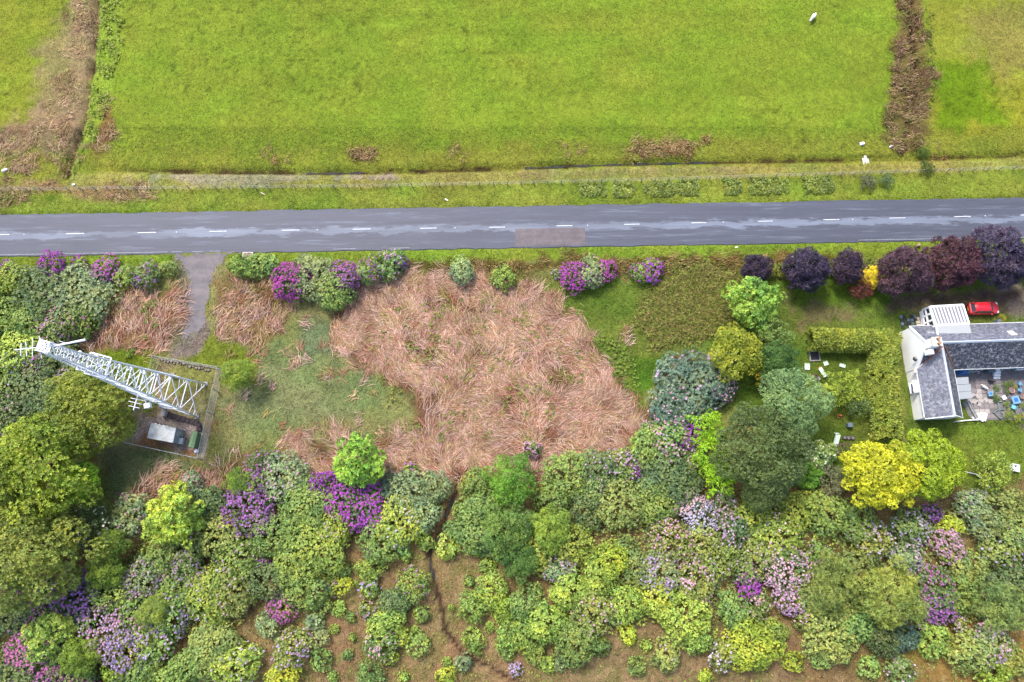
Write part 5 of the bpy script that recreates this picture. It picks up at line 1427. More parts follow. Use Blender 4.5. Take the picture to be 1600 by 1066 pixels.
for a, b_ in ((c0, c1), (c3, c2)):
    q = MB(); q.bar(a + Vector((0, 0, .035)), b_ + Vector((0, 0, .035)), .26, .1); q.build('roof_beam', M_WPLAS, cs)
# left end: glazed wall leaning in plan, seen from outside
bl, bt = HL(1442.5, 510.5, .05), HL(1436.5, 488, .05)
bl.z = bt.z = 0
tl, tt_ = Vector((c0.x, c0.y, zB - .2)), Vector((c3.x, c3.y, zA - .1))
bl = Vector((c0.x - .06, c0.y - .1, 0)); bt = Vector((c3.x - .06, c3.y, 0))
q = MB(); q.slab([bl, bl + Vector((0, 0, .75)), bt + Vector((0, 0, .75)), bt], .12); q.build('dwarf_wall', M_HARL, cs)
def lerp3(a, b_, t): return a + (b_ - a) * t
for i in range(4):
    f = i / 3
    b2 = lerp3(bl, bt, f) + Vector((0, 0, .75)); t2 = lerp3(tl, tt_, f)
    q = MB(); q.bar(b2, t2, .24); q.build('mullion', M_WPLAS, cs)
for zf in (0.0, .42, 1.0):
    a = lerp3(bl + Vector((0, 0, .78)), tl, zf); b_ = lerp3(bt + Vector((0, 0, .78)), tt_, zf)
    q = MB(); q.bar(a, b_, .22); q.build('transom', M_WPLAS, cs)
for i in range(3):
    p = [lerp3(bl, bt, (i + .1) / 3) + Vector((.03, 0, .8)), lerp3(bl, bt, (i + .9) / 3) + Vector((.03, 0, .8)), lerp3(tl, tt_, (i + .9) / 3) + Vector((.03, 0, 0)), lerp3(tl, tt_, (i + .1) / 3) + Vector((.03, 0, 0))]
    q = MB(); q.slab(p, .02); q.build('pane', M_GLASS, cs)
# front glazed wall and right end
br_c, tr_c = Vector((c2.x, c2.y, 0)), Vector((c2.x, c2.y, zA - .1))
q = MB(); q.slab([bt, bt + Vector((0, 0, .75)), br_c + Vector((0, 0, .75)), br_c], .1); q.build('dwarf_wall', M_HARL, cs)
for i in range(7):
    f = i / 6; b2 = lerp3(bt, br_c, f) + Vector((0, 0, .75)); q = MB(); q.bar(b2, lerp3(tt_, tr_c, f), .1); q.build('mullion', M_WPLAS, cs)
q = MB(); q.slab([bt + Vector((.1, -.02, .75)), tt_ + Vector((.1, -.02, 0)), tr_c + Vector((-.1, -.02, 0)), br_c + Vector((-.1, -.02, .75))], .02); q.build('pane', M_GLASS, cs)
e0, e1 = Vector((c1.x, c1.y, 0)), Vector((c2.x, c2.y, 0))
q = MB(); q.slab([e0, e0 + Vector((0, 0, zB - .25)), e1 + Vector((0, 0, zA - .15)), e1], .1); q.build('end_wall', M_HARL, cs)
# ------------------------------------------------------------------ red hatchback
M_RED = mat('red_car_paint', (0.46, 0.012, 0.022), .28, 0, .6, noise=(.8, .1))
M_CGL = mat('car_glass', (.05, .06, .075), .06, 0, .7)
M_TYRE = mat('tyre', (.02, .02, .02), .8)
M_RIM = mat('alloy_rim', (.45, .45, .47), .35, .6)
M_LAMP = mat('lamp_lens', (.7, .7, .72), .15, 0, .6)
M_TAIL = mat('tail_lens', (.45, .02, .02), .2, 0, .6)
M_YEL = mat('yellow_plate', (.7, .42, .03), .5)
M_BLK = mat('black_plastic', (.02, .02, .022), .6)
cxm, cym = G(1537, 481.5, .7)
car = empty('hatchback_car', (cxm, cym, hz(cxm, cym)), math.radians(1.5))
tag(car, 'red hatchback car parked on the gravel beside the conservatory', 'car')
ST = [(-2.0, .60, .42, .62), (-1.95, .72, .30, .86), (-1.7, .82, .24, .93), (-1.2, .85, .22, .95), (-.4, .85, .22, .93), (.5, .85, .22, .93), (1.15, .84, .22, .92), (1.65, .79, .24, .80), (1.95, .66, .28, .68), (2.06, .48, .38, .55)]
vs, fs = [], []
ring = 12
for x, w, zb, zt in ST:
    mid = (zb + zt) / 2
    pr = [(-w * .86, zb), (-w * .98, zb + .12), (-w, mid), (-w * .97, zt - .1), (-w * .86, zt), (-w * .35, zt + .02), (w * .35, zt + .02), (w * .86, zt), (w * .97, zt - .1), (w, mid), (w * .98, zb + .12), (w * .86, zb)]
    vs += [(x, y, z_) for y, z_ in pr]
for i in range(len(ST) - 1):
    for k_ in range(ring):
        fs.append((i * ring + k_, (i + 1) * ring + k_, (i + 1) * ring + (k_ + 1) % ring, i * ring + (k_ + 1) % ring))
fs.append(tuple(range(ring))); fs.append(tuple(range(len(vs) - 1, len(vs) - 1 - ring, -1)))
q = MB(); q.add(vs, fs); body = q.build('body', M_RED, car, smooth=True)
ss = body.modifiers.new('s', 'SUBSURF'); ss.levels = 1; ss.render_levels = 2
# cabin: glass house with red roof and pillars
CB = [(-1.72, .68, .92, -1.45, .56, 1.30), (-.9, .73, .93, -.95, .60, 1.45), (0.0, .74, .93, -.1, .60, 1.47), (.62, .73, .93, .42, .58, 1.40), (1.12, .70, .91, .46, .57, 1.395)]
q = MB(); vs = []; fs = []
for xb, wb_, zb, xt, wt, zt in CB: vs += [(xb, -wb_, zb), (xt, -wt, zt), (xt, wt, zt), (xb, wb_, zb)]
for i in range(len(CB) - 1):
    for k_ in range(3): fs.append((i * 4 + k_, (i + 1) * 4 + k_, (i + 1) * 4 + k_ + 1, i * 4 + k_ + 1))
fs.append((0, 1, 2, 3)); fs.append((19, 18, 17, 16))
q.add(vs, fs); q.build('glasshouse', M_CGL, car)
q = MB()
RF = [(-1.5, .55, 1.31), (-1.2, .60, 1.415), (-.9, .61, 1.46), (-.1, .615, 1.485), (.3, .605, 1.45), (.5, .58, 1.40)]
vs = []; fs = []
for x, w, z_ in RF: vs += [(x, -w, z_ - .05), (x, -w * .94, z_ + .01), (x, 0, z_ + .035), (x, w * .94, z_ + .01), (x, w, z_ - .05)]
for i in range(len(RF) - 1):
    for k_ in range(4): fs.append((i * 5 + k_, (i + 1) * 5 + k_, (i + 1) * 5 + k_ + 1, i * 5 + k_ + 1))
q.add(vs, fs); q.build('roof', M_RED, car, smooth=True)
for s in (-1, 1):
    for a, b_ in (((1.13, s * .705, .92), (.48, s * .585, 1.40)), ((-.15, s * .75, .93), (-.2, s * .61, 1.45)), ((-1.73, s * .69, .92), (-1.47, s * .565, 1.31)), ((-1.2, s * .73, .93), (-1.2, s * .60, 1.40))):
        q = MB(); q.bar(a, b_, .09, .06); q.build('pillar', M_RED, car)
    q = MB(); q.box((.72, s * .93, .98), (.16, .2, .13)); q.build('mirror', M_RED, car, bevel=.03)
    q = MB(); q.add([(1.62, s * .52, .80), (1.94, s * .42, .66), (1.92, s * .66, .64), (1.62, s * .76, .79), (1.62, s * .52, .70), (1.94, s * .42, .56), (1.92, s * .66, .54), (1.62, s * .76, .69)],
                    [(0, 1, 2, 3), (4, 7, 6, 5), (0, 4, 5, 1), (1, 5, 6, 2), (2, 6, 7, 3), (3, 7, 4, 0)]); o = q.build('headlight', M_LAMP, car); o.location = (0, 0, .035)
    q = MB(); q.box((-1.93, s * .64, .82), (.14, .18, .3)); q.build('tail_light', M_TAIL, car, bevel=.03)
    for x_ in (-1.22, 1.28):
        w_ = empty('wheel', (x_, s * .76, .31)); w_.parent = car
        w_.rotation_euler = (math.pi / 2, 0, 0)
        q = MB(); q.lathe([(.2, -.1), (.29, -.1), (.31, -.05), (.31, .05), (.29, .1), (.2, .1)], (0, 0, 0), 20); q.build('tyre', M_TYRE, w_, smooth=True)
        q = MB(); q.lathe([(.2, -.08), (.21, -.105), (.1, -.09), (.03, -.11), (.03, .11), (.1, .09), (.21, .105), (.2, .08)], (0, 0, 0), 14); q.build('rim', M_RIM, w_)
q = MB(); q.box((-2.02, 0, .62), (.04, .52, .12)); q.build('number_plate', M_YEL, car)
q = MB(); q.box((2.04, 0, .45), (.06, .5, .11)); q.build('number_plate', M_WPLAS, car)
q = MB(); q.box((-1.99, 0, .40), (.1, 1.1, .12)); q.build('rear_bumper_strip', M_BLK, car, bevel=.03)
q = MB(); q.bar((-.9, .2, 1.5), (-1.25, .2, 1.78), .025); q.build('roof_aerial', M_BLK, car)
q = MB(); q.bar((1.05, .1, .955), (.75, .55, 1.17), .02); q.build('wiper', M_BLK, car)
# ------------------------------------------------------------------ courtyard
M_SLAB = mat('paving_slab', (0.19, 0.165, 0.16), .9, noise=(1.6, .5, (.11, .095, .09)), bump=(10, .3))
M_SLABP = mat('pale_paving_slab', (0.32, 0.29, 0.27), .9, noise=(2.2, .6, (.19, .165, .15)), bump=(10, .3))
M_GRIT = mat('grey_courtyard', (0.15, 0.135, 0.14), .95, noise=(2.0, .45), bump=(14, .5))
YARD = [(1489, 580), (1640, 574), (1640, 656), (1523, 658), (1490, 628)]
yard = sheet('courtyard', [(1488, 572), (1660, 566), (1660, 655), (1522, 659), (1510, 630), (1494, 622)], M_GRIT, .022, .4)
ps = random.Random(21)
slab_me = {}
x_a, y_a = G(1516, 655); x_b, y_b = G(1562, 592)
nxs, nys = 7, 8
for j in range(nys):
    for i in range(nxs):
        if ps.random() < .14 or (j > 5 and i < 2): continue
        u = x_a + (x_b - x_a) * (i + .5) / nxs; v = y_a + (y_b - y_a) * (j + .5) / nys
        key = ps.randrange(4); pale = ps.random() < .35 and j < 6
        kk = (key, pale)
        if kk not in slab_me:
            w, d = (x_b - x_a) / nxs * ps.uniform(.9, .985), (y_b - y_a) / nys * ps.uniform(.9, .985)
            q = MB(); q.box((0, 0, .03), (w, d, .06)); o = q.build('paving_slab', M_SLABP if pale else M_SLAB, yard, bevel=.008); slab_me[kk] = o.data
            bevel_src = o
        else:
            o = inst('paving_slab', slab_me[kk], yard)
        o.location = (u, v, ps.uniform(.02, .035)); o.rotation_euler = (0, 0, HR + ps.uniform(-.03, .03))
def place(o, px, py, z=0.0, rz=0.0, ground=True):
    x, y = G(px, py, z); o.location = (x, y, (hz(x, y) if ground else 0)); o.rotation_euler = (0, 0, rz); return o
def thing(name, label, cat, px, py, z=0.0, rz=0.0, group=None):
    o = empty(name); place(o, px, py, z, rz)
    if 1490 < px and 565 < py < 660: o.location.z += .06
    return tag(o, label, cat, group)
M_BBLUE = mat('blue_tarpaulin', (.02, .12, .38), .5, 0, .4, noise=(3, .4)); M_LBLUE = mat('light_blue_plastic', (.13, .26, .36), .5, 0, .4, noise=(2, .2))
M_SAGE = mat('sage_plastic', (.17, .22, .20), .6, noise=(2, .2)); M_SLATEB = mat('blue_grey_plastic', (.09, .12, .15), .6, noise=(2, .2))
M_WHITE = mat('white_board', (.7, .7, .7), .7, noise=(3, .15)); M_TERRA = mat('terracotta', (.45, .20, .09), .9, noise=(4, .2)); M_PALEG = mat('pale_green_plastic', (.50, .62, .52), .6, noise=(2, .12))
M_STEEL = mat('bare_steel', (.42, .44, .46), .4, .3)
M_WOOD = mat('brown_timber', (.10, .06, .045), .85, noise=(5, .4)); M_GREYW = mat('grey_timber', (.34, .33, .33), .85, noise=(4, .3))
def bin_(label, px, py, w, d, h, m, rz=0.0, name='storage_bin'):
    o = thing(name, label, 'bin', px, py, h, rz)
    q = MB(); q.box((0, 0, h / 2), (w * .92, d * .92, h), 0, 1.06); q.build('tub', m, o, bevel=.03)
    q = MB(); q.box((0, 0, h + .035), (w, d, .07)); q.build('lid', m, o, bevel=.02)
    q = MB(); q.box((0, -d / 2 - .01, h), (w * .3, .05, .06)); q.build('handle', M_BLK, o)
    return o
# blue tarpaulin pile
o = thing('tarpaulin_heap', 'bright blue tarpaulin over a heap under the cottage eaves', 'tarpaulin', 1505, 579, .5)
rng = np.random.default_rng(3)
n_ = 14; vs = []; fs = []
for j in range(n_):
    for i in range(n_):
        u, v = i / (n_ - 1) * 2 - 1, j / (n_ - 1) * 2 - 1
        r = max(abs(u), abs(v)); z_ = .95 * (1 - smooth(.45, 1.0, np.array(r))) + .06 * rng.random() + .02
        vs.append((u * .75, v * .55, float(z_)))
for j in range(n_ - 1):
    for i in range(n_ - 1): fs.append((j * n_ + i, j * n_ + i + 1, (j + 1) * n_ + i + 1, (j + 1) * n_ + i))
q = MB(); q.add(vs, fs); s_ = q.build('sheet', M_BBLUE, o, smooth=True)
q = MB(); q.bar((-.7, .1, .5), (.7, .15, .5), .02); q.bar((0, -.5, .5), (.05, .5, .5), .02); q.build('rope', M_WHITE, o)
bin_('sage-green lidded bin beside the blue tarpaulin heap', 1516, 578.5, .75, .7, .9, M_SAGE)
bin_('blue-grey square storage bin beside the white steps', 1549, 577, .95, .85, .9, M_SLATEB)
def tub(label, px, py, r, h, m, name='tub'):
    o = thing(name, label, 'tub', px, py, h)
    q = MB(); q.lathe([(r * .75, 0), (r, h), (r * 1.06, h), (r * 1.06, h - .03), (r * .9, h - .03), (r * .72, .06)], (0, 0, 0), 16); q.build('bowl', m, o, smooth=True)
    q = MB(); q.lathe([(r * .0, h * .8), (r * .9, h * .8), (r * .9, h * .82), (0, h * .82)], (0, 0, 0), 12); q.build('contents', M_GRIT, o)
    return o
tub('round white washing bowl beside the sage bin', 1522, 578, .28, .5, M_WHITE)
tub('small white pot on the courtyard below the washing bowl', 1528, 582, .16, .25, M_WHITE)
# white steps
o = thing('door_steps', 'white painted steps leading down from the cottage door', 'steps', 1556, 581, .2, HR)
for i in range(6):
    q = MB(); q.box((0, .9 - i * .34, .45 - i * .075), (.62 if i < 3 else .85, .3, .9 - i * .15)); q.build('step', M_WHITE, o, bevel=.01)
# crate stack on the right
o = thing('recycling_crates', 'stack of white and red recycling crates under the eaves', 'crates', 1594, 574, .7, HR)
for i in range(3):
    q = MB(); q.box((0, 0, .14 + i * .27), (1.05, .7, .24)); q.build('crate', M_WHITE if i != 1 else mat('red_plastic', (.5, .05, .05), .5), o, bevel=.02)
q = MB()
for i in range(6): q.box((-.42 + i * .17, 0, .83), (.05, .62, .05))
q.build('slat_top', M_LBLUE, o)
bin_('sage-green box next to the recycling crates', 1588, 576, .55, .7, .55, M_SAGE)
tub('white enamel basin on the courtyard right of the steps', 1563, 576, .3, .4, M_WHITE)
# dogs
def skin_body(name, nodes, edges, m, parent, sub=2):
    me = bpy.data.meshes.new(name); me.from_pydata([n[0] for n in nodes], edges, [])
    o = link(bpy.data.objects.new(name, me), parent)
    o.modifiers.new('skin', 'SKIN'); ss = o.modifiers.new('sub', 'SUBSURF'); ss.levels = 1; ss.render_levels = sub
    if not me.skin_vertices: 
        bpy.context.view_layer.objects.active = o
    for i, n in enumerate(nodes):
        me.skin_vertices[0].data[i].radius = (n[1], n[1]); me.skin_vertices[0].data[i].use_root = (i == 0)
    me.materials.append(m); me.polygons.foreach_set('use_smooth', [True] * len(me.polygons))
    return o
def animal(name, label, cat, px, py, rz, s, m, mhead, head_low=False, tail=.3, fat=1.0):
    o = thing(name, label, cat, px, py, .3 * s, rz)
    hx_ = .62; hzz = .48 if head_low else .74
    N_ = [((-.32, 0, .58), .17 * fat), ((0, 0, .57), .17 * fat), ((.3, 0, .57), .18 * fat), ((.46, 0, .63), .1), ((hx_ - .02, 0, hzz), .1), ((hx_ + .16, 0, hzz - .05), .055),
          ((-.46, 0, .6), .05), ((-.46 - tail * .6, 0, .5), .03)]
    E_ = [(0, 1), (1, 2), (2, 3), (3, 4), (4, 5), (0, 6), (6, 7)]
    for sx, at_ in ((-.3, 0), (.3, 2)):
        for sy in (-1, 1):
            b0i = len(N_)
            if sx < 0:
                N_ += [((sx, sy * .11, .42), .085), ((sx + .07, sy * .12, .3), .055), ((sx - .06, sy * .12, .18), .035), ((sx - .03, sy * .12, .02), .035)]
            else:
                N_ += [((sx, sy * .11, .42), .075), ((sx - .02, sy * .12, .3), .05), ((sx + .01, sy * .12, .16), .035), ((sx + .02, sy * .12, .02), .035)]
            E_ += [(at_, b0i), (b0i, b0i + 1), (b0i + 1, b0i + 2), (b0i + 2, b0i + 3)]
    N_ = [((p[0] * s, p[1] * s, p[2] * s), r * s) for p, r in N_]
    b = skin_body('body', N_, E_, m, o)
    for sy in (-1, 1):
        q = MB(); q.add([((hx_ - .03) * s, sy * .07 * s, (hzz + .06) * s), ((hx_ + .03) * s, sy * .07 * s, (hzz + .07) * s), ((hx_ - .01) * s, sy * .16 * s, (hzz + .03) * s), ((hx_ - .03) * s, sy * .08 * s, (hzz + .02) * s)], [(0, 1, 2), (0, 2, 3), (1, 3, 2), (0, 3, 1)])
        q.build('ear', mhead, b)
    return o
M_FURW = mat('white_wool', (.72, .71, .66), .95, noise=(6, .2), bump=(18, .6)); M_FURB = mat('black_fur', (.02, .02, .022), .9, noise=(6, .2)); M_FACE = mat('dark_face', (.05, .045, .04), .9)
animal('sheep', 'white sheep grazing alone in the bright green pasture', 'sheep', 1269.5, 28.5, math.radians(232), 1.25, M_FURW, M_FURW, True, .12, 1.35)
o = animal('dog', 'black dog standing on the courtyard near the white steps', 'dog', 1547.5, 596, math.radians(-20), .82, M_FURB, M_WHITE)
o = animal('dog', 'white dog standing on the courtyard paving', 'dog', 1537, 605.5, math.radians(150), .82, M_FURW, M_FACE)
# garden furniture
def stool(label, px, py, w, h, m, rz=0.0, name='stool', hole=True):
    o = thing(name, label, 'stool', px, py, h, rz)
    q = MB()
    for sx, sy, lx, ly in ((0, .36, 1, .28), (0, -.36, 1, .28), (.36, 0, .28, .44), (-.36, 0, .28, .44)): q.box((sx * w, sy * w, h), (lx * w, ly * w, .06))
    q.build('seat', m, o)
    if hole:
        q = MB(); q.box((0, 0, h - .05), (w * .5, w * .5, .03)); q.build('seat_inset', M_BBLUE if m is M_LBLUE else m, o)
    for sx in (-1, 1):
        for sy in (-1, 1):
            q = MB(); q.box((sx * w * .42, sy * w * .42, h / 2 - .02), (.06, .06, h - .05)); q.build('leg', m, o)
    return o
stool('light blue square stool on the courtyard paving', 1547.5, 615.5, .62, .5, M_LBLUE, .1)
stool('white square stool among the courtyard pots', 1568.5, 621.5, .5, .45, M_WHITE, .4)
def chair(label, px, py, rz, m, s=1.0, name='garden_chair'):
    o = thing(name, label, 'chair', px, py, .5, rz, None)
    q = MB(); q.box((0, 0, .43 * s), (.48 * s, .46 * s, .05)); q.build('seat', m, o, bevel=.02)
    q = MB(); q.tube([(-.22 * s, -.24 * s, .45 * s), (-.26 * s, -.26 * s, .85 * s), (-.2 * s, 0, .92 * s), (-.26 * s, .26 * s, .85 * s), (-.22 * s, .24 * s, .45 * s)], .03 * s, 8); q.build('backrest', m, o, smooth=True)
    for sx in (-1, 1):
        for sy in (-1, 1):
            q = MB(); q.tube([(sx * .2 * s, sy * .2 * s, .42 * s), (sx * .24 * s, sy * .24 * s, 0)], .022 * s, 6); q.build('leg', m, o)
        q = MB(); q.tube([(-.22 * s, sx * .26 * s, .66 * s), (.2 * s, sx * .27 * s, .64 * s), (.22 * s, sx * .24 * s, .44 * s)], .022 * s, 6); q.build('armrest', m, o)
    return o
chair('pale blue metal garden chair at the courtyard edge near the crates', 1594, 599.5, .4, M_LBLUE)
chair('pale blue metal garden chair beside the round terracotta pot', 1594, 609.5, -.3, M_LBLUE)
o = thing('garden_table', 'light blue square garden table among potted plants', 'table', 1587, 625, .7, .2)
q = MB(); q.box((0, 0, .7), (1.0, 1.0, .05)); q.build('table_top', M_LBLUE, o, bevel=.02)
q = MB(); q.box((0, 0, .735), (.45, .5, .02)); q.build('table_inlay', M_BBLUE, o)
for sx in (-1, 1):
    for sy in (-1, 1):
        q = MB(); q.box((sx * .42, sy * .42, .34), (.07, .07, .68)); q.build('leg', M_LBLUE, o)
chair('turquoise plastic chair pushed against the light blue table', 1583.5, 636, 1.2, mat('turquoise_plastic', (.14, .42, .48), .5), 1.05)
for a, b_, r_, lb in ((1581, 610, .36, 'round terracotta pot between plants near the blue chairs'), (1597, 620, .28, 'small terracotta pot beside the light blue table')):
    tub(lb, a, b_, r_, .35, M_TERRA, 'plant_pot')
for a, b_, rz_, lb in ((1564, 634, .1, 'empty grey-green planter frame on the paving edge'), (1561, 647, .7, 'tilted grey planter frame beside the rubble heap'), (1591, 642, .2, 'dark planter frame full of weeds by the lawn edge')):
    o = thing('planter_frame', lb, 'planter', a, b_, .3, rz_)
    for sx, sy, lx, ly in ((0, .5, .7, .06), (0, -.5, .7, .06), (.35, 0, .06, 1.06), (-.35, 0, .06, 1.06)):
        q = MB(); q.box((sx, sy, .17), (lx, ly, .32)); q.build('board', M_SAGE, o)
    q = MB(); q.box((0, 0, .1), (.62, .9, .18)); q.build('soil', M_GRIT, o)
# little potted / self-sown plants
pr_ = random.Random(31)
for i, (a, b_, r_, c_) in enumerate([(1571, 601, 6, (120, 150, 50)), (1579, 598, 5, (130, 150, 60)), (1585, 604, 4, (170, 170, 60)), (1573, 612, 5, (120, 145, 60)), (1556, 607, 6, (110, 140, 60)), (1557, 624, 6, (110, 140, 60)), (1572, 632, 6, (140, 165, 60)), (1577, 645, 7, (160, 175, 60)), (1589, 653, 7, (170, 180, 60)), (1597, 634, 6, (150, 160, 60)), (1573, 652, 6, (140, 160, 60)), (1597, 650, 6, (175, 170, 70)), (1552, 618, 5, (120, 140, 60))]):
    where = ['beside the blue chairs', 'by the terracotta pot', 'against the table', 'on the paving joint', 'near the black dog', 'beside the white stool', 'near the planter frames', 'at the lawn edge', 'at the lawn corner', 'beside the table', 'near the rubble heap', 'by the right planter', 'by the blue stool'][i]
    tree('courtyard_plant', 'small green self-sown plant ' + where, a, b_, r_, c_, 'shrub', .7, i, cat='plant')
# rubble heap, fences round the yard
o = thing('rubble_heap', 'heap of white rubble at the courtyard corner', 'rubble', 1528, 651)
for i in range(34):
    q = MB(); q.box((0, 0, 0), (ps.uniform(.15, .5), ps.uniform(.15, .4), ps.uniform(.1, .25)), ps.uniform(0, 3), ps.uniform(.7, 1))
    s_ = q.build('lump', M_WHITE, o, bevel=.02); rr3 = ps.uniform(0, 1); s_.location = (ps.uniform(-.85, .85), ps.uniform(-.55, .55), .1 + .25 * (1 - rr3)); s_.rotation_euler = (ps.uniform(-.4, .4), ps.uniform(-.4, .4), 0)
for i, (a, b_) in enumerate(((1522, 628), (1528, 632), (1532, 626), (1519, 618), (1527, 619), (1540, 625))):
    q = MB(); q.box((0, 0, .03), (ps.uniform(.5, .9), ps.uniform(.3, .6), .06)); o = q.build('broken_slab', M_SLABP, None, bevel=.01); place(o, a, b_, 0, ps.uniform(0, 3)); o.location.z = .1
    tag(o, 'loose pale broken slab lying on the courtyard paving', 'slab', 'broken pale slabs on the courtyard')
o = thing('board_fence', 'pale grey vertical board fence beside the grass strip at the lean-to', 'fence', 1508, 627)
a = Vector((*G(1508, 628, .6), 0)); b_ = Vector((*G(1522, 655, .6), 0)); d = b_ - a; o.location = (a.x, a.y, 0); o.rotation_euler = (0, 0, math.atan2(d.y, d.x))
nb = 16
bd = None
for i in range(nb):
    if bd is None:
        q = MB(); q.box((0, 0, .55), (d.length / nb * .93, .035, 1.1)); o2 = q.build('board', M_GREYW, o); bd = o2.data
    else: o2 = inst('board', bd, o)
    o2.location = (d.length * (i + .5) / nb, ps.uniform(-.02, .02), ps.uniform(-.03, .04)); o2.rotation_euler = (-.32, 0, 0)
q = MB(); q.bar((0, .12, .9), (d.length, .12, .9), .08); q.build('rail', M_GREYW, o)
def rail_run(name, label, pts, m, z=.9):
    o = empty(name, (*G(*pts[0]), 0)); o.location.z = hz(o.location.x, o.location.y); tag(o, label, 'fence')
    L0 = Vector((o.location.x, o.location.y, 0))
    V_ = [Vector((*G(*p), 0)) - L0 for p in pts]
    for p in V_:
        q = MB(); q.box((p.x, p.y, z / 2), (.09, .09, z + .1)); q.build('post', m, o)
    for a, b_ in zip(V_[:-1], V_[1:]):
        q = MB(); q.bar(a + Vector((0, 0, z)), b_ + Vector((0, 0, z)), .1, .05); q.build('rail', m, o)
        q = MB(); q.bar(a + Vector((0, .05, z * .45)), b_ + Vector((0, .05, z * .45)), .08, .04); q.build('rail', m, o)
    return o
rail_run('garden_rail', 'white timber rail between side wing corner and courtyard fence', [(1489, 660), (1505, 658), (1521, 657)], M_WHITE, .8)
rail_run('garden_rail', 'broken silver-grey rail fence leaning beside the fruit tree', [(1500, 737), (1522, 742), (1534, 752)], M_STEEL, .6)
rail_run('garden_rail', 'white broken rail lying towards the white crate', [(1537, 757), (1548, 766), (1558, 775)], M_WHITE, .45)
o = thing('slatted_crate', 'white slatted crate beside the broken white rail', 'crate', 1537, 773, .3, .1)
for i in range(5):
    q = MB(); q.box((0, -.45 + i * .22, .42), (.75, .12, .05)); q.build('slat', M_WHITE, o)
for sx in (-.34, .34):
    q = MB(); q.box((sx, 0, .2), (.06, 1.0, .4)); q.build('side', M_WHITE, o)
o = thing('garden_sink', 'white square sink with dark plughole standing on the lawn', 'sink', 1588, 731, .6, -.2)
q = MB()
for sx, sy, lx, ly in ((0, .38, .9, .14), (0, -.38, .9, .14), (.38, 0, .14, .62), (-.38, 0, .14, .62)): q.box((sx, sy, .3), (lx, ly, .6))
q.box((0, 0, .4), (.64, .64, .05)); q.build('basin', M_WHITE, o, bevel=.02)
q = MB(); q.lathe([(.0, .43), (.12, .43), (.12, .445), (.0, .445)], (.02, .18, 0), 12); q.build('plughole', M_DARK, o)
# things on the lawn inside the hedge
o = thing('hatch', 'black square hatch with grey rim on the lawn beside the hedge', 'hatch', 1271.5, 557, 0, .03)
for sx, sy, lx, ly in ((0, .62, 1.36, .12), (0, -.62, 1.36, .12), (.62, 0, .12, 1.12), (-.62, 0, .12, 1.12)):
    q = MB(); q.box((sx, sy, .08), (lx, ly, .3)); q.build('rim_board', M_CONC, o)
q = MB(); q.box((0, 0, .1), (1.12, 1.12, .12)); q.build('cover', M_BLK, o)
for a, b_, w, d, rz_, lb in ((1261, 573, .62, .8, -.1, 'pale mint sheet lying on the lawn below the black hatch'), (1290, 568, .55, .5, .3, 'small pale mint tray on the lawn beside the hedge foot'), (1316, 571.5, .7, .42, -.3, 'crumpled pale mint sheet on the lawn inside the hedge corner')):
    o = thing('plastic_tray', lb, 'tray', a, b_, .1, rz_)
    q = MB(); q.box((0, 0, .05), (w, d, .05)); q.build('base', M_PALEG, o)
    for sx, sy, lx, ly in ((0, .5, 1, .06), (0, -.5, 1, .06), (.5, 0, .06, .94), (-.5, 0, .06, .94)):
        q = MB(); q.box((sx * w, sy * d, .1), (lx * w, ly * d, .12)); q.build('side', M_PALEG, o)
o = thing('garden_lounger', 'pale mint garden lounger on the lawn beside the straggly tree', 'lounger', 1285.5, 582, .3, -1.05)
for i in range(3):
    q = MB(); q.box((-.45 + i * .45, 0, .3), (.42, .52, .06)); q.build('cushion', M_PALEG, o, bevel=.02)
q = MB(); q.box((-.72, 0, .28), (.18, .3, .1)); q.build('headrest', M_TERRA, o, bevel=.02)
for sx in (-.6, .6):
    for sy in (-.2, .2):
        q = MB(); q.box((sx, sy, .13), (.05, .05, .27)); q.build('leg', M_STEEL, o)
o = thing('log_pile', 'small pile of brown logs under the pale silvery tree', 'logs', 1273, 590, .1, .3)
for i in range(7):
    q = MB(); q.tube([(-.45, 0, 0), (.45, .03, 0)], .09, 8); s_ = q.build('log', M_WOOD, o, smooth=True); s_.location = (ps.uniform(-.2, .2), -.35 + i * .11, .09 + (i % 2) * .1)
o = thing('metal_bucket', 'silver metal bucket beside the log pile', 'bucket', 1278, 592, .2)
q = MB(); q.lathe([(.16, 0), (.22, .36), (.23, .36), (.21, .34), (.15, .03)], (0, 0, 0), 14); q.build('pail', M_STEEL, o, smooth=True)
q = MB(); q.tube([(-.22, 0, .35), (-.15, 0, .5), (.15, 0, .5), (.22, 0, .35)], .012, 6); q.build('handle', M_STEEL, o)
o = thing('traffic_cone', 'orange cone standing on the lawn inside the hedge', 'cone', 1312, 650, .1)
q = MB(); q.box((0, 0, .03), (.5, .5, .06)); q.build('cone_base', M_TERRA, o, bevel=.02)
M_ORG = mat('orange_plastic', (.62, .17, .06), .5)
q = MB(); q.lathe([(.2, .06), (.05, .68), (.03, .7), (0, .7)], (0, 0, 0), 14); q.build('cone_body', M_ORG, o, smooth=True)
bin_('dark blue-grey compost bin on the lawn inside the hedge', 1328.5, 664, .62, .55, .7, M_SLATEB, .1, 'compost_bin')
for a, b_, lb in ((1320.5, 683.5, 'black plant pot, left one of three below the compost bin'), (1326.5, 684, 'black plant pot, middle one of three below the compost bin'), (1333, 684, 'black plant pot, right one of three below the compost bin')):
    tub('black plastic plant pot in a row of three below the compost bin', a, b_, .24, .35, M_BLK, 'plant_pot')['group'] = 'black plant pots on the lawn'
o = thing('garden_slide', 'pale mint plastic slide beside the dark timber trellis', 'slide', 1307, 686, .4, math.radians(80))
q = MB(); q.slab([(-.9, -.25, .1), (.5, -.25, .7), (.5, .25, .7), (-.9, .25, .1)], .05, (0, 0, 1)); q.build('chute', M_PALEG, o)
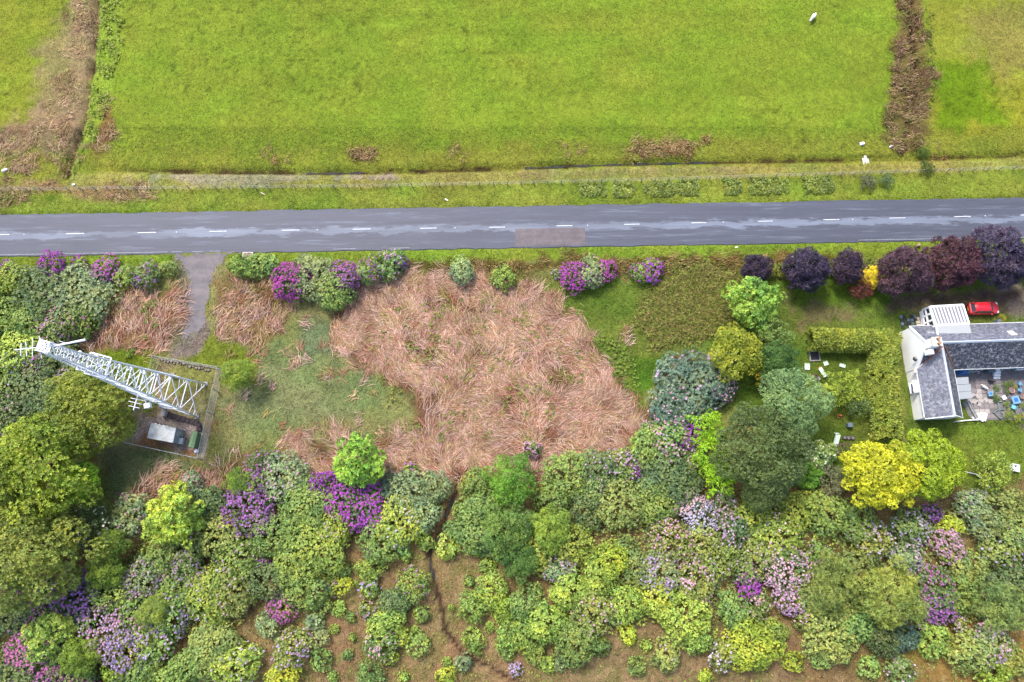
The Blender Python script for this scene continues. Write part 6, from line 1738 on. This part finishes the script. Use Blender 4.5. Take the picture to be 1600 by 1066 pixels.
for sy in (-.27, .27):
    q = MB(); q.bar((-.9, sy, .16), (.5, sy, .78), .05, .12); q.build('side_rail', M_PALEG, o)
for i in range(3):
    q = MB(); q.box((.7, 0, .15 + i * .2), (.06, .45, .05)); q.build('rung', M_PALEG, o)
for sy in (-.2, .2):
    q = MB(); q.bar((.55, sy, .68), (.85, sy, 0), .05); q.build('ladder_leg', M_PALEG, o)
o = thing('timber_trellis', 'dark brown timber pergola frame beside the golden-yellow tree', 'pergola', 1313, 702, 1.5, .12)
for sx in (-.95, .95):
    for sy in (-.55, .55):
        q = MB(); q.box((sx, sy, .95), (.12, .12, 1.9)); q.build('post', M_WOOD, o)
for sy in (-.55, .55):
    q = MB(); q.box((0, sy, 1.93), (2.2, .12, .16)); q.build('beam', M_WOOD, o)
for i in range(6):
    q = MB(); q.box((-.9 + i * .36, 0, 2.05), (.07, 1.4, .08)); q.build('slat', M_WOOD, o)
# dark planting modules beside the porch
o = thing('module_trays', 'block of dark seedling trays on the lawn beside the porch', 'trays', 1420, 503, 0, .05)
for i in range(5):
    for j in range(4):
        if ps.random() < .2: continue
        q = MB(); q.box((-.95 + i * .45, -.75 + j * .48, .08), (.36, .38, .16)); q.build('tray', M_SLATEB if ps.random() < .3 else M_BLK, o)
o = thing('step_stone', 'cream stone doorstep at the porch', 'doorstep', 1434, 503, 0, .1)
for i in range(3):
    q = MB(); q.box((0, -.5 + i * .45, .06), (.6, .4, .16 + .04 * (i % 2))); q.build('stone', M_CREAM, o, bevel=.03)
bin_('dark bin against the cottage wall beyond the car', 1561, 502, .5, .5, .8, M_SLATEB)
tree('daffodil_clump', 'small yellow-flowering clump beside the dark bin at the cottage wall', 1566, 497, 7, (190, 180, 50), 'shrub', .8, 1, cat='plant')

# ------------------------------------------------------------------ roadside bits
o = thing('drain_chamber', 'pinkish brick drain chamber with pale rim at the road edge', 'drain', 388, 400, 0, ROADROT)
M_PINK = mat('pink_brick', (.30, .20, .18), .9, noise=(3, .3))
M_PALE = mat('pale_concrete', (.5, .46, .43), .9, noise=(3, .25))
for sx, sy, lx, ly in ((0, .38, 1.4, .12), (0, -.38, 1.4, .12), (.64, 0, .12, .64), (-.64, 0, .12, .64)):
    q = MB(); q.box((sx, sy, .08), (lx, ly, .3)); q.build('rim', M_PALE, o, bevel=.015)
for i in range(4):
    q = MB(); q.box((-.43 + i * .29, 0, .06), (.27, .6, .2)); q.build('cover_slab', M_PINK, o, bevel=.01)
o = thing('slab_footbridge', 'pale concrete slab footbridge over the field-edge ditch', 'footbridge', 1354.5, 245, .1, math.radians(3))
q = MB(); q.box((-.03, .95, .18), (.5, .9, .16)); q.build('slab', M_PALE, o, bevel=.02)
q = MB(); q.box((.0, .2, .17), (.34, .6, .16)); q.build('slab', M_PALE, o, bevel=.02)
q = MB(); q.box((.06, -.65, .18), (.62, 1.1, .16)); q.build('slab', M_PALE, o, bevel=.02)
q = MB(); q.box((-.45, -.55, .28), (.12, 1.0, .18)); q.build('side_rail', M_WHITE, o, bevel=.02)
q = MB(); q.box((.18, -1.28, .16), (.5, .24, .2)); q.build('end_block', M_WHITE, o, bevel=.02)
def litter(px, py, w, d, h, rz, lb, m=None, name='feed_sack', cat='sack'):
    o = thing(name, lb, cat, px, py, 0, rz)
    q = MB(); q.box((0, 0, h / 2 + .05), (w, d, h), 0, .75); s_ = q.build('sack_body' if cat == 'sack' else 'board', m or M_WHITE, o, bevel=min(w, d, h) * .25)
    q = MB(); q.box((w * .5, 0, h * .4 + .05), (w * .14, d * .6, h * .5)); q.build('end_fold', m or M_WHITE, o)
litter(1346.5, 225, .62, .52, .3, .2, 'white square sack lying at the pasture edge above the footbridge')
litter(1392.5, 229, .75, .3, .25, .6, 'white narrow sack beside the brown rush mass')
litter(697.5, 312.5, .5, .16, .06, -.6, 'white broken board lying on the roadside verge', None, 'broken_board', 'board')
litter(8, 267, .75, .4, .3, .5, 'white sack in the brown rushes by the left ditch', None)
litter(115, 289, .4, .3, .15, .3, 'small white bag on the verge where the left ditch ends', None)
litter(1150, 387, .35, .2, .1, .3, 'small white scrap on the near roadside verge', None, 'paper_scrap', 'scrap')
litter(411, 303, .7, .12, .06, -.5, 'pale stick lying on the verge below the wire fence', M_CREAM, 'fallen_stick', 'stick')
litter(1236, 404, .4, .3, .4, .3, 'buff stone on the bank beside the purple trees', M_CREAM, 'marker_stone', 'stone')
litter(1433, 385, .5, .4, .5, .3, 'pinkish stump stone on the verge by the maroon tree', M_PINK, 'marker_stone', 'stone')

# ------------------------------------------------------------------ post-and-wire fence along the field side of the road
FL = [(-60, 300), (150, 297.5), (420, 295.5), (620, 293), (820, 288.5), (1010, 284), (1200, 278), (1450, 270), (1600, 265), (1680, 262)]
fw = empty('wire_fence', (0, RY0 + 6, 0)); tag(fw, 'long post-and-wire fence along the verge between road and pasture', 'fence')
pp_ = [Vector((*G(*p), 0)) for p in FL]
cum = [0]
for a, b_ in zip(pp_[:-1], pp_[1:]): cum.append(cum[-1] + (b_ - a).length)
s = 0; tops = []; pr2 = random.Random(8); pme = None
M_FPOST = mat('weathered_post', (.30, .27, .22), .9, noise=(6, .4))
while s < cum[-1]:
    k = max(i for i in range(len(cum) - 1) if cum[i] <= s)
    p = pp_[k].lerp(pp_[k + 1], (s - cum[k]) / (cum[k + 1] - cum[k]))
    z0 = hz(p.x, p.y)
    if pme is None:
        q = MB(); q.tube([(0, 0, -.15), (0, 0, 1.12), (0, 0, 1.16)], [.065, .06, .03], 8); o = q.build('post', M_FPOST, fw); pme = o.data
    else: o = inst('post', pme, fw)
    o.location = (p.x, p.y - RY0 - 6, z0); o.rotation_euler = (pr2.uniform(-.06, .06), pr2.uniform(-.07, .07), 0); o.scale = (1, 1, pr2.uniform(.9, 1.08))
    tops.append(Vector((p.x, p.y - RY0 - 6, z0)))
    s += 1.83 * pr2.uniform(.95, 1.05)
for zf in (.35, .68, 1.0):
    q = MB()
    for a, b_ in zip(tops[:-1], tops[1:]): q.bar(a + Vector((0, .05, zf)), b_ + Vector((0, .05, zf)), .014, n=3)
    q.build('wire', M_WIRE, fw)

# ------------------------------------------------------------------ grass, reeds, bramble: what nobody could count
def pick(n, poly, seed):
    rng = np.random.default_rng(seed)
    P = np.asarray(poly, float)
    c = np.array([G(*p) for p in poly])
    x = rng.uniform(c[:, 0].min() - 2, c[:, 0].max() + 2, n); y = rng.uniform(c[:, 1].min() - 2, c[:, 1].max() + 2, n)
    return x, y, rng
def blocked(x, y, pad=0.0):
    px, py = PX(x, y)
    dr = np.abs(y - RY0 - RSL * x)
    bad = dr < RHW + .03
    bad |= poly_sd(px, py, DRIVE_HARD) > 2.5 + 12 * (fbm(x / .8, y / .8, 77, 3) - .5)
    bad |= (poly_sd(px, py, [(1408, 519), (1424, 655), (1500, 655), (1508, 630), (1522, 659), (1660, 652), (1660, 505), (1512, 508), (1508, 482), (1437, 490), (1443, 512)]) > -1)
    bad |= (poly_sd(px, py, [(1264, 549), (1279, 549), (1280, 565), (1264, 565)]) > -1)
    return bad
def tufts(name, label, x, y, rng, k, L, W, a0, a1, jit=.25, fixed=None, gain=1.0):
    ok = ~blocked(x, y)
    x, y = x[ok], y[ok]
    C = zone_color(x, y) * gain
    if fixed is not None: C = C * (1 - fixed[1]) + np.array(fixed[0]) * fixed[1]
    t = rng.uniform(1 - jit, 1 + jit * 1.3, (len(x), 1)); w = rng.uniform(-.12, .12, (len(x), 1))
    C = C * np.concatenate([t * (1 + w), t, t * (1 - w)], 1)
    P = np.stack([x, y, height(x, y) + .005], 1)
    N = unit(np.concatenate([rng.normal(0, .12, (len(x), 2)), np.ones((len(x), 1))], 1))
    V, CC = leaves(P, N, rng, k, L, W, a0, a1, C)
    me = quad_mesh(name, V, CC); me.materials.append(M_BLADE)
    o = link(bpy.data.objects.new(name, me)); tag(o, label, 'grass', kind='stuff'); return o
rng = np.random.default_rng(1)
N_ = 62000
x = rng.uniform(-84, 84, N_); y = rng.uniform(48, 80, N_)
tufts('pasture_grass', 'bright green short pasture grass beyond the road', x, y, rng, 2, .17, .07, 5, 30, .3)
N_ = 56000
x = rng.uniform(-76, 76, N_); y = RY0 + RHW - 1.5 + 13.5 * rng.random(N_) ** 1.25
tufts('verge_grass', 'rough verge grass between road and pasture', x, y, rng, 2, .24, .075, 6, 40, .45, gain=1.2)
N_ = 120000
x = rng.uniform(-72, 72, N_); y = rng.uniform(2, 36.4, N_)
tufts('meadow_grass', 'rough meadow and lawn grass on the near side of the road', x, y, rng, 2, .25, .07, 6, 42, .6, gain=1.2)
N_ = 60000
x = rng.uniform(-64, 64, N_); y = rng.uniform(-24, 5, N_)
tufts('heath_grass', 'short brown heath grass between the bushes', x, y, rng, 2, .24, .075, 5, 40, .7, gain=1.2)
# tangled dead reeds
def reeds(name, label, polys, n, seed, L0, L1, cols, W=.06, spread=.5, rise=.35, bias=None):
    rng = np.random.default_rng(seed)
    Xs = []; Ys = []
    per = 16
    for poly, share in polys:
        c = np.array([G(*p) for p in poly]); m = int(n * share / per)
        x = rng.uniform(c[:, 0].min() - .5, c[:, 0].max() + .5, m * 3); y = rng.uniform(c[:, 1].min() - .5, c[:, 1].max() + .5, m * 3)
        px, py = PX(x, y)
        d = poly_sd(px, py, poly) + 44 * (fbm(x / 2.4 + 3, y / 2.4, seed + 5, 4) - .5) + rng.normal(0, 6, len(x))
        g = fbm(x / 2.6 + 8, y / 2.6, seed + 9, 3)
        ok = (d > 0) & (rng.random(len(x)) < smooth(.38, .52, g) * .88 + .12)
        x, y = x[ok][:m], y[ok][:m]
        Xs.append(x); Ys.append(y)
    tx, ty = np.concatenate(Xs), np.concatenate(Ys)
    T = len(tx)
    th = (fbm(tx / 6, ty / 6, seed + 1, 3) - .5) * 9.0 + 1.2 + rng.normal(0, .3, T)
    if bias is not None: th = th * .55 + bias * .45
    tc_ = rng.integers(0, len(cols), T); tb = rng.uniform(.8, 1.2, T) * (.74 + .8 * fbm(tx / 1.5, ty / 1.5, seed + 21, 3))
    x = np.repeat(tx, per) + rng.normal(0, .38, T * per); y = np.repeat(ty, per) + rng.normal(0, .38, T * per)
    a = np.repeat(th, per) + rng.normal(0, spread * .6, T * per)
    n = len(x)
    bad = blocked(x, y)
    L = rng.uniform(L0, L1, n)
    z = height(x, y)
    R_ = rise * rng.uniform(.4, 1.5, n)
    dx, dy = np.cos(a), np.sin(a)
    cu = rng.normal(0, .22, n)
    nodes = []
    for f, hf in ((0, .15), (.38, .9), (.72, 1.0), (1.0, .45)):
        ax = dx * np.cos(cu * f * 1.4) - dy * np.sin(cu * f * 1.4); ay = dx * np.sin(cu * f * 1.4) + dy * np.cos(cu * f * 1.4)
        nodes.append(np.stack([x + ax * L * f, y + ay * L * f, z + R_ * hf], 1))
    s = np.stack([-dy, dx, np.zeros(n)], 1)
    wd = [W * .5, W * .55, W * .4, W * .08]
    c = np.array([lin(cc, .50) for cc in cols])[np.repeat(tc_, per)] * np.repeat(tb, per)[:, None] * rng.uniform(.5, 1.5, (n, 1))
    V = []; C = []
    tw = rng.uniform(.7, 1.5, (n, 1))
    for i in range(3):
        V.append(np.stack([nodes[i] - s * wd[i] * tw, nodes[i] + s * wd[i] * tw, nodes[i + 1] + s * wd[i + 1] * tw, nodes[i + 1] - s * wd[i + 1] * tw], 1)[~bad]); C.append(c[~bad])
    me = quad_mesh(name, np.concatenate(V), np.concatenate(C)); me.materials.append(M_BLADE)
    return tag(link(bpy.data.objects.new(name, me)), label, 'reeds', kind='stuff')
TAN = [(214, 180, 154), (202, 164, 138), (224, 196, 172), (186, 140, 112), (206, 182, 140), (170, 120, 92), (216, 188, 170), (176, 166, 100)]
TAN = [(r_, int(g_ * .955), int(b_ * .96)) for r_, g_, b_ in TAN]
reeds('dead_reeds', 'large flattened bed of tan dead reeds', [(REED_MAIN, 1.0)], 76000, 5, .7, 2.0, TAN, W=.037, spread=.5, rise=.2)
reeds('dead_reeds', 'sheaf of fallen tan reeds beside the drive', [(REED_W1, .5), (REED_W2, .25), (REED_S, .25)], 6000, 6, .8, 1.9, TAN, W=.045, spread=.7, bias=.75)
reeds('ditch_rushes', 'brown rushes along the left field ditch', [(REED_NW, .65), ([(170, 150), (182, 210), (150, 265), (125, 262), (145, 220)], .05), ([(150, 280), (250, 298), (248, 316), (160, 314)], .08), ([(-60, 285), (80, 285), (90, 312), (-60, 318)], .12)], 6500, 7, .4, 1.0, [(196, 160, 124), (176, 140, 104), (206, 176, 140), (150, 112, 82), (176, 150, 100), (168, 166, 96)], .045, .9, .25)
reeds('ditch_rushes', 'brown rush mass along the right field ditch', [([(1405, -80), (1432, -80), (1442, 60), (1450, 140), (1446, 225), (1400, 238), (1384, 210), (1388, 160), (1404, 90)], 1.0)], 7000, 8, .4, .9, [(172, 140, 106), (188, 154, 124), (140, 108, 80), (150, 126, 80), (124, 104, 66), (150, 150, 76)], .045, 1.2, .5)
reeds('ditch_rushes', 'buff tussocks dotted along the pasture edge', [([(420, 240), (470, 238), (470, 250), (420, 252)], .15), ([(555, 238), (580, 238), (578, 248), (556, 248)], .1), ([(700, 232), (728, 230), (728, 245), (702, 245)], .12), ([(880, 228), (925, 226), (925, 240), (882, 242)], .14), ([(975, 220), (1100, 220), (1100, 242), (975, 244)], .35), ([(1450, 225), (1475, 222), (1480, 245), (1452, 248)], .14)], 3600, 9, .35, .8, [(178, 144, 104), (150, 118, 74), (190, 160, 112)], .05, 1.4, .4)
reeds('bank_grass', 'dry buff grass hanging over the roadside bank', [([(640, 410), (1000, 407), (1340, 404), (1340, 417), (1150, 420), (1040, 421), (860, 425), (640, 428)], .8), ([(360, 425), (440, 440), (430, 470), (350, 450)], .2)], 6500, 10, .4, 1.0, [(150, 120, 70), (124, 100, 52), (170, 146, 92), (110, 110, 40)], .05, .7, .3, bias=-1.4)
reeds('dead_reeds', 'thin wisps of tan reeds in the damp green hollow', [([(330, 430), (540, 450), (520, 520), (640, 600), (640, 690), (440, 700), (340, 715), (345, 560)], .8), ([(1000, 490), (1030, 520), (1070, 530), (1060, 545), (1000, 520)], .08), ([(965, 520), (985, 515), (990, 535), (968, 540)], .06), ([(1035, 560), (1065, 560), (1055, 585), (1030, 585)], .06)], 1300, 11, .7, 1.4, TAN + [(150, 160, 90)], .05, .7, .25)
# bramble thicket
x, y, rng = pick(26000, BRAMBLE, 44)
px_, py_ = PX(x, y); d = poly_sd(px_, py_, BRAMBLE) + rng.normal(0, 7, len(x)) + 44 * (fbm(x / 2, y / 2, 45, 3) - .5); ok = d > 0
x, y, d = x[ok], y[ok], d[ok]
z = height(x, y) + (.15 + .75 * fbm(x / 1.1, y / 1.1, 46, 3)) * smooth(0, 10, d) * rng.uniform(.55, 1, len(x))
C = np.array([lin(c_, .62) for c_ in ((158, 166, 78), (140, 150, 66), (176, 172, 100), (160, 134, 88), (116, 128, 56))])[rng.integers(0, 5, len(x))] * rng.uniform(.7, 1.3, (len(x), 1))
V, CC = leaves(np.stack([x, y, z], 1), unit(np.concatenate([rng.normal(0, .5, (len(x), 2)), np.ones((len(x), 1))], 1)), rng, 4, .26, .1, 0, 55, C)
me = quad_mesh('bramble_thicket', V, CC); me.materials.append(M_BLADE)
tag(link(bpy.data.objects.new('bramble_thicket', me)), 'sprawling olive bramble thicket beside the large-leaved tree', 'brambles', kind='stuff')

# seedlings dotted over the heath
hp = [(380, 960), (520, 880), (700, 840), (780, 880), (880, 960), (960, 985), (1240, 985), (1420, 1010), (1560, 980), (1640, 1000), (1640, 1110), (280, 1110)]
x, y, rng = pick(4200, hp, 61)
px_, py_ = PX(x, y)
ok = (poly_sd(px_, py_, hp) > 0) & (line_d(px_, py_, STREAM) > 7) & (fbm(x / 2.2, y / 2.2, 62, 3) > .46)
x, y = x[ok], y[ok]
P = np.stack([x, y, height(x, y) + .08], 1)
Cs = np.array([lin(c_, .6) for c_ in ((150, 170, 76), (168, 178, 80), (136, 150, 84), (176, 166, 100))])[rng.integers(0, 4, len(x))] * rng.uniform(.75, 1.25, (len(x), 1))
V, CC = leaves(P, unit(np.concatenate([rng.normal(0, .3, (len(x), 2)), np.ones((len(x), 1))], 1)), rng, 6, .17, .1, 5, 45, Cs)
me = quad_mesh('heath_seedlings', V, CC); me.materials.append(M_BLADE)
tag(link(bpy.data.objects.new('heath_seedlings', me)), 'tiny green seedlings dotted over the brown heath', 'seedlings', kind='stuff')

# docks and coarse weeds along the ditch banks and the drive
wp = [([(160, -60), (203, -60), (192, 60), (172, 150), (150, 225), (118, 276), (108, 274), (134, 190), (152, 90)], 1500, ((172, 190, 80), (150, 176, 66), (186, 196, 96))), ([(1440, -60), (1456, -60), (1462, 120), (1455, 215), (1446, 215), (1450, 120)], 420, ((130, 150, 60), (110, 130, 56), (160, 150, 84))), ([(225, 470), (248, 470), (244, 540), (196, 560), (215, 505)], 700, ((140, 168, 66), (122, 150, 60), (160, 176, 80))), ([(880, 470), (985, 545), (1000, 600), (975, 640), (950, 560), (900, 505)], 700, ((142, 166, 66), (120, 150, 56), (160, 176, 84))), ([(560, 470), (900, 470), (930, 560), (860, 690), (620, 690)], 1500, ((158, 166, 84), (140, 156, 74), (172, 170, 92)))]
Ps, Cs = [], []
for k_, (poly, n_, cs_) in enumerate(wp):
    x, y, rng = pick(n_ * 3, poly, 300 + k_)
    px_, py_ = PX(x, y)
    ok = (poly_sd(px_, py_, poly) + 12 * (fbm(x / 1.4, y / 1.4, 301, 3) - .5) > 0) & (fbm(x / 1.5, y / 1.5, 302 + k_, 3) > (.48 if k_ < 4 else .60))
    x, y = x[ok], y[ok]
    Ps.append(np.stack([x, y, height(x, y) + rng.uniform(.08, .38, len(x))], 1))
    Cs.append(np.array([lin(c_, .52) for c_ in cs_])[rng.integers(0, 3, len(x))] * rng.uniform(.75, 1.25, (len(x), 1)))
P = np.concatenate(Ps); rng = np.random.default_rng(4)
V, CC = leaves(P, unit(np.concatenate([rng.normal(0, .3, (len(P), 2)), np.ones((len(P), 1))], 1)), rng, 6, .24, .12, 5, 45, np.concatenate(Cs))
me = quad_mesh('bank_weeds', V, CC); me.materials.append(M_BLADE)
tag(link(bpy.data.objects.new('bank_weeds', me)), 'leafy green weeds along the ditch banks and among the reeds', 'weeds', kind='stuff')
